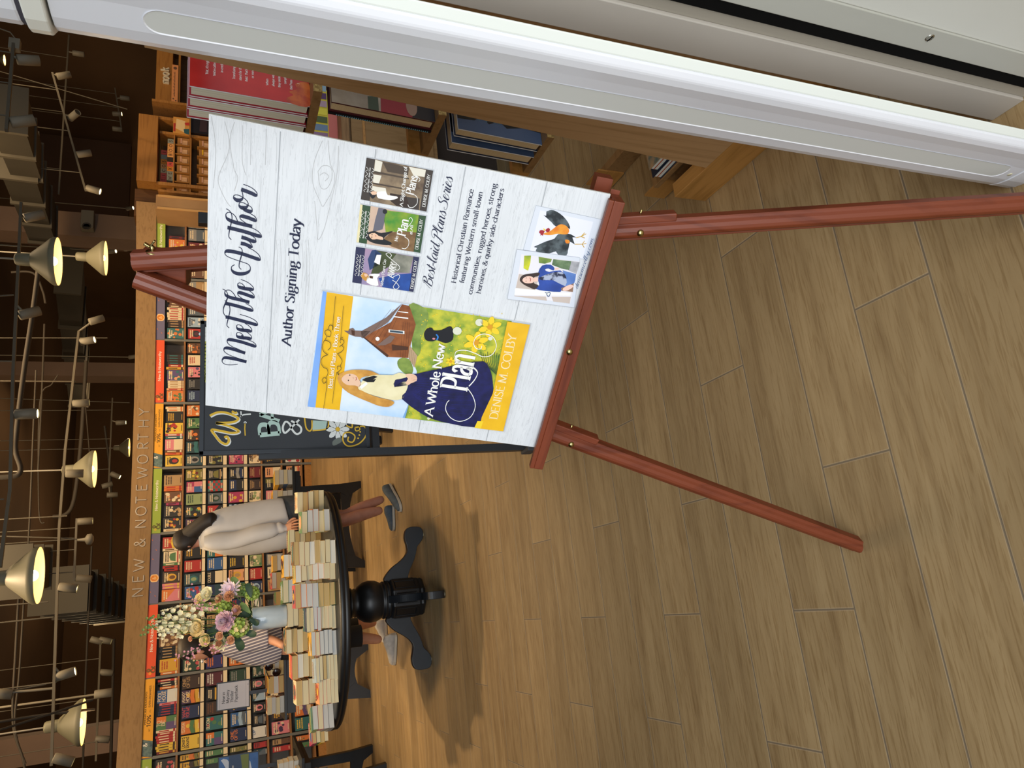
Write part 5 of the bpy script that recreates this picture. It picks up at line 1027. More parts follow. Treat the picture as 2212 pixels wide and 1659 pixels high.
for i in range(8):
    a = i*PI/4; d = V((math.cos(a), math.sin(a), 0)); t_ = V((-d.y, d.x, 0)); c0 = TC+d*.1255
    for q in ((-.036, .10, .036, .108), (-.036, .235, .036, .243), (-.036, .10, -.028, .243), (.028, .10, .036, .243)):
        vs = [c0+t_*q[0]+V((0, 0, q[1])), c0+t_*q[2]+V((0, 0, q[1])), c0+t_*q[2]+V((0, 0, q[3])), c0+t_*q[0]+V((0, 0, q[3]))]
        b.raw(vs+[v+d*.004 for v in vs], [(4, 5, 6, 7), (0, 1, 5, 4), (1, 2, 6, 5), (2, 3, 7, 6), (3, 0, 4, 7)], BLKW)
b.build('pedestal_block', tb, bevel=.004)
fz = [(775, 835), (790, 800), (830, 750), (880, 710), (920, 670), (940, 630), (935, 590), (920, 540), (925, 490), (950, 462), (1000, 457), (1035, 465), (1050, 500), (1048, 540), (1030, 572), (1010, 600), (1000, 650), (985, 700), (960, 760), (945, 812), (940, 850), (800, 850)]
fp = []
for x, y in fz:
    p = aty(600+x/3.3175, 1000+y/3.3175, 5.085); fp.append((max(p.x-TC.x, .09), p.z))
zm = min(z for r, z in fp); fp = [(r, max(z-zm+.004, 0.004)) for r, z in fp]
fc = [(p.x, p.y) for p in cat_rom(fp, 4, True)]
for k in range(4):
    a = k*PI/2-.02; d = V((math.cos(a), math.sin(a), 0)); t_ = V((-d.y, d.x, 0)); n = len(fc)
    b = MB(); A = [TC+d*r+V((0, 0, z))+t_*.024 for r, z in fc]; B2 = [TC+d*r+V((0, 0, z))-t_*.024 for r, z in fc]
    b.raw(A+B2, [tuple(range(n)), tuple(range(2*n-1, n-1, -1))]+[(i, n+i, n+(i+1) % n, (i+1) % n) for i in range(n)], BLKB)
    f = b.build('foot', tb, bevel=.003)
    b = MB(); b.lathe([(.014, 0), (.014, .006)], TC+d*.415, mat('glide', '#c9c2a8', .4), n=12, caps=True); b.build('glide', f)
# ------------------------------------------------------------------ stacked paperbacks
CVN = ['red', 'gold', 'teal', 'cream', 'orange', 'navy', 'green', 'peach', 'brown', 'paleblue', 'rose', 'yellow', 'olive', 'purple', 'sage', 'tan', 'blue', 'umber']
PGN = {'g': PG[1], 'c': PG[0], 't': PG[2], 'w': PG[3]}
def flat_book(c, ang, w, d, t, cov, pg, label, group, tilt=0., art=True):
    """paperback lying flat, spine along its left side, tail end towards the viewer"""
    o = empty('paperback', c, uniq(label), 'book', group, rot=(tilt, 0, ang)); m = cm(cov)
    b = MB(); bt = .0012
    b.box((-w/2, 0, 0), (w/2, d, bt), m); b.box((-w/2, 0, t-bt), (w/2, d, t), m); b.box((-w/2, 0, bt), (-w/2+bt, d, t-bt), m)
    if art:
        p = Print(lambda s, q, k=0.: V((-w/2+s, q, t+k)), b, .0004); rg = random.Random(int(c[0]*1e4)+int(c[2]*1e4)); c2 = rg.choice(CVN); cover_art(p, w, d, cov, c2, rg.choice(CVN), rg.choice('thfcs'), '', rg)
    q = b.build('cover', None, loc=(0, 0, 0)); q.parent = o
    b = MB(); b.box((-w/2+bt, .001, bt), (w/2-.001, d-.001, t-bt), pg); q = b.build('page_block', None, loc=(0, 0, 0)); q.parent = o
    return o
def stack(c, ang, n, h, w, d, pg, covs, where, group, rg, jit=.006, top=None):
    """n books, total height h, standing on point c (centre of the front edge)"""
    z = c.z+.0004; t = h/n
    for i in range(n):
        ln = ORD[i]+' from bottom' if i < n-1 else 'topmost'
        if n == 1: ln = 'single'
        cov = covs[i % len(covs)]; a = ang+rg.uniform(-.05, .05)
        off = V((rg.uniform(-jit, jit), rg.uniform(-jit, jit)*.6, 0))
        flat_book((c.x+off.x, c.y+off.y, z), a, w+rg.uniform(-.004, .003), d, t*.985, cov, PGN[pg[i % len(pg)]], '%s paperback, %s in the %s' % (CW.get(cov, cov), ln, where), group)
        z += t
rg = random.Random(21)
G1 = 'paperback stacks on the round table'
OUT = [(700, 1081, .165, 5, 'ct', 'olive,tan,umber,brown,cream', "stack at the round table's right end"), (712, 1123, .165, 5, 'gcg', 'cream,sage,orange,umber,green', 'stack under the white-sleeved hand'), (729, 1174, .235, 8, 'wcct', 'cream,umber,gold,cream,tan,brown,peach,brown', "round table's third front stack from right"),
       (724, 1224, .225, 7, 'ccww', 'tan,cream,peach,orange,cream,brown,gold', "round table's fourth front stack from right"), (724, 1281, .225, 7, 'tttggg', 'green,gold,teal,paleblue,peach,orange,rose', 'grey-paged stack right of the vase'), (725, 1331, .165, 8, 'ccccgg', 'cream,cream,cream,tan,orange,blue,cream,teal,gold', 'front stack below the vase'),
       (727, 1385, .140, 6, 'ggggc', 'grey,grey,slate,grey,rose,gold', 'grey-paged front stack left of the vase'), (729, 1440, .120, 6, 'ccct', 'cream,tan,cream,umber,brown,paleblue', 'front stack below the pale green cover'), (731, 1492, .105, 5, 'ccc', 'cream,tan,cream,rose,peach', "round table's third front stack from left"),
       (721, 1546, .120, 4, 'ggc', 'grey,grey,magenta,sage', "round table's second stack from left"), (709, 1588, .095, 4, 'ct', 'tan,gold,green,magenta', "round table's leftmost stack")]
for x, y, h, n, pg, cv, where in OUT:
    c = atz(x, y, TZ); dirr = (c-TC); d2 = V((dirr.x, dirr.y, 0)); r = d2.length
    if r > TR-.015: c = TC+d2*((TR-.015)/r); c.z = TZ
    c.z = TZ; face = math.atan2(c.y, c.x)-PI/2
    stack(c, face*.75+(.10 if y > 1500 else 0), n, h, .132, .17, pg, cv.split(','), where, G1, rg)
INN = [(.03, 5.0, .222, 7, 'ctc', 'tan,cream,brown,cream,tan,umber,cream,tan,gold', 'tall stack under the vase'), (-.125, 5.0, .235, 7, 'ctct', 'tan,cream,tan,gold,cream,brown,tan,cream,cream', 'tall stack left of the vase'), (-.275, 4.99, .205, 6, 'cwt', 'cream,tan,umber,gold,cream,orange,cream,red', 'red-topped stack behind the front row'),
       (-.425, 4.97, .185, 5, 'ctc', 'tan,cream,peach,brown,cream,tan,orange', 'orange-topped stack behind the front row'), (.185, 5.04, .245, 7, 'ccg', 'cream,tan,cream,olive,cream,teal,green,cream,green', 'green-topped stack right of the vase'), (.34, 5.06, .235, 7, 'wcw', 'cream,tan,white,cream,peach,gold,gold', 'yellow-topped stack right of the vase'),
       (.49, 5.02, .20, 6, 'tc', 'tan,cream,brown,tan,umber,brown', 'brown second-row stack beside the white cardigan')]
VZ = None
for x, y, h, n, pg, cv, where in INN:
    if 'under the vase' in where: VZ = TZ+h
    stack(V((x, y, TZ)), -.02, n, h, .140, .19, pg, cv.split(','), where, G1, rg)
# ------------------------------------------------------------------ vase with flowers
VC = V((.035, 5.085, VZ+.001)); VASE = noisy('vase_glaze', '#c3d0d6', '#b6c5cc', 5., .12)
b = MB(); b.lathe([(.001, 0), (.064, 0), (.069, .006), (.070, .10), (.069, .204), (.067, .208), (.064, .204), (.064, .02), (.001, .02)], VC, VASE, n=48)
b.build('vase', None, 'pale blue-white glazed cylinder vase standing on the tall book stack', 'vase', loc=VC)
LEAF = noisy('leaf_dark', '#35503a', '#26402c', 20., .5); LEAF2 = noisy('leaf_pale', '#7f9a5a', '#61803f', 20., .5); STEM = mat('stem_green', '#55703a', .6)
PW_ = noisy('petal_white', '#efead2', '#dfe0b8', 30., .55); PC_ = noisy('petal_cream', '#efe2b4', '#e3cf95', 24., .55); PP_ = noisy('petal_pink', '#e9ccd6', '#dcb4c8', 24., .55); PH_ = noisy('petal_peach', '#e3b48e', '#cf9870', 30., .55); PG_ = noisy('petal_green', '#b9cc6a', '#93b04a', 26., .55); PR_ = mat('petal_rose', '#dba0ae', .55); PL_ = noisy('petal_lilac', '#dccbe2', '#ead7d8', 20., .55)
def petal(b, c, out, up, l, w, m, curl=.35):
    """cupped petal from c along out, bending to up"""
    out, up = V(out).normalized(), V(up).normalized(); s = out.cross(up)
    if s.length < 1e-4: s = out.orthogonal()
    s.normalize(); up = s.cross(out); R = []
    for i, (t, ww) in enumerate(((0, .25), (.35, .8), (.7, 1.), (.92, .75), (1., .35))):
        p = c+out*(l*t)+up*(l*curl*t*t); R.append([p-s*(w*ww/2)+up*(w*.12), p, p+s*(w*ww/2)+up*(w*.12)])
    vs = [q for r in R for q in r]; b.raw(vs, [(i*3+j, i*3+j+1, i*3+j+4, i*3+j+3) for i in range(4) for j in range(2)], m, True)
def frame_of(n):
    n = V(n).normalized(); a = n.orthogonal().normalized(); return n, a, n.cross(a)
def flower(kind, name, c, r, m, label, rg, nrm=None, m2=None):
    c = V(c); nrm = V(nrm) if nrm else (V((0, -.75, .5))+ (c-VC-V((0, 0, .3)))*1.6)
    n, a, e = frame_of(nrm); base = VC+V((0, 0, .19)); base += V((c.x-base.x, c.y-base.y, 0))*.18
    o = empty(name, c, label, 'flower', 'cut flowers in the vase')
    b = MB()
    if kind == 'rose':
        for ring, (k, ro, ll, tilt) in enumerate(((3, .10, .5, 1.3), (5, .16, .62, .95), (6, .22, .78, .6), (8, .26, .92, .25))):
            for i in range(k):
                an = 2*PI*i/k+ring*.5; d = a*math.cos(an)+e*math.sin(an)
                petal(b, c+d*r*ro*.3-n*r*.25, d*math.cos(tilt)+n*math.sin(tilt), n*math.cos(tilt)-d*math.sin(tilt)*.6, r*ll, r*.75, m if ring else (m2 or m), .3)
    elif kind == 'ruffle':
        for ring in range(5):
            k = 9+ring*3; tilt = 1.35-ring*.30
            for i in range(k):
                an = 2*PI*i/k+ring*.37; d = a*math.cos(an)+e*math.sin(an); tt = tilt+rg.uniform(-.15, .15)
                petal(b, c-n*r*.2, d*math.cos(tt)+n*math.sin(tt), n, r*(.85+.1*ring/4+rg.uniform(-.08, .12)), r*.34, m2 if (m2 and ring < 2) else m, .15)
    elif kind == 'daisy':
        for ring in range(3):
            for i in range(15):
                an = 2*PI*i/15+ring*.2; d = a*math.cos(an)+e*math.sin(an); tt = .15+ring*.4
                petal(b, c, d*math.cos(tt)+n*math.sin(tt), n, r*(1.05-.22*ring), r*.20, m, .12)
        b.ball(c+n*r*.1, r*.22, m2 or PH_)
    elif kind == 'cluster':
        b.ball(c, r*.7, m, 12, 8)
        for i in range(44):
            ph = math.acos(1-1.55*(i+.5)/44); th = i*2.399; d = (a*math.cos(th)+e*math.sin(th))*math.sin(ph)+n*math.cos(ph); q = c+d*r*.78
            n2, a2, e2 = frame_of(d)
            for j in range(4): 
                dd = a2*math.cos(j*PI/2+i)+e2*math.sin(j*PI/2+i); petal(b, q, dd+d*.35, d, r*.30, r*.28, m if i % 4 else (m2 or m), .2)
    if kind == 'spike':
        pass
    bl = b.build('bloom', o)
    b = MB(); b.tube([c-n*r*.25, c-n*r*.8-V((0, 0, .03)), base], .0028, STEM, 6); b.build('stem', o)
    return o
def zf(x, y, Y): return aty(310+x/6.506, 1220+y/6.506, Y)
rg = random.Random(31)
def R_(px): return px/6.506*5.0/1581
FL = [('rose', 'white_rose', (770, 880), 5.00, 128, PC_, PC_, 'large cream rose at the middle of the bouquet'), ('ruffle', 'pink_carnation', (1150, 790), 4.98, 140, PP_, PL_, 'large pink carnation at the front of the bouquet'), ('daisy', 'pale_daisy', (1235, 350), 5.02, 150, PL_, PP_, 'pale lilac daisy on the right side of the bouquet'),
      ('cluster', 'green_hydrangea', (1345, 880), 4.99, 125, PG_, PC_, 'lime hydrangea just above the vase rim'), ('cluster', 'green_hydrangea', (1130, 590), 5.03, 100, PG_, PG_, 'lime hydrangea above the pink carnation'), ('cluster', 'green_hydrangea', (1530, 400), 5.05, 95, PG_, PG_, 'lime hydrangea low on the right edge of the bouquet'), ('cluster', 'green_hydrangea', (1400, 350), 5.08, 85, LEAF2, PG_, 'dull green hydrangea behind the pale daisy'),
      ('rose', 'cream_lisianthus', (900, 420), 5.03, 110, PW_, PC_, 'cream lisianthus on the upper right of the bouquet'), ('rose', 'cream_lisianthus', (790, 480), 5.06, 80, PC_, PC_, 'small cream lisianthus above the larger one'), ('rose', 'cream_lisianthus', (880, 1050), 5.0, 95, PC_, PG_, 'green-tinged cream lisianthus below the cream rose'),
      ('ruffle', 'blush_carnation', (1090, 1090), 5.0, 105, PW_, PH_, 'blush carnation on the left edge of the bouquet'), ('rose', 'peach_spray_rose', (1075, 1000), 4.96, 60, PH_, PH_, 'peach spray rose below the pink carnation'), ('rose', 'peach_spray_rose', (1230, 1055), 4.96, 62, PH_, PH_, 'peach spray rose at the lower left of the bouquet'), ('ruffle', 'peach_spray_rose', (1200, 445), 4.98, 75, PH_, PH_, 'peach ruffled bloom beside the pale daisy'),
      ('ruffle', 'peach_spray_rose', (1310, 640), 4.98, 70, PH_, PP_, 'peach ruffled bloom above the vase'), ('ruffle', 'peach_spray_rose', (1060, 480), 5.0, 60, PH_, PC_, 'peach ruffled bloom above the lime hydrangea'), ('rose', 'peach_spray_rose', (665, 1040), 4.95, 38, PH_, PH_, 'single peach rosebud in front of the dark hair'), ('rose', 'white_rose', (600, 880), 5.03, 85, PW_, PW_, 'white rose half hidden by the cream rose')]
for kind, nm, (x, y), Y, r, m, m2, lb in FL: flower(kind, nm, zf(x, y, Y), R_(r), m, lb, rg, m2=m2)
def spike(name, pts, n, r, m, label, tip=None):
    P = cat_rom([tuple(zf(x, y, 5.0+.01*i)) for i, (x, y) in enumerate(pts)], 8); o = empty(name, P[0], label, 'flower', 'cut flowers in the vase')
    b = MB(); b.tube(P+[VC+V((0, 0, .19))], .003, STEM, 6); b.build('stem', o)
    b = MB(); k = len(P)
    for i in range(n):
        t = i/(n-1); q = P[min(int(t*(k-1)), k-1)]; an = i*2.4; d = V((math.cos(an), math.sin(an)*.8-.35, .25)).normalized(); sc = .55+.45*min(1, t*2.2)
        c = q+d*r*sc*.9; n2, a2, e2 = frame_of(d)
        for j in range(5):
            dd = a2*math.cos(j*1.257+i)+e2*math.sin(j*1.257+i); petal(b, c, dd+d*.3, d, r*.62*sc, r*.5*sc, m, .25)
    b.build('bloom', o)
    if tip:
        b = MB()
        for i in range(12): b.ball(P[0]+V((rg.uniform(-.02, .02), rg.uniform(-.01, .01), .01+.004*i)), .0045, LEAF2, 6, 4)
        b.build('bud_tip', o)
spike('white_stock', [(190, 850), (300, 850), (450, 820), (600, 800), (760, 770)], 34, .034, PW_, 'tall white stock spike in the middle of the bouquet', True)
spike('white_stock', [(270, 690), (400, 680), (560, 660), (740, 650), (900, 660)], 32, .032, PW_, 'white stock spike on the right of the tall one')
spike('white_stock', [(215, 985), (300, 975), (330, 880), (500, 930), (560, 970)], 22, .028, PW_, 'white stock spike on the left of the tall one')
def sprig(pts, n, m, label, r=.007):
    P = cat_rom([tuple(zf(x, y, 4.95)) for x, y in pts], 7); o = empty('wax_flower', P[0], label, 'flower', 'cut flowers in the vase')
    b = MB(); b.tube(P+[VC+V((0, 0, .19))], .0016, STEM, 5); b.build('stem', o)
    b = MB()
    for i in range(n):
        q = P[int(i/n*len(P)*.85)]+V((rg.uniform(-.022, .022), rg.uniform(-.01, .01), rg.uniform(-.02, .02)))
        for j in range(5): petal(b, q, V((math.cos(j*1.257), -.3, math.sin(j*1.257))), V((0, -1, 0)), r, r*.7, m, .2)
    b.build('bloom', o)
sprig([(480, 1320), (560, 1270), (700, 1210), (850, 1150)], 16, PR_, 'pink waxflower sprig hanging over the dark hair')
sprig([(660, 1330), (700, 1240), (820, 1160), (980, 1100)], 14, PR_, 'pink waxflower sprig in front of the face')
sprig([(960, 1150), (990, 1210), (1080, 1170), (1150, 1080)], 14, PR_, 'pink waxflower sprig above the striped blouse')
sprig([(640, 330), (700, 470), (820, 520), (960, 560)], 14, PR_, 'pink waxflower sprig at the upper right of the bouquet'); sprig([(740, 560), (830, 610), (960, 580), (1060, 590)], 14, PR_, 'pink waxflower sprig above the lime hydrangea')
sprig([(10, 930), (60, 930), (130, 880), (200, 850)], 10, LEAF2, 'green bud sprig at the very top of the bouquet', .009); sprig([(70, 770), (130, 760), (200, 780), (300, 800)], 10, LEAF2, 'leafy green sprig beside the top of the bouquet', .009)
def leaf_spray(x, y, Y, l, w, label, ang, m=None):
    c = zf(x, y, Y); l, w = l*.78, w*.72; o = empty('leaf_spray', c, label, 'leaf', 'cut flowers in the vase'); b = MB(); d = V((math.cos(ang), -.25, math.sin(ang)))
    petal(b, c-d*l*.5, d, V((0, -1, .25)), l, w, m or LEAF, .12); b.build('leaf', o)
    b = MB(); b.tube([c-d*l*.5, (c+VC+V((0, 0, .24)))/2, VC+V((0, 0, .19))], .002, STEM, 5); b.build('stem', o)
for i, (x, y, l, w, a, lb) in enumerate(((970, 940, .10, .07, 2.6, 'dark leaf between the cream rose and pink carnation'), (1350, 1100, .13, .075, 3.6, 'broad dark leaf over the striped blouse'), (1490, 960, .12, .06, -1.9, 'dark leaf beside the lime hydrangea'), (1560, 800, .09, .05, -2.2, 'pointed dark leaf at the left of the vase rim'), (1490, 350, .12, .06, .2, 'dark leaf on the right edge of the bouquet'), (1160, 1000, .09, .06, 3.4, 'dark leaf below the pink carnation'), (1290, 220, .09, .05, .9, 'grey-green leaf at the far right of the bouquet'), (1430, 600, .12, .05, .7, 'pale veined leaf above the vase rim'), (1420, 700, .11, .07, -1.2, 'dark leaf at the centre of the vase rim'), (850, 560, .10, .03, 1.2, 'thin pale leaf by the cream lisianthus'))): leaf_spray(x, y, 5.0 if i != 8 else 5.04, l, w, lb, a, LEAF if i not in (6, 7, 9) else LEAF2)
# ------------------------------------------------------------------ black display tables behind
def black_table(x0, x1, y0, y1, z, label, ang=0., apron=.05, legs=True):
    o = empty('display_table', ((x0+x1)/2, (y0+y1)/2, 0), label, 'table', 'black display tables'); c = V(((x0+x1)/2, (y0+y1)/2, 0)); Rm = Matrix.Rotation(ang, 3, 'Z')
    TT = lambda p: c+Rm @ (V(p)-c)
    b = MB(); b.box((x0, y0, z-.022), (x1, y1, z), BLKW, T=TT); b.build('tabletop', o, bevel=.002)
    b = MB(); b.box((x0+.05, y0+.03, z-.022-apron), (x1-.05, y1-.03, z-.022), BLKW, T=TT); b.build('apron', o)
    for yy in (y0+.04, y1-.09):
        xa, xb = x0+.10 if x1-x0 < 1.2 else x1-.98, x1-.20
        for s_, x in ((1, xa), (-1, xb)):
            b = MB(); pr = [(0, z-.03), (s_*.07, z-.03), (s_*.075, .20), (s_*.12, .14), (s_*.035, .0), (-s_*.03, 0), (-s_*.01, .2)]
            A = [TT(V((x+u, yy, w))) for u, w in pr]; B2 = [TT(V((x+u, yy+.05, w))) for u, w in pr]; n = len(pr)
            b.raw(A+B2, [tuple(range(n)), tuple(range(2*n-1, n-1, -1))]+[(i, n+i, n+(i+1) % n, (i+1) % n) for i in range(n)], BLKW); b.build('leg', o)
        b = MB(); n = 12; up = [(xa+(xb-xa)*i/n, .20) for i in range(n+1)]; lo = [(xa+(xb-xa)*i/n, .06+.075*math.sin(PI*i/n)) for i in range(n+1)]
        vs = [TT(V((u, q, w))) for q in (yy+.005, yy+.045) for l_ in (up, lo) for u, w in l_]; k = n+1
        b.raw(vs, [f for i in range(n) for f in ((i, i+1, k+i+1, k+i), (2*k+i, 3*k+i, 3*k+i+1, 2*k+i+1), (i, 2*k+i, 2*k+i+1, i+1), (k+i, k+i+1, 3*k+i+1, 3*k+i))], BLKW); b.build('bottom_rail', o)
    return o
black_table(.02, 1.42, 7.2, 7.85, .655, 'black display table behind the person in white cardigan')
black_table(-.83, -.10, 7.25, 7.85, .765, 'black display table behind the left half of the round table', apron=.075)
black_table(-2.15, -1.02, 6.75, 7.45, .690, 'black display table at the left edge of the floor', ang=-.12)
black_table(1.32, 2.5, 5.73, 6.3, .70, 'black display table mostly hidden behind the blackboard')
rg = random.Random(77); G2 = 'paperback stacks on the back tables'
for x, h, n, pg, cv, where in ((1.32, .16, 4, 'gc', 'grey,blue,grey,gold', 'rightmost stack behind the white cardigan'), (1.12, .18, 4, 'ggc', 'grey,tan,grey,gold', "back stack second from the cardigan's right"), (.93, .17, 4, 'gct', 'tan,orange,grey,peach', "back stack nearest the cardigan's right"), (.52, .19, 5, 'tg', 'brown,tan,peach,grey,gold', "back stack touching the cardigan's left"),
                               (.36, .20, 5, 'gt', 'grey,brown,peach,tan,rose', 'grey back stack left of the cardigan'), (.20, .17, 4, 'tcg', 'tan,gold,teal,green', 'back stack farthest left of the cardigan')):
    stack(V((x, 7.24, .655)), rg.uniform(-.05, .05), n, h, .145, .20, pg, cv.split(','), where, G2, rg)
for x, h, n, pg, cv, where in ((-.22, .10, 3, 'c', 'peach,cream,tan', "dark table's rightmost stack"), (-.38, .15, 4, 'tgc', 'tan,cream,peach,orange', "dark table's second stack from right"), (-.53, .13, 3, 'tg', 'orange,orange,gold', "dark table's orange stack"), (-.70, .14, 4, 'gc', 'grey,cream,tan,cream', "dark table's leftmost stack")):
    stack(V((x, 7.29, .765)), rg.uniform(-.04, .04), n, h, .140, .20, pg, cv.split(','), where, G2, rg)
for x, y, h, n, pg, cv, where in ((-1.20, 6.93, .16, 4, 'w', 'brown,gold,tan,cream', 'cream-edged stack on the left-edge table'), (-1.42, 6.93, .22, 6, 'w', 'brown,cream,orange,tan,cream,peach', 'taller stack on the left-edge table'), (-1.25, 6.85-.03, .030, 1, 'w', 'gold', "spot at the left-edge table's front")):
    stack(V((x, y, .690)), -.12, n, h, .19, .13, pg, cv.split(','), where, G2, rg)
# ------------------------------------------------------------------ framed table signs
def sign_holder(px, Y, label, draw, col, zb):
    P = [aty(x, y, Y) for x, y in px]; tl, tr, br, bl = P; ex = (br-bl).normalized(); ey = (tl-bl); ey = (ey-ex*ey.dot(ex)).normalized(); n = ex.cross(ey); n = n if n.y < 0 else -n; w = (br-bl).length; h = (tl-bl).dot(ey)
    o = empty('table_sign', (bl+br)/2, label, 'sign'); f = plane_F(bl, ex, ey, n)
    b = MB(); b.box((0, 0, -.008), (w, h, 0), mat('frame_black', '#17181b', .4), T=lambda p: f(p.x, p.y, p.z)); b.build('frame', o, bevel=.001)
    p = Print(f); p.poly([(.010, .010), (w-.010, .010), (w-.010, h-.010), (.010, h-.010)], col); p.up(); draw(p, w, h); p.b.build('card', o)
    b = MB(); b.bar((bl+br)/2-n*.0+V((0, .006, .0)), (bl+br)/2+V((0, .006, zb-bl.z)), .03, .01, mat('frame_black'), up=(0, 1, 0)); b.box(((bl.x+br.x)/2-.09, bl.y-.05, zb), ((bl.x+br.x)/2+.09, bl.y+.06, zb+.006), mat('frame_black')); b.build('stand', o)
    return o
INKD = mat('ink_charcoal', '#4a4a4e', .6)
def dr1(p, w, h):
    for i, t_ in enumerate(('New in', 'Mystery', 'Thriller', 'Paperback')): p.text(t_, w*.24, h*(.75-.125*i), h*.085, INKD, thin=.5, thick=1.2)
    p.line([(w*.06, h*.90), (w*.94, h*.90)], .001, INKD); p.line([(w*.06, h*.12), (w*.94, h*.12)], .001, INKD); p.text('NEW', w*.78, h*.05, h*.022, INKD, style='sans')
sign_holder([(467, 1533), (467, 1469), (540, 1466), (540, 1527)], 7.5, 'small black-framed white sign reading New in Mystery Thriller Paperback', dr1, mat('card_white', '#d9d6d8', .5), .766)
def dr2(p, w, h):
    for q in ([(.03, .12), (w*.3, h*.34), (w*.55, h*.30), (w*.7, h*.45), (w*.85, h*.38), (w-.03, h*.5), (w-.03, .10), (w*.5, .06)], [(.03, h*.7), (w*.3, h*.95), (w*.6, h*.80), (w-.03, h*.93), (w-.03, h*.78), (w*.5, h*.62)]): p.poly(q, mat('card_snow', '#dfe6ee', .6), 2)
    p.up(); p.poly([(w*.32, h*.24), (w*.98, h*.24), (w*.98, h*.74), (w*.32, h*.74)], mat('card_lake', '#2f4a6e', .5)); p.up(); p.poly([(w*.36, h*.26), (w*.96, h*.26), (w*.96, h*.46), (w*.36, h*.40)], mat('card_grass', '#7f8a4a', .6))
    p.text('Reader', w*.40, h*.62, h*.06, mat('sign_ink_white'), thin=.5, thick=1.1)
sign_holder([(470, 1700), (470, 1634), (560, 1621), (560, 1694)], 7.25, 'black-framed blue poster with snowy picture at the left edge', dr2, noisy('card_blue', '#3f74b4', '#2f5f9e', 9., .5), .691)
# ------------------------------------------------------------------ chalk lettering blackboard on a black easel
CY = 3.2
def cbp(x, y): return aty(x, y, CY)
tl, tr, br, bl = cbp(430, 976), cbp(431, 686), cbp(803, 692), cbp(800, 974)
ex = (br-bl); ex.z = 0; ex.normalize(); ey = (tl-bl); ey = (ey-ex*ey.dot(ex)).normalized(); n = ex.cross(ey); n = n if n.y < 0 else -n
cw, ch_ = (tr-tl).length, (tl-bl).length
ce_ = empty('blackboard_easel', (bl+br)/2*1.0-V((0, 0, ((bl+br)/2).z)), 'black easel carrying the chalk-lettered blackboard behind the poster', 'easel')
BF = plane_F(bl, ex, ey, n); BLKM = noisy('easel_black', '#26292d', '#1f2226', 5., .4)
bo = empty('blackboard', bl, 'dark blackboard with yellow and mint chalk lettering, half hidden by the poster', 'blackboard')
CHB = noisy('chalkboard', '#3b3e42', '#34373b', 3., .75)
b = MB(); b.box((0, 0, -.012), (cw, ch_, 0), CHB, T=lambda p: BF(p.x, p.y, p.z)); b.build('panel', bo)
for q in ((0, 0, cw, .018), (0, ch_-.018, cw, ch_), (0, 0, .018, ch_), (cw-.018, 0, cw, ch_)):
    b = MB(); b.box((q[0], q[1], 0), (q[2], q[3], .008), mat('board_frame', '#32373d', .5), T=lambda p: BF(p.x, p.y, p.z)); b.build('frame_strip', bo, bevel=.002)
def cst(x, y):
    p = atp(x, y, bl, n)-bl; return (p.dot(ex), p.dot(ey))
ZC = lambda pts: [cst(400+x/4.366, 640+y/4.366) for x, y in pts]
CY_, CMt, CWt = mat('chalk_yellow', '#e3b93c', .8), mat('chalk_mint', '#b4cfc4', .8), mat('chalk_white', '#e6eae6', .8); CGn = mat('chalk_green', '#a8ab4a', .8)
p = Print(BF, step=.0006); p.k = 2
for q in ([(232, 1128), (300, 1098), (380, 1098), (470, 1130), (500, 1160), (440, 1190), (290, 1195)], [(290, 1195), (380, 1215), (460, 1245), (505, 1275), (440, 1290), (330, 1270), (250, 1260), (280, 1310), (330, 1370), (385, 1395), (412, 1365), (395, 1325), (370, 1335)], [(440, 1085), (470, 1102), (490, 1095)]):
    p.line(ZC([(x+8, y+8) for x, y in q]), .0115, CWt, smooth=6); p.up(); p.line(ZC(q), .0095, CY_, smooth=6); p.k -= 1
p.up(); p.line(ZC([(520, 1140), (545, 1120), (620, 1112)]), .006, CWt); p.line(ZC([(525, 1085), (530, 1140)]), .005, CWt); p.line(ZC([(565, 1190), (562, 1250), (566, 1315)]), .0045, CY_, smooth=0); p.ell(*ZC([(566, 1192)])[0], .005, .006, CWt)
T(p, 'B', ZC, (892, 1318), (878, 1180), (705, 1318), CMt, style='bold', thin=1.1, thick=1.7); T(p, 'A', ZC, (888, 1178), (880, 1040), (708, 1170), CMt, style='bold', thin=1.1, thick=1.7)
p.line(ZC([(1075, 1165), (1000, 1240), (940, 1290), (920, 1240), (945, 1185), (985, 1205), (1010, 1260), (1050, 1300), (1090, 1280), (1085, 1230), (1000, 1175)]), .0085, CWt)
p.b.build('chalk_lettering', bo); p = Print(BF, step=.0006); p.k = 2
p.poly(ZC([(1205, 1170), (1340, 1180), (1325, 1250), (1200, 1265)]), CMt); p.up(); p.line(ZC([(1125, 1140), (1140, 1240), (1175, 1272), (1195, 1240), (1195, 1170)]), .006, CY_); p.line(ZC([(1200, 1268), (1335, 1250), (1352, 1180)]), .006, CY_)
def daisy(cx, cy, r):
    (ax, ay), = ZC([(cx, cy)]); rr = r/4.366*CY/1581*1.02
    for i in range(8): p.ell(ax+rr*.6*math.cos(i*PI/4), ay+rr*.6*math.sin(i*PI/4), rr*.42, rr*.22, CWt, rot=i*PI/4, n=10)
    p.up(); p.ell(ax, ay, rr*.2, rr*.2, CY_, n=10)
daisy(1438, 1255, 108)
p.line(ZC([(1600, 1240), (1690, 1230), (1705, 1310), (1640, 1390), (1540, 1415), (1490, 1370), (1495, 1300), (1550, 1285), (1600, 1320), (1580, 1375), (1535, 1365), (1540, 1325)]), .006, CY_); p.line(ZC([(1600, 1240), (1610, 1270), (1645, 1260), (1640, 1225)]), .005, CY_)
for cx, cy in ((1630, 1340), (1642, 1310), (1650, 1280)): p.ell(*ZC([(cx, cy)])[0], .004, .004, CY_, n=8)
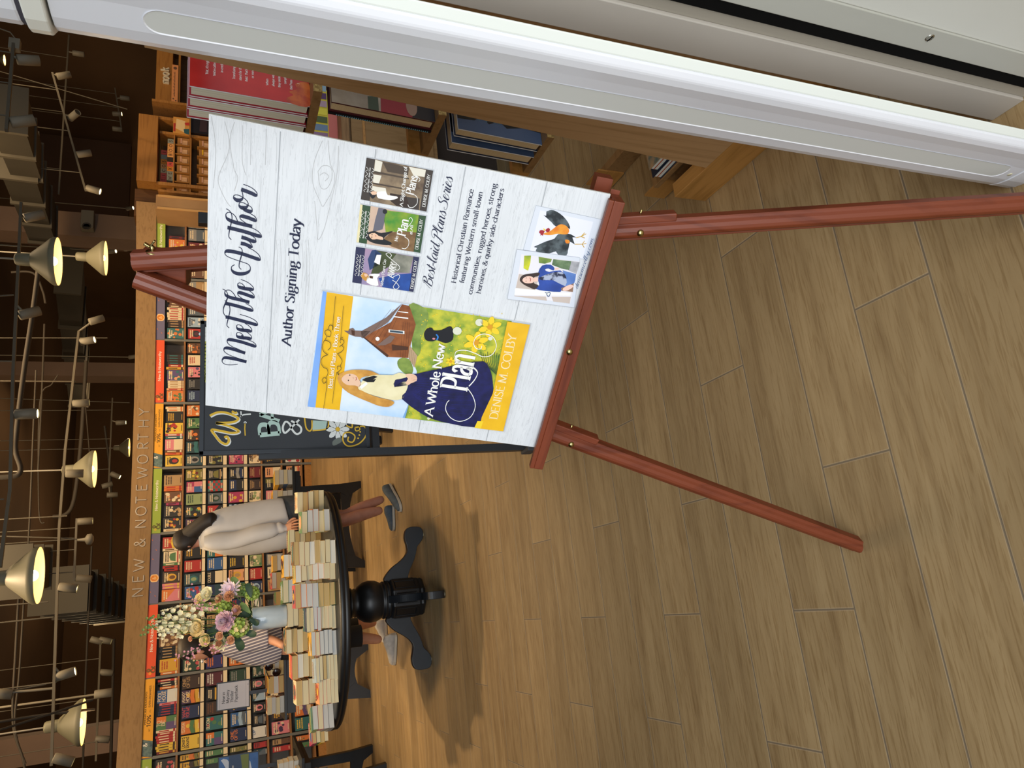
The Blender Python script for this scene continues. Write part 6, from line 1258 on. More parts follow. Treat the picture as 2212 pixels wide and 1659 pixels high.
p.poly(ZC([(1395, 1410), (1390, 1370), (1430, 1340), (1470, 1335), (1475, 1370), (1440, 1395)]), mat('chalk_grey_leaf', '#6f766f', .8), 3); p.line(ZC([(1520, 1220), (1570, 1240), (1575, 1200)]), .006, CY_)
p.b.build('chalk_cup_and_scroll', bo); p = Print(BF, step=.0006); p.k = 2; daisy(240, 360, 100)
for i in range(12):
    y = 440+33*i; p.ell(*ZC([(185+10*(i % 2), y)])[0], .011, .005, CGn, rot=.9 if i % 2 else -.9, n=8); p.ell(*ZC([(222, y+14)])[0], .009, .004, CGn, rot=-.5, n=8)
p.line(ZC([(205, 430), (200, 600), (185, 810)]), .003, CGn); p.b.build('chalk_vine', bo)
# the easel's legs, foot rail and holder
b = MB(); b.bar(cbp(560, 983)+V((0, .02, 0)), V((atz(1150, 965).x, atz(1150, 965).y, .0)), .034, .034, BLKM, up=(0, 1, 0)); b.build('front_leg', ce_)
rf = atz(1150, 965); off = (br-bl).x
b = MB(); b.bar(tr+V((-.10, .03, -.05)), V((rf.x+off+.02, rf.y+.02, 0)), .034, .034, BLKM, up=(0, 1, 0)); b.build('front_leg', ce_)
b = MB(); b.bar((tl+tr)/2+V((0, .05, -.02)), V((((tl+tr)/2).x, CY+.55, 0)), .034, .034, BLKM, up=(0, 1, 0)); b.build('rear_leg', ce_)
b = MB(); q0, q1 = BF(-.02, -.018, .02), BF(cw+.02, -.018, .02); b.bar(q0, q1, .06, .03, BLKM, up=ey); b.build('ledge', ce_)
b = MB(); b.box((rf.x-.03, rf.y-.06, 0), (rf.x+.03, rf.y+.03, .05), mat('rubber_grey', '#3a3b3e', .6)); b.build('rubber_foot', ce_, bevel=.004)
b = MB(); b.box((rf.x+off-.01, rf.y-.06, 0), (rf.x+off+.05, rf.y+.03, .05), mat('rubber_grey')); b.build('rubber_foot', ce_, bevel=.004)

q = aty(442, 470, 5.2); o = empty('sign_post', (q.x, q.y, 0), 'black sign post whose top edge shows just over the poster board', 'sign post')
b = MB(); z1 = aty(428, 470, 5.2).z; b.box((q.x-.045, 5.2, z1-.28), (q.x+.045, 5.26, z1), BLKW); b.build('head', o, bevel=.003)
b = MB(); b.box((q.x-.02, 5.21, .02), (q.x+.02, 5.25, z1-.28), BLKW); b.build('pole', o); b = MB(); b.box((q.x-.14, 5.1, 0), (q.x+.14, 5.36, .02), BLKW); b.build('base', o)
# ------------------------------------------------------------------ the two people at the table
HR = V((CPR.x, CPR.y, 0)).normalized(); HD = V((CPF.x, CPF.y, 0)).normalized()
def ring(xa, ya, xb, yb, Y, dep, n=20, e=1.0, push=0.):
    a, b_ = aty(xa, ya, Y), aty(xb, yb, Y); c = (a+b_)/2+HD*push; h = (a-b_)/2; out = []
    for i in range(n):
        t = 2*PI*i/n; cs, sn = math.cos(t), math.sin(t); f = lambda q: math.copysign(abs(q)**e, q)
        out.append(c+h*f(cs)+HD*(dep*f(sn)))
    return out
def skin(name, nodes, edges, m, parent, levels=2):
    """one continuous surface grown round a jointed skeleton: nodes {name: (point, radius)}"""
    ks = list(nodes); me = bpy.data.meshes.new(name); inv = parent.location
    me.from_pydata([V(nodes[k][0])-inv for k in ks], [(ks.index(a), ks.index(b_)) for a, b_ in edges], []); me.materials.append(m)
    o = bpy.data.objects.new(name, me); COL.objects.link(o); o.parent = parent
    md = o.modifiers.new('skin', 'SKIN'); md.use_smooth_shade = True
    for i, k in enumerate(ks):
        r = nodes[k][1]; s_ = me.skin_vertices[0].data[i]; s_.radius = (r, r) if not isinstance(r, tuple) else r; s_.use_root = (i == 0)
    sb = o.modifiers.new('smooth', 'SUBSURF'); sb.levels = levels; sb.render_levels = levels
    return o
SK = noisy('skin_tone', '#c08a6c', '#b17c60', 14., .55); SKP = noisy('skin_tone_pink', '#b8836e', '#a87460', 14., .55); HRD = wood('hair_dark', '#1d120c', '#0d0705', 2, 60., .6, 3.)
CARD_ = noisy('cardigan_white', '#cfcbc6', '#c2beb9', 6., .9, .3, .7, .2); SHORT = noisy('shorts_grey', '#4b4d4e', '#424445', 30., .9); SHOE = noisy('shoe_slate', '#4e5963', '#444e58', 30., .8); SOLE = mat('sole_white', '#b9b2a4', .7)
def hand(b, wrist, tips, thumb, m, r=.0082, palm=.034):
    """palm with four bent fingers of different length and a thumb from its side"""
    w = V(wrist); c = sum((V(t) for t in tips), V((0, 0, 0)))/4; d = (c-w); k0 = w+d*.50; s = (V(tips[0])-V(tips[3])).normalized(); nrm = d.normalized().cross(s).normalized()
    R = []
    for t, ww, th in ((0, .024, .018), (.18, .032, .016), (.38, .038, .014), (.55, .038, .011)):
        R.append([w+d*t+s*(ww*math.cos(2*PI*i/12))+nrm*(th*math.sin(2*PI*i/12)) for i in range(12)])
    b.loft(R, m)
    for i, t in enumerate(tips):
        a = k0+s*(.028-.0187*i); t = V(t); mid = a+(t-a)*.5+nrm*.007*(1 if nrm.z > 0 else -1); b.tube(cat_rom([tuple(a), tuple(mid), tuple(t)], 5), [r, r, r, r, r*.97, r*.95, r*.93, r*.9, r*.85, r*.75, r*.45], m, 8)
    a = w+d*.15+s*.028; t = V(thumb); b.tube(cat_rom([tuple(a), tuple(a+(t-a)*.55+s*.012), tuple(t)], 5), [r*1.25]*4+[r*1.15]*4+[r*1.05, r*.9, r*.5], m, 8)
def shoe(parent, heel, toe, up, m, sole_m, w=.042, h=.062, lab=None):
    """heel and toe: points on the sole line"""
    H_, T_ = V(heel), V(toe); d = T_-H_; l = d.length; dn = d.normalized(); s = dn.cross(V((0, 0, 1))).normalized(); u = s.cross(dn)
    def R(t, ww, hh, z0):
        c = H_+d*t; return [c+s*(w*ww*math.cos(a))+u*(z0+(hh if math.sin(a) > 0 else 0)*math.sin(a)) for a in (2*PI*i/14 for i in range(14))]
    b = MB(); b.loft([R(t, ww, hh, .014) for t, ww, hh in ((-.02, .35, .035), (.03, .68, h*.95), (.14, .78, h*1.05), (.30, .80, h*1.0), (.45, .85, h*.80), (.62, .98, h*.62), (.80, .98, h*.48), (.93, .75, h*.36), (1.0, .30, h*.2))], m); o = b.build('shoe', parent)
    def S_(t, ww, z): 
        c = H_+d*t; return [c+s*(w*ww*1.04)+u*z, c-s*(w*ww*1.04)+u*z]
    b = MB(); st_ = [(-.02, .4), (.03, .72), (.14, .82), (.35, .84), (.62, 1.0), (.82, 1.0), (.94, .78), (1.01, .34)]
    for z in (0, .018): pass
    rings = [[p for z in (.018, .0) for p in (S_(t, ww, z) if z else S_(t, ww, z)[::-1])] for t, ww in st_]
    b.loft(rings, sole_m, True, False); b.build('sole', o)
    return o
def person(loc, label): return empty('person', loc, label, 'person')
# ---- person in the white cardigan, bent over the books, seen from her side and back
z2 = lambda x, y: (360+x/6.9125, 1040+y/6.9125)
Y1 = 5.78
gp = atz(862, 1098); p1 = person((gp.x, gp.y, 0), 'person in white cardigan and grey shorts leaning over the books right of the flowers')
at2 = lambda x, y, Y: aty(*z2(x, y), Y)
nodes = {'pelvis': (aty(625, 1108, 5.80), (.105, .12)), 'belly': (aty(575, 1130, 5.80), (.10, .115)), 'chest': (aty(505, 1148, 5.80), (.105, .125)), 'collar': (aty(458, 1158, 5.80), (.075, .085)), 'neck': (aty(434, 1166, 5.80), (.042, .045)), 'jaw': (aty(419, 1170, 5.80), (.052, .055)), 'head': (aty(398, 1163, 5.80), (.078, .082)), 'crown': (aty(384, 1157, 5.80), (.055, .06)),
         'lshoulder': (at2(680, 905, 5.66), .040), 'lelbow': (at2(1200, 815, 5.575), .030), 'lwrist': (at2(1775, 692, 5.548), .021), 'rshoulder': (aty(462, 1150, 5.94), .052), 'relbow': (aty(540, 1165, 5.98), .040), 'rwrist': (aty(610, 1185, 5.88), .026),
         'lhip': (aty(660, 1112, 5.84), .07), 'lknee': (aty(742, 1126, 5.78), .055), 'lcalf': (aty(778, 1113, 5.78), .052), 'lank': (aty(827, 1101, 5.80), .033), 'rhip': (aty(660, 1096, 5.92), .07), 'rknee': (aty(742, 1118, 5.86), .055), 'rcalf': (aty(778, 1098, 5.86), .053), 'rank': (aty(830, 1076, 5.88), .032)}
skin('body', nodes, [('pelvis', 'belly'), ('belly', 'chest'), ('chest', 'collar'), ('collar', 'neck'), ('neck', 'jaw'), ('jaw', 'head'), ('head', 'crown'), ('chest', 'lshoulder'), ('lshoulder', 'lelbow'), ('lelbow', 'lwrist'), ('chest', 'rshoulder'), ('rshoulder', 'relbow'), ('relbow', 'rwrist'), ('pelvis', 'lhip'), ('lhip', 'lknee'), ('lknee', 'lcalf'), ('lcalf', 'lank'), ('pelvis', 'rhip'), ('rhip', 'rknee'), ('rknee', 'rcalf'), ('rcalf', 'rank')], SKP, p1)
b = MB(); fd = (-HR*.80+HD*.45+V((0, 0, -.35))).normalized(); hc = aty(402, 1166, 5.80); up_ = V((0, 0, 1))-fd*fd.z; up_.normalize(); sd = fd.cross(up_)
b.lathe([(.001, .022), (.008, .016), (.013, 0), (.001, -.004)], hc+fd*.078-up_*.012, SKP, n=8, axis=fd)
for q in (-1, 1):
    b.ball(hc+sd*(.082*q)-up_*.01-fd*.005, .022, SKP, 8, 5, .5, .8, 1.2)
b.build('nose_and_ears', p1)
b = MB()
for q in (-1, 1): b.ball(hc+fd*.074+sd*(.032*q)+up_*.006, .010, mat('eye_white', '#e8e4de', .3), 8, 5); b.ball(hc+fd*.081+sd*(.032*q)+up_*.006, .005, HRD, 6, 4)
b.tube([hc+fd*.076-up_*.045+sd*.02, hc+fd*.082-up_*.043, hc+fd*.076-up_*.045-sd*.02], .004, mat('lip', '#9a4a48', .5), 6); b.build('face', p1)
b = MB(); b.loft([ring(427, 1150, 432, 1184, 5.80, .055), ring(434, 1128, 437, 1186, Y1, .085), ring(443, 1114, 444, 1188, Y1, .115), ring(454, 1108.5, 456, 1191, Y1, .13), ring(466, 1102, 470, 1196, Y1, .14), ring(483, 1096, 483, 1199.5, Y1, .145), ring(505, 1090.6, 505, 1201, Y1, .15), ring(533, 1085, 533, 1201.5, Y1, .15), ring(562, 1080, 562, 1197.5, Y1, .15), ring(591, 1076, 596, 1191, Y1, .15), ring(611, 1074, 636, 1180, Y1, .145), ring(611, 1077, 634, 1177, Y1, .13)], CARD_)
# soft folds hanging from the shoulders
for i, v in enumerate(b.v):
    f = mnoise.noise(V((v.dot(HR)*20+v.z*3, v.z*2.4, v.y*6))); b.v[i] = v-HD*(.022*f)-HR*(.006*f)
cg = b.build('cardigan', p1, sub=1)
b = MB(); Yl = 5.60
sl_ = [(560, 820, 985, .07), (640, 785, 1020, .085), (760, 765, 1035, .088), (900, 755, 1025, .085), (1050, 745, 1000, .082), (1180, 700, 960, .08), (1300, 655, 915, .078), (1420, 635, 885, .075), (1540, 620, 850, .07), (1610, 612, 815, .062), (1640, 640, 790, .05), (1660, 605, 775, .052), (1715, 610, 772, .052), (1745, 640, 748, .040), (1785, 640, 745, .038)]
b.loft([ring(*z2(x, a), *z2(x+(20 if x > 1500 else 0), c), Yl-.05*(x-560)/1200, dd) for x, a, c, dd in sl_], CARD_)
for i, v in enumerate(b.v):
    f = mnoise.noise(V((v.dot(HR)*14, v.z*6, v.y*10))); b.v[i] = v-HD*(.008*f)+HR*(.005*f)
b.build('sleeve', cg, sub=1)
b = MB(); b.loft([ring(428, 1146, 436, 1186, 5.79, .062), ring(431, 1143, 440, 1188, 5.79, .070), ring(435, 1143, 444, 1189, 5.79, .072), ring(434, 1146, 442, 1187, 5.79, .062)], mat('collar_white', '#dedad4', .8)); b.build('collar', cg)
b = MB(); b.loft([ring(600, 1073, 600, 1140, 5.82, .12), ring(620, 1070, 620, 1146, 5.82, .13), ring(645, 1069, 645, 1148, 5.82, .135), ring(672, 1072, 672, 1148, 5.82, .135), ring(690, 1076, 690, 1146, 5.82, .125)], SHORT); b.build('shorts', p1, sub=1)
b = MB(); tips = [at2(1968, 575, 5.44), at2(1975, 625, 5.42), at2(1972, 670, 5.42), at2(1962, 712, 5.43)]; hand(b, at2(1775, 692, 5.548), tips, at2(1935, 555, 5.50), SK); b.build('hand', p1)
b = MB(); hcc = at2(255, 868, 5.80)
b.loft([ring(*z2(x, a), *z2(x, c), 5.80, dd, e=.92) for x, a, c, dd in ((88, 840, 895, .01), (105, 780, 960, .05), (150, 745, 1005, .078), (220, 718, 1030, .092), (300, 700, 1030, .094), (370, 690, 985, .088), (430, 690, 925, .075), (480, 700, 860, .05))], HRD)
P_ = cat_rom([tuple(at2(330, 800, 5.78)), tuple(at2(470, 690, 5.74)), tuple(at2(600, 600, 5.71)), tuple(at2(690, 575, 5.70)), tuple(at2(735, 590, 5.70))], 5)
n = len(P_); b.tube(P_, [.062*(1-.15*i/n)*(1 if i < n*.7 else max(.12, 1-(i-n*.7)/(n*.32))) for i in range(n)], HRD, 14); b.build('hair', p1)
b = MB()
for i in range(5): b.tube(cat_rom([tuple(at2(440+10*i, 640-22*i, 5.72)), tuple(at2(530+20*i, 540-6*i, 5.69)), tuple(at2(640+14*i, 505+8*i, 5.68)), tuple(at2(725, 560+8*i, 5.68))], 5), .010, noisy('hair_sheen', '#5d5048', '#3a2e28', 30., .35), 6)
b.build('hair_sheen_lock', p1, 'lighter lock painting the hair sheen over the back')  # hair sheen painted as lighter locks
shoe(p1, aty(843, 1050, 5.92), atz(868, 1101, .004), None, SHOE, SOLE); shoe(p1, atz(850, 1092, .004), atz(851, 1146, .004), None, SHOE, SOLE)
# ---- person in the striped blouse behind the flowers
zb = lambda x, y: (310+x/6.506, 1220+y/6.506)
Y2 = 6.12; atb = lambda x, y, Y: aty(*zb(x, y), Y)
gp = atz(854, 1400); p2 = person((gp.x, gp.y, 0), 'person in striped blouse and black trousers standing behind the flower vase')
def stripes():
    m = mat('striped_cotton', '#cfc4bf', .9); tc = N(m, 'ShaderNodeTexCoord'); sp = N(m, 'ShaderNodeSeparateXYZ'); L(m, tc.outputs['Object'], sp.inputs[0])
    a = math_n(m, 'ADD', math_n(m, 'MULTIPLY', sp.outputs[0], 1.), math_n(m, 'MULTIPLY', sp.outputs[2], .22)); s = math_n(m, 'SINE', math_n(m, 'MULTIPLY', a, 285.))
    L(m, ramp(m, s, [(.35, '#6f6a76'), (.62, '#d8cdc6')]), bsdf(m).inputs['Base Color']); return m
STR = stripes(); PANT = noisy('trouser_black', '#0f0f11', '#0a0a0c', 20., .85)
nodes = {'pelvis': (aty(628, 1388, 6.14), (.11, .12)), 'belly': (aty(570, 1390, 6.14), (.10, .11)), 'chest': (aty(512, 1384, 6.14), (.10, .12)), 'collar': (aty(482, 1390, 6.14), (.07, .08)), 'neck': (aty(465, 1398, 6.12), .043), 'jaw': (aty(448, 1410, 6.10), .050), 'head': (aty(425, 1404, 6.10), (.078, .085)), 'crown': (aty(410, 1398, 6.10), (.055, .06)),
         'lshoulder': (aty(492, 1390, 6.02), .040), 'lelbow': (aty(565, 1378, 5.93), .036), 'lfore': (aty(592, 1384, 5.86), .034), 'lwrist': (aty(617, 1397, 5.76), .026), 'rshoulder': (aty(490, 1372, 6.26), .05), 'relbow': (aty(560, 1385, 6.25), .04), 'rwrist': (aty(600, 1412, 6.12), .026),
         'lhip': (aty(660, 1392, 6.05), .085), 'lknee': (aty(745, 1384, 6.06), .058), 'lcalf': (aty(785, 1378, 6.08), .05), 'lank': (aty(826, 1382, 6.10), .034), 'rhip': (aty(660, 1376, 6.20), .085), 'rknee': (aty(740, 1358, 6.26), .058), 'rcalf': (aty(775, 1350, 6.32), .048), 'rank': (aty(812, 1344, 6.40), .033)}
skin('body', nodes, [('pelvis', 'belly'), ('belly', 'chest'), ('chest', 'collar'), ('collar', 'neck'), ('neck', 'jaw'), ('jaw', 'head'), ('head', 'crown'), ('chest', 'lshoulder'), ('lshoulder', 'lelbow'), ('lelbow', 'lfore'), ('lfore', 'lwrist'), ('chest', 'rshoulder'), ('rshoulder', 'relbow'), ('relbow', 'rwrist'), ('pelvis', 'lhip'), ('lhip', 'lknee'), ('lknee', 'lcalf'), ('lcalf', 'lank'), ('pelvis', 'rhip'), ('rhip', 'rknee'), ('rknee', 'rcalf'), ('rcalf', 'rank')], SK, p2)
fd = (-HR*.92-HD*.1+V((0, 0, -.38))).normalized(); hc = aty(431, 1407, 6.10); up_ = V((0, 0, 1))-fd*fd.z; up_.normalize(); sd = fd.cross(up_)
b = MB(); b.lathe([(.001, .024), (.009, .016), (.014, 0), (.001, -.004)], hc+fd*.080-up_*.012, SK, n=8, axis=fd)
for q in (-1, 1): b.ball(hc+sd*(.080*q)-up_*.012-fd*.008, .022, SK, 8, 5, .6, .7, 1.2)
b.build('nose_and_ears', p2)
b = MB()
for q in (-1, 1): b.ball(hc+fd*.068+sd*(.032*q)+up_*.008, .010, mat('eye_white'), 8, 5); b.ball(hc+fd*.0745+sd*(.032*q)+up_*.008, .006, HRD, 6, 4)
b.tube([hc+fd*.074-up_*.048+sd*.02, hc+fd*.081-up_*.046, hc+fd*.074-up_*.048-sd*.02], .0042, mat('lip'), 6); b.build('face', p2)
b = MB(); b.loft([ring(470, 1378, 474, 1404, 6.12, .06), ring(476, 1352, 480, 1412, Y2, .10), ring(484, 1342, 487, 1416, Y2, .12), ring(505, 1338, 507, 1425, Y2, .135), ring(528, 1337, 530, 1435, Y2, .14), ring(556, 1338, 556, 1440, Y2, .145), ring(580, 1340, 580, 1436, Y2, .145), ring(598, 1344, 598, 1430, Y2, .14), ring(607, 1348, 604, 1424, Y2, .135)], STR)
for i, v in enumerate(b.v):
    f = mnoise.noise(V((v.dot(HR)*12, v.z*5, v.y*6))); b.v[i] = v-HD*(.010*f)-HR*(.006*f)
bl_ = b.build('blouse', p2, sub=1)
b = MB(); b.loft([ring(x, a, x, c, 6.02-.0011*(x-480), dd) for x, a, c, dd in ((478, 1374, 1402, .05), (486, 1366, 1411, .07), (505, 1364, 1413, .075), (528, 1361, 1411, .072), (552, 1357, 1407, .07), (570, 1354, 1403, .068), (580, 1353, 1402, .066), (578, 1358, 1397, .055))], STR); b.build('sleeve', bl_, sub=1)
b = MB(); hand(b, aty(617, 1396, 5.76), [aty(634, 1398, 5.68), aty(636, 1404, 5.67), aty(635, 1410, 5.68), aty(632, 1415, 5.70)], aty(630, 1393, 5.72), SK); b.build('hand', p2)
b = MB(); b.tube([aty(613, 1390, 5.775)+V((0, 0, 0)), aty(615, 1394, 5.745), aty(617, 1400, 5.75), aty(618, 1403, 5.775)], .006, mat('bracelet_pearl', '#d9c8a4', .3), 8); b.build('bracelet', p2)
b = MB(); b.loft([ring(*zb(x, a), *zb(x, c), 6.10, dd, e=.92) for x, a, c, dd in ((482, 1120, 1210, .02), (500, 1060, 1280, .055), (550, 1010, 1325, .082), (630, 985, 1318, .095), (720, 985, 1250, .098), (800, 1000, 1225, .092), (880, 1050, 1260, .075), (940, 1140, 1310, .05), (968, 1200, 1300, .02))], HRD); b.build('hair', p2)
b = MB(); b.loft([ring(598, 1350, 598, 1424, 6.14, .13), ring(630, 1346, 630, 1424, 6.14, .135), ring(665, 1346, 665, 1416, 6.14, .13), ring(690, 1347, 690, 1410, 6.14, .12)], PANT); tr_ = b.build('trousers', p2)
b = MB(); b.loft([ring(680, 1368, 680, 1412, 6.06, .085), ring(730, 1358, 730, 1402, 6.06, .075), ring(762, 1352, 762, 1398, 6.07, .072), ring(780, 1350, 780, 1396, 6.07, .072)], PANT); b.build('trouser_leg', tr_)
b = MB(); b.loft([ring(680, 1348, 680, 1390, 6.20, .085), ring(730, 1340, 730, 1378, 6.25, .075), ring(772, 1335, 772, 1370, 6.30, .068)], PANT); b.build('trouser_leg', tr_)
SW = noisy('shoe_white', '#b5b1ab', '#a3a09b', 30., .8); shoe(p2, atz(856, 1370, .004), atz(852, 1434, .004), None, SW, SOLE, .046, .085); shoe(p2, atz(833, 1338, .004), atz(836, 1388, .004), None, SW, SOLE, .042, .08)
# ---- bag and sunglasses lying by the second person
o = empty('sunglasses', aty(590, 1447, 7.2), 'dark round sunglasses hanging at the front of the dark table behind the flowers', 'sunglasses')
b = MB()
for x, y in ((581, 1440), (597.5, 1452)): b.lathe([(.001, 0), (.034, .001), (.036, .004), (.034, .007), (.001, .006)], aty(x, y, 7.215), mat('lens_dark', '#1d0f10', .15), n=24, axis=-HD)
b.build('lens', o)
b = MB(); b.tube([aty(583, 1444, 7.212), aty(588, 1446, 7.205), aty(593, 1448, 7.212)], .004, mat('frame_black'), 6); b.tube([aty(576, 1438, 7.21), aty(575, 1450, 7.24), aty(582, 1466, 7.28)], .004, mat('frame_black'), 6); b.build('frame', o)
# ------------------------------------------------------------------ ceiling: pendants, tracks, ducts, pipes
PEN = mat('pendant_shade', '#76735f', .5); PENI = mat('pendant_inside_glow', '#e8c98a', .5, emit='#f0b858', es=.55); BULB = mat('bulb', '#fff2d0', .4, emit='#ffdca0', es=14.)  # shade lining emits its own glow in place of bulb light
def ceil_c(x, y0, y1, D):
    dep = D*FPX/abs(y1-y0); return EYE+ray(x, (y0+y1)/2)*dep
def pendant(x, y0, y1, D, label, lamp=14.):
    c = ceil_c(x, y0, y1, D); R = D/2; o = empty('pendant_lamp', c, label, 'lamp', 'barn-shade pendant lamps')
    b = MB(); b.lathe([(R, 0), (R*1.0, R*.16), (R*.93, R*.26), (R*.62, R*.60), (R*.34, R*.92), (R*.27, R*.98)], c, PEN, n=48); b.build('lamp_shade', o)
    b = MB(); b.lathe([(R*.985, .002), (R*.985, R*.15), (R*.915, R*.25), (R*.61, R*.585), (R*.30, R*.90), (.001, R*.90)], c, PENI, n=48); b.build('shade_lining', o, 'cream lining with bulb light as its own glow')
    b = MB(); b.lathe([(R*.27, R*.96), (R*.25, R*1.45), (R*.20, R*1.52), (R*.06, R*1.56), (.001, R*1.56)], c, PEN, n=24); b.build('socket_neck', o)
    b = MB(); b.ball(c+V((0, 0, R*.22)), R*.20, BULB, 16, 10); b.build('bulb', o)
    b = MB(); b.tube([c+V((0, 0, R*1.55)), V((c.x, c.y, 5.9))], .008, mat('cord_grey', '#8c877c', .6), 6); b.build('cord', o)
    l = light('pendant_light', 'POINT', c+V((0, 0, R*.12)), lamp, WARM, R*.2)
    return o
pendant(126, 513, 617, .40, 'barn-shade pendant lamp highest above the easel top')
pendant(229, 521, 595, .40, 'smaller-looking pendant lamp just right below the one over the easel')
pendant(205, 973, 1053, .40, 'barn-shade pendant lamp above the header lettering')
pendant(85, 1182, 1303, .40, 'largest pendant lamp, above the flowers')
pendant(180, 1512, 1607, .40, 'barn-shade pendant lamp at the left end of the ceiling')
pendant(279.5, 947, 987, .40, 'tiny far pendant lamp just above the header board', 8.)
pendant(10, 119, 141, .17, 'distant pendant lamp near the top of the gate', 6.)
TRK = mat('track_grey', '#5f584a', .55); SPB = mat('spot_grey', '#7d7666', .55); SPL = mat('spot_glow', '#fff3c8', .4, emit='#ffedb0', es=9.); SPO = mat('spot_off', '#4a453c', .5)
TRACKS = []
def track(pts, label, w=.028):
    """pts: (x, y, Y) along the rail"""
    P = [aty(*p) for p in pts]; TRACKS.append((pts, P)); o = empty('track_rail', P[0], label, 'track', 'ceiling lighting tracks'); b = MB()
    for a, c in zip(P, P[1:]): b.bar(a, c, w, w*.8, TRK)
    b.build('rail', o); b = MB()
    for t in (.15, .5, .85):
        q = P[0]+(P[-1]-P[0])*t; b = MB(); b.tube([q, V((q.x, q.y, 5.9))], .006, TRK, 6); b.build('hanger_rod', o)
    return P
def spot(x, y, Y, aim, lit, label, mount=None, L_=.15, r=.042):
    """spot head at pixel x,y; aim is a direction"""
    near = None
    if mount:
        for pts, P in TRACKS:
            for i in range(len(P)-1):
                (xa, ya, _), (xb, yb, _) = pts[i], pts[i+1]; t = max(0., min(1., ((mount[0]-xa)*(xb-xa)+(mount[1]-ya)*(yb-ya))/((xb-xa)**2+(yb-ya)**2))); dd = math.hypot(xa+(xb-xa)*t-mount[0], ya+(yb-ya)*t-mount[1])
                if near is None or dd < near[0]: near = (dd, P[i]+(P[i+1]-P[i])*t)
        Y = near[1].y
    c = aty(x, y, Y); d = V(aim).normalized(); o = empty('track_spotlight', c, label, 'spotlight', 'ceiling track spotlights')
    b = MB(); b.lathe([(.001, -L_*.55), (r*.9, -L_*.55), (r, -L_*.5), (r, L_*.5), (r*.88, L_*.5), (r*.85, L_*.42)], c, SPB, n=20, axis=d); b.build('barrel', o)
    b = MB(); b.lathe([(.001, 0), (r*.86, 0)], c+d*L_*.44, SPL if lit else SPO, n=20, axis=d); b.build('lens', o, 'glowing lens' if lit else None)
    mt = near[1] if mount else V((c.x, c.y+.05, 5.9)); b = MB(); b.tube([c-d*L_*.25, mt], .011, SPB, 8); b.build('arm', o)
    return o
track([(30, 88, 6.0), (14, 282, 5.6)], 'short lighting track by the upper end of the gate'); track([(149, 76, 11.), (127, 420, 11.)], 'long lighting track beyond the book rack'); track([(113, 157, 9.), (185, 412, 9.)], 'slanted lighting track over the book rack')
track([(46, 438, 7.0), (28, 820, 6.6), (22, 1060, 6.4), (0, 1225, 6.2)], 'long lighting track nearest the pendant lamps'); track([(170, 716, 9.), (141, 970, 8.6), (128, 1140, 8.4), (126, 1200, 8.3), (111, 1655, 7.8)], 'second long lighting track over the book wall')
track([(243, 860, 14.), (235, 1042, 13.5)], 'far lighting track over the header lettering'); track([(166, 1120, 10.), (160, 1256, 10.)], 'short lighting track right of the largest pendant'); track([(217, 1388, 12.), (207, 1645, 11.)], 'far lighting track at the left end of the ceiling'); track([(262, 275, 13.), (248, 190, 13.)], 'far lighting track beyond the rack top')
dn = V((0, 0, -1))
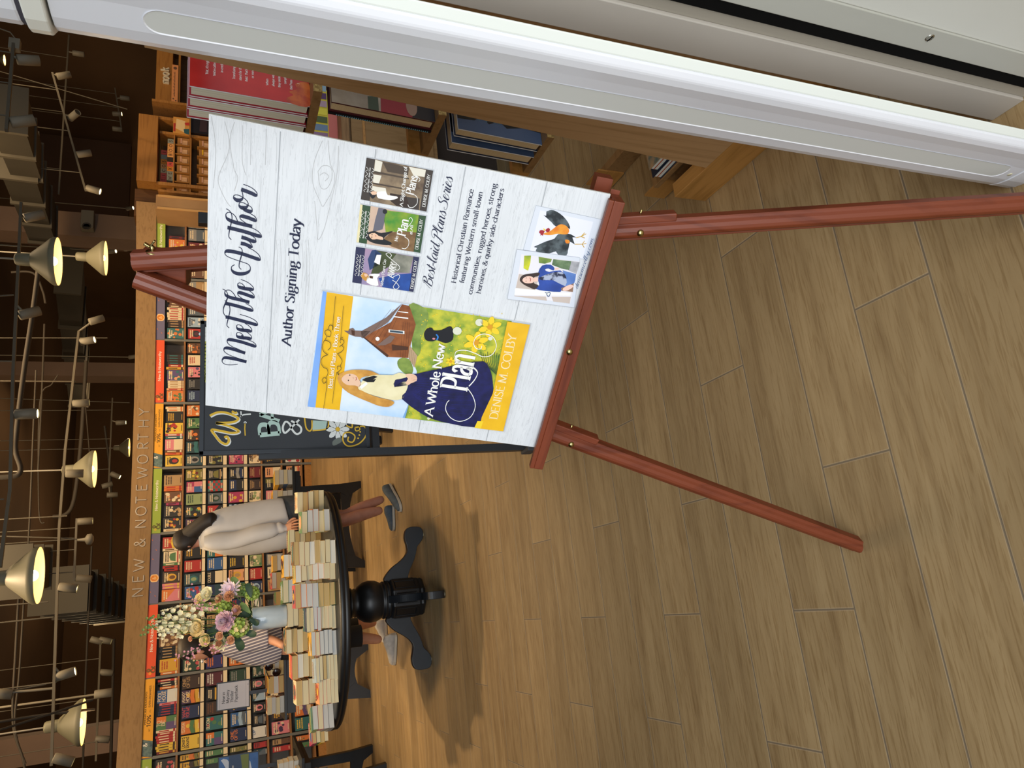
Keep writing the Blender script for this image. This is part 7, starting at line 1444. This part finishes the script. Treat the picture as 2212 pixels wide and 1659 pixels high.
for x, y, Y, aim, lit, mnt, lb in ((62, 130, 5.9, (.3, .2, -1), 0, (37, 126), 'unlit spotlight beside the gate top'), (50, 262, 5.6, (.4, .1, -1), 1, (22, 259), 'glowing spotlight at the lower end of the short track'), (170, 116, 11, (0, 0, -1), 0, (150, 114), 'unlit spotlight high beyond the gate'),
    (138, 163, 9, (.5, .1, -1), 1, (117, 160), 'glowing spotlight at the right end of the slanted track'), (160, 249, 9, (.2, -.8, -.7), 0, (141, 250), 'unlit spotlight facing away on the slanted track'), (182, 332, 9, (.4, .1, -1), 1, (164, 332), 'glowing spotlight in the middle of the slanted track'), (203, 410, 9, (-.3, -.1, -1), 1, (186, 412), 'glowing spotlight at the left end of the slanted track'),
    (74, 467, 7, (.5, .2, -1), 0, (45, 463), 'unlit spotlight beside the ceiling column'), (65, 676, 6.8, (.5, .3, -1), 0, (40, 671), 'unlit spotlight between two pendant lamps'), (59, 894, 6.5, (0, -.1, -1), 1, (30, 893), 'glowing spotlight on the nearest track above the lettering'), (209, 691, 9.5, (.5, .2, -1), 0, (190, 690), 'unlit spotlight near the small pendant'),
    (190, 736, 9, (.1, -.3, -1), 1, (171, 735), 'glowing spotlight right end of the second long track'), (176, 871, 8.8, (.1, 0, -1), 1, (158, 870), 'glowing spotlight on the second long track above the Y'), (162, 1023, 8.5, (0, .1, -1), 1, (142, 1022), 'glowing spotlight beside the pendant over the lettering'), (262, 913, 14, (0, -.1, -1), 1, (243, 911), 'far glowing spotlight near the tiny pendant'),
    (250, 1027, 13.5, (-.5, -.1, -1), 1, (236, 1026), 'far glowing spotlight tilted left above the lettering'), (232, 1048, 13.5, (.3, .1, -1), 0, (226, 1050), 'far unlit spotlight above the lettering'), (243, 1069, 14, (0, .1, -1), 0, (228, 1070), 'far unlit spotlight lowest above the lettering'), (185, 1126, 10, (0, 0, -1), 1, (168, 1125), 'glowing spotlight at the right end of the short track by the ampersand'),
    (182, 1250, 10, (-.2, 0, -1), 0, (161, 1252), 'unlit spotlight on the short track above the flowers'), (148, 1270, 8.3, (-.2, 0, -1), 1, (127, 1272), 'glowing spotlight beside the largest pendant'), (143, 1456, 8.1, (.2, -.1, -1), 1, (120, 1457), 'glowing spotlight in the left part of the ceiling'), (138, 1642, 7.9, (-.4, 0, -1), 1, (113, 1645), 'glowing spotlight at the left edge of the ceiling'),
    (209, 1384, 12, (-.4, 0, -1), 1, (196, 1389), 'upper of two glowing spotlights close together'), (228, 1384, 12, (-.3, 0, -1), 1, (217, 1388), 'lower of two glowing spotlights close together'), (231, 1453, 12, (-.2, 0, -1), 0, (216, 1456), 'unlit far spotlight at the left of the close pair'), (222, 1597, 11, (-.2, 0, -1), 0, (210, 1599), 'unlit far spotlight over the left shelves'),
    (6, 1499, 6., (-.2, 0, -1), 0, (0, 1497), 'unlit spotlight at the very top left'), (254, 246, 13, (0, -.2, -1), 1, (246, 248), 'far glowing spotlight above the wooden portal'), (254, 279, 13, (0, 0, -1), 0, (248, 279), 'far unlit spotlight above the wooden portal'), (270, 212, 13, (0, 0, -1), 0, (262, 211), 'far unlit spotlight right of the wooden portal'),
    (243, 543, 15, (-.1, -.5, -1), 1, None, 'far glowing spotlight right of the small pendant'), (276, 538, 16, (-.1, -.5, -1), 1, None, 'farther glowing spotlight above the easel wing nut'), (287, 771, 16, (0, -.5, -1), 1, None, 'far glowing spotlight just above the header board'), (281, 450, 16, (0, -.5, -1), 1, None, 'far dim spotlight beside the ceiling column'), (224, 1498, 9, (0, 0, -1), 0, None, 'pale bell-shaped sensor above the left bay')):
    spot(x, y, Y, aim, lit, lb, mnt)
# structural columns and beams
GYP = noisy('column_paint', '#8a7261', '#7d6757', 1., .9)
def column(y0, y1, x0, Y, d, name='column'):
    a, c = aty(x0, y0, Y), aty(x0, y1, Y); b = MB(); b.box((min(a.x, c.x), Y, 0), (max(a.x, c.x), Y+d, 5.9), GYP); return structure(b, name)
column(457, 508, 150, 13.5, .45); column(783, 812, 200, 17., .5); column(1563, 1625, 240, 13., .5)
b = MB(); b.bar(aty(110, 800, 17.)+V((0, -.1, 0)), aty(300, 780, 17.)+V((0, -.1, 0)), .12, .12, GYP)
sb = empty('wall_speaker', aty(190, 478, 13.4), 'grey speaker box on the ceiling column', 'speaker'); q = aty(190, 478, 13.4)
b = MB(); b.box((q.x-.17, 13.3, q.z-.10), (q.x+.17, 13.5, q.z+.10), SPB); b.build('box', sb, bevel=.01); b = MB(); b.lathe([(.001, 0), (.065, 0), (.07, .01), (.055, .012), (.05, .004)], aty(187, 489, 13.3), SPO, n=20, axis=(0, -1, 0)); b.build('speaker_ring', sb)
# flanged air ducts
DUCT = noisy('duct_grey', '#383329', '#312d24', 2., .7)
def duct(c, sx, sy, sz, n, label, dirv=(0, 1, 0)):
    o = empty('air_duct', c, label, 'duct', 'square ceiling ducts'); c = V(c); d = V(dirv).normalized()
    b = MB(); b.bar(c, c+d*(sy*n), sx, sz, DUCT); b.build('duct_body', o)
    for i in range(n+1):
        b = MB(); q = c+d*(sy*i); b.bar(q-d*.03, q+d*.03, sx*1.14, sz*1.14, mat('duct_flange', '#4a453a', .7)); b.build('flange', o)
    return o
duct(aty(18, 236, 7.5), .42, .8, .30, 2, 'square flanged duct near the top of the gate', (.25, 1, .10)); duct(aty(42, 335, 9.), .55, 1.0, .34, 3, 'second flanged duct beyond the first', (.22, 1, .10)); duct(aty(150, 585, 15.), .9, 1.5, .4, 4, 'dim flanged duct behind the pendants', (-.1, 1, .1))
duct(aty(18, 1236, 8.5), .45, .8, .34, 2, 'flanged duct behind the largest pendant', (.1, 1, .06)); duct(aty(128, 1275, 12.), .55, .75, .62, 7, 'long row of duct flanges above the book wall', (-.02, 1, -.03))
PIPE = mat('pipe_paint', '#362f26', .7)
def pipe(pts, r, label, name='ceiling_pipe', m=None, sm=True):
    P = [aty(*p) for p in pts]; P = cat_rom([tuple(p) for p in P], 6) if sm and len(P) > 2 else P
    b = MB(); b.tube(P, r, m or PIPE, 10); return b.build(name, None, label, 'pipe', 'ceiling pipes', loc=P[0])
pipe([(86, 560, 8.), (70, 680, 8.), (52, 800, 8.), (36, 930, 8.), (34, 975, 8.), (44, 1008, 8.), (40, 1025, 8.), (20, 1030, 8.), (-12, 1032, 8.)], .024, 'thick sprinkler pipe bending up at the top of the ceiling'); pipe([(186, 780, 11.), (176, 940, 11.), (166, 1040, 11.), (156, 1092, 11.), (140, 1112, 11.), (114, 1116, 11.)], .026, 'thick pipe with an elbow behind the lettering pendant')
pipe([(78, 800, 9.), (72, 930, 9.), (66, 1080, 9.), (58, 1240, 9.)], .010, 'thin pipe running beside the thick sprinkler pipe'); pipe([(96, 700, 10.), (90, 860, 10.), (82, 1020, 10.)], .012, 'thin pipe under the thick sprinkler pipe')
pipe([(45, 1210, 9.), (34, 1400, 9.), (28, 1560, 9.), (50, 1640, 9.), (56, 1690, 9.)], .012, 'bent conduit pair at the top left, upper one', sm=True); pipe([(52, 1290, 9.), (42, 1450, 9.), (32, 1570, 9.), (55, 1650, 9.)], .010, 'bent conduit pair at the top left, lower one')
pipe([(98, 655, 10.), (92, 628, 10.), (72, 590, 10.), (24, 588, 10.)], .014, 'short bent pipe below the first pendant cord'); pipe([(125, 810, 10.), (112, 830, 10.), (86, 870, 10.), (84, 1100, 10.), (96, 1130, 10.)], .008, 'thin bent conduit behind the lettering pendant'); pipe([(226, 920, 14.), (240, 1060, 14.), (236, 1290, 13.)], .02, 'far pipe just above the lettering')
pipe([(180, 820, 11.), (196, 1010, 11.)], .008, 'thin far conduit beside the spotlight', sm=False); pipe([(198, 1180, 12.), (186, 1440, 12.), (178, 1690, 12.)], .014, 'thin far pipe over the left bays'); pipe([(246, 1380, 13.), (238, 1690, 13.)], .022, 'far pipe just above the left bays', sm=False)
for x0, x1, y0, y1, Y, nm in ((-10, 30, 640, 637, 6.8, 'first'), (-10, 160, 1158, 1163, 8.4, 'second'), (-10, 104, 1309, 1300, 8.3, 'third'), (-10, 116, 1346, 1333, 8.2, 'fourth'), (-10, 100, 1499, 1478, 8.0, 'fifth'), (-10, 190, 1176, 1163, 9., 'sixth'), (-10, 232, 730, 730, 9.5, 'seventh'), (-10, 280, 860, 870, 13, 'eighth'), (70, 275, 175, 236, 9.5, 'ninth')):
    q_ = aty(x1, y1, Y); q0_ = q_+(aty(x0, y0, Y)-q_)*((5.9-q_.z)/max(.2, aty(x0, y0, Y).z-q_.z)); b = MB(); b.tube([q0_, q_], .007, mat('rod_grey', '#4c463b', .6), 6); b.build('hanging_rod', None, 'thin hanging rod in the ceiling, %s of nine' % nm, 'pipe', 'ceiling pipes', loc=q_)
    if 0: pipe([(x0, y0, Y), (x1, y1, Y)], .007, 'thin hanging rod in the ceiling, %s of nine' % nm, 'hanging_rod', mat('rod_grey', '#4c463b', .6), False)
pipe([(-10, 1580, 7.), (100, 1545, 7.2), (200, 1512, 7.4)], .009, 'slanting sprinkler drop above the left pendant', sm=False); pipe([(-5, 1560, 8.), (90, 1545, 8.1), (205, 1532, 8.2)], .012, 'horizontal pipe with a bell-shaped end at the left')
bt = V((0, 0, -1)); pb_ = aty(195, 1165, 9.); o = empty('sprinkler_head', pb_, 'small pale smoke sensor hanging above the ampersand', 'sensor'); b = MB(); b.lathe([(.012, .12), (.02, .05), (.055, .03), (.06, -.01), (.03, -.03), (.001, -.03)], pb_, SPB, n=16); b.build('body', o)
tx = aty(35, 98, 6.); o = empty('transformer_box', tx, 'small pale box at the upper end of the short track', 'box'); b = MB(); b.box((tx.x-.05, tx.y-.03, tx.z-.03), (tx.x+.05, tx.y+.03, tx.z+.05), SPB); b.build('box', o, bevel=.004); b = MB(); b.tube([tx+V((.05, 0, .0)), tx+V((.12, 0, .05)), tx+V((.16, 0, .2))], .005, SPB, 6); b.build('wire', o)
# ------------------------------------------------------------------ wooden portals, toy shelves and the lettered nook beyond the book wall
NOAK = wood('portal_oak', '#a87436', '#915f28', 0, 9., .5, 14.); NDRK = wood('portal_shade', '#5b3a18', '#4a2e12', 2, 9., .6, 10.); PALE = noisy('pilaster_pale', '#b08c62', '#a07c54', 2., .6)  # NDRK is a darker oak copy with shade put into its colour
def prect(x0, x1, y0, y1, Y, o=(0, 0)):
    """corner points at plane Y of a pixel rectangle (x down, y to the left)"""
    xm, ym = (x0+x1)/2, (y0+y1)/2; a, c = aty(xm, y1, Y).x, aty(xm, y0, Y).x
    return a, c, aty(x1, ym, Y).z, aty(x0, ym, Y).z
def pbox(mb, x0, x1, y0, y1, Y, dep, m, d0=0.):
    a, c, z0, z1 = prect(x0, x1, y0, y1, Y); mb.box((a, Y+d0, z0), (c, Y+d0+dep, z1), m); return a, c, z0, z1
PY = atz(340, 330, 2.1).y
def portal(x0, x1, y0, y1, Y, dep, label, m=NOAK):
    a, c, z0, z1 = prect(x0, x1, y0, y1, Y); o = empty('wooden_portal', ((a+c)/2, Y+dep/2, 0), label, 'portal')
    b = MB(); b.box((a, Y, z0), (c, Y+dep, z1), m); b.build('fascia', o, bevel=.003)
    return o, a, c, z0, z1
o, a, c, z0, z1 = portal(297, 340, 247, 391, PY, .5, 'blank oak portal header above the toy shelves')
for xx in (a-.02, c-.03):
    b = MB(); b.box((xx, PY+.03, 0), (xx+.05, PY+.48, z0), NOAK); b.build('side_panel', o)
b = MB(); b.box((a+.03, PY+.44, 0), (c-.03, PY+.46, z0), NOAK); b.build('back_panel', o)
b = MB(); b.box((a-.45, PY+.2, z0-.05), (a-.02, PY+.5, z1+.03), NDRK); b.build('side_return', o, 'return beside the header with shade in its colour')
# pilaster between the portal and the book wall
pz = aty(340, 441, PY-.2); a2, c2, _, _ = prect(340, 455, 426, 456, PY-.2); b = MB(); b.box((a2, PY-.2, 0), (c2, PY+.25, pz.z+.02), PALE); b.box((c2-.03, PY-.21, 0), (c2, PY-.2, pz.z), mat('pilaster_edge', '#d0a468', .5)); b.box((a2, PY-.21, 0), (a2+.03, PY-.2, pz.z), mat('pilaster_edge'))
b.build('pilaster', None, 'pale wooden pilaster at the right end of the book wall', 'pilaster', loc=((a2+c2)/2, PY, 0))
# toy shelf unit under the portal
TY = PY+.06; o = empty('toy_shelf', (aty(400, 350, TY).x, TY+.15, 0), 'oak toy shelf with two rows of cubbies under the blank portal header', 'shelf')
for q in ((342, 1000, 288, 293), (342, 1000, 413, 418)):
    b = MB(); a, c, _, _ = prect(380, 400, q[2], q[3], TY); b.box((a, TY, 0), (c, TY+.33, 2.08), NOAK); b.build('side', o)
A_, C_ = prect(380, 400, 293, 413, TY)[:2]
for x in (374, 410, 457): b = MB(); z = aty(x, 350, TY).z; b.box((A_, TY, z-.018), (C_, TY+.33, z), NOAK); b.build('shelf', o)
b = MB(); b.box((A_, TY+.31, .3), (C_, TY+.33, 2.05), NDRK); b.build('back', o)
KR = mat('kraft', '#a5743c', .7); WB_ = noisy('label_blush', '#e0b68c', '#c99a70', 12., .7)
for r, (xb, zt) in enumerate(((409.3, 'upper'), (456, 'lower'))):
    zb_ = aty(xb, 350, TY).z
    for i in range(6):
        t = (C_-A_)/6; x = A_+t*i+t*.12; w = t*.76; h = .165; q = empty('boxed_toy', (x+w/2, TY+.10, zb_), 'kraft boxed toy with pale label, %s from left in the %s cubby row' % (ORD[i], zt), 'toy', 'boxed toys in the cubbies')
        b = MB(); b.box((x, TY+.03, zb_+.0005), (x+w, TY+.20, zb_+h), KR); b.build('box', q)
        b = MB(); b.box((x+.004, TY+.022, zb_+.03), (x+w*.62, TY+.03, zb_+.10), WB_); b.build('label_card', q)
        b = MB(); b.box((x+w*.2, TY+.024, zb_+.105), (x+w*.95, TY+.03, zb_+.125), mat('strip_gold', '#e2b21e', .6) if (r, i) == (1, 4) else mat('strip_blush', '#cf9f86', .6)); b.build('band', q)
        if i: b = MB(); b.box((A_+t*i-.006, TY, zb_), (A_+t*i+.006, TY+.31, zb_+.19), NOAK); b.build('divider', o)
BLC = {'grey': '#8a8f82', 'amber': '#e0a05c', 'coral': '#d9594c', 'orange': '#dd8a2e', 'black': '#2a211a', 'sand': '#c9b287'}
for n_, (x0, Y0, seq) in enumerate(((359, TY+.06, (('amber', ''), ('black', ''), ('grey', 'W'), ('grey', 'E'), ('orange', 'X'), ('coral', 'H'), ('black', ''), ('amber', 'B'), ('amber', 'O'), ('amber', 'O'), ('grey', 'S'))), (347, TY+.20, (('coral', 'A'), ('grey', ''), ('coral', 'T'), ('coral', 'I'), ('sand', 'C'), ('amber', 'O'), ('orange', 'S'), ('grey', ''), ('coral', 'I'))))):
    z = aty(374, 350, TY).z; zz = z if n_ == 0 else aty(358, 350, TY).z-.005; k = len(seq); step = (C_-A_)*.92/11
    if n_: 
        b = MB(); b.box((A_+.05, Y0-.01, z), (C_-.08, Y0+.10, zz), NOAK); b.build('step', o)
    for i, (cn, ch) in enumerate(seq):
        x = A_+.04+step*(i+(.6 if n_ else 0)); s_ = step*.95; b = MB(); b.box((0, 0, 0), (s_, s_, s_*1.1), mat('block_'+cn, BLC[cn], .6))
        if ch: Print(lambda s, t, kk=0., s_=s_: V((s, -kk, t)), b, .001).text(ch, s_*.5, s_*.28, s_*.55, mat('block_ink', '#4a2e1c', .6), 'c', 'bold')
        q = b.build('toy_block', None, '%s toy block, %s from left in the %s block row on the toy shelf' % (cn, ORD[i], ('front', 'raised back')[n_]), 'block', 'toy blocks on the toy shelf', loc=(0, 0, 0)); q.location = (x, Y0, zz+.0005)
bq = aty(351, 398, TY+.05); 
# picture books right of the cubbies
def pbook(x0, x1, y0, y1, Y, cols, label, text=''):
    a, c, z0, z1 = prect(x0, x1, y0, y1, Y); b = MB(); w, h = c-a, z1-z0; b.box((0, 0, 0), (w, .06, h), mat('pb_'+cols[0][0], cols[0][1], .5)); p = Print(lambda s, t, kk=0.: V((s, -kk, t)), b, .001)
    for j, (nm, hx, q) in enumerate(cols[1:]): p.poly([(u*w, v*h) for u, v in q], mat('pb_'+nm, hx, .5)); p.up()
    if text: p.text(text, w*.5, h*.84, h*.10, mat('pb_letters', '#b9a98e', .6), 'c', 'bold', width=w*.8)
    q = b.build('picture_book', None, label, 'book', None, loc=(0, 0, 0)); q.location = (a, Y, z0); return a, c, z0
a, c, z0 = pbook(374, 409, 254, 289, PY+.02, [('honey', '#d99a48'), ('cream', '#efcf96', [(.1, .3), (.8, .25), (.9, .8), (.3, .85)]), ('rust', '#b5342a', [(.1, .86), (.6, .84), (.6, .98), (.1, .98)]), ('teal', '#2f5c66', [(0, 0), (.35, 0), (.3, .35), (.05, .3)]), ('red', '#c23a2e', [(.55, .0), (.75, .0), (.7, .3), (.55, .25)])], 'honey-coloured picture book right of the toy cubbies')
a2, c2, z02 = pbook(411.5, 459, 243, 289, PY+.02, [('ink', '#17131a'), ('dusk', '#3a2a30', [(.1, .25), (.7, .25), (.7, .55), (.1, .6)]), ('plum', '#28202c', [(.3, .05), (.5, .05), (.5, .2), (.3, .2)])], 'tall black box right of the lower cubby row')
ss = empty('side_shelf', (a, PY+.1, 0), 'oak side shelf holding the honey picture book and black box', 'shelf')
for z in (z0, z02): b = MB(); b.box((min(a, a2)-.03, PY-.01, z-.02), (max(c, c2)+.1, PY+.34, z-.0004), NOAK); b.build('shelf', ss)
b = MB(); b.box((max(c, c2)+.06, PY-.01, 0), (max(c, c2)+.10, PY+.34, z0+.5), NOAK); b.build('side', ss)
# lettered nook header
NY = (EYE+ray(355, 170)*11.4).y
o, a, c, z0, z1 = portal(337.5, 373, 80, 218, NY, .5, 'oak portal header carrying raised nook letters')
class _F:
    def __call__(s, u, z, d=0.): return V((u, NY-d, z))
fb = _F()
for ch, y in (('n', 178.5), ('o', 171), ('o', 161.5), ('k', 151.5)):
    p = aty(361.5, y+.5, NY); letter_on(fb, ch, p.x, p.z-.06+.035, .115, mat('nook_letter', '#e6dcc4', .4), o, .0, thin=1.15, depth=.03, width=.82)
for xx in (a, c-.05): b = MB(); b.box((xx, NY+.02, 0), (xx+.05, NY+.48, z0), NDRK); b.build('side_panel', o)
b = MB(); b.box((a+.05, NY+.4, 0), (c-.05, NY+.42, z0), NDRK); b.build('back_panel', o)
q = prect(371, 384.5, 142, 233, NY-.12); b = MB(); b.box((q[0], NY-.14, q[2]), (q[1], NY-.12, q[3]), mat('banner_peach', '#e59a62', .6)); p = Print(lambda s, t, kk=0.: V((q[0]+s, NY-.14-kk, q[2]+t)), b, .001); w, h = q[1]-q[0], q[3]-q[2]; ik = mat('banner_ink', '#6a4a3a', .7)
p.ell(w*.92, h*.5, h*.3, h*.3, ik)
for i in range(22): p.poly([(w*(.25+.027*i), h*.45), (w*(.265+.027*i), h*.45), (w*(.265+.027*i), h*(.62+.1*(i % 3))), (w*(.25+.027*i), h*.62)], ik)
for i in range(5): p.ell(w*(.03+.04*i), h*(.5+.2*(-1)**i), h*.16, h*.14, ik, n=8)
bn = b.build('shelf_banner', None, 'peach shelf banner under the nook letters', 'sign', None, loc=(q[0], NY-.13, q[2]))
b = MB(); zz = q[2]; b.box((q[0]-.5, NY-.12, zz-.03), (q[1]+.3, NY+.02, zz-.001), NOAK); b.box((q[0]-.5, NY-.06, 0), (q[0]-.45, NY+.02, zz-.03), NOAK); b.build('banner_shelf', None, 'narrow oak shelf under the peach banner', 'shelf', None, loc=(q[0], NY, 0))
# boxed craft kit on the cabinet behind the rack
cx = prect(655, 733, 205, 300, 3.06); kt = empty('craft_kit', ((cx[0]+cx[1])/2, 3.10, .8355), 'yellow and pink boxed craft kit standing on the oak cabinet behind the rack', 'box')
b = MB(); w = .30; x0 = cx[0]-.02; b.box((x0, 3.06, .8355), (x0+w, 3.15, .8355+.22), mat('kit_yellow', '#c9b531', .5)); b.build('box', kt)
f = lambda s, t, k=0.: V((x0+s, 3.06-k, .8355+t*.846)); p = Print(f, step=.0008)
p.poly([(0, 0), (w, 0), (w, .05), (0, .05)], mat('kit_coral', '#c4685c', .5)); p.poly([(0, .2), (w, .2), (w, .26), (0, .26)], mat('kit_navy', '#23265a', .5)); p.up()
for i, cn in enumerate(('#8c6a86', '#6a7f98', '#4f5a2c', '#d9c83a', '#a98a96', '#53305c', '#8aa2b0')): p.poly([(.02+.045*i, .055), (.055+.045*i, .055), (.055+.045*i, .15), (.038+.045*i, .165), (.02+.045*i, .15)], mat('kit_'+cn[1:], cn, .5))
p.poly([(.05, .21), (.28, .21), (.28, .235), (.05, .235)], mat('kit_pink', '#c96a8a', .5)); p.b.build('front_art', kt)
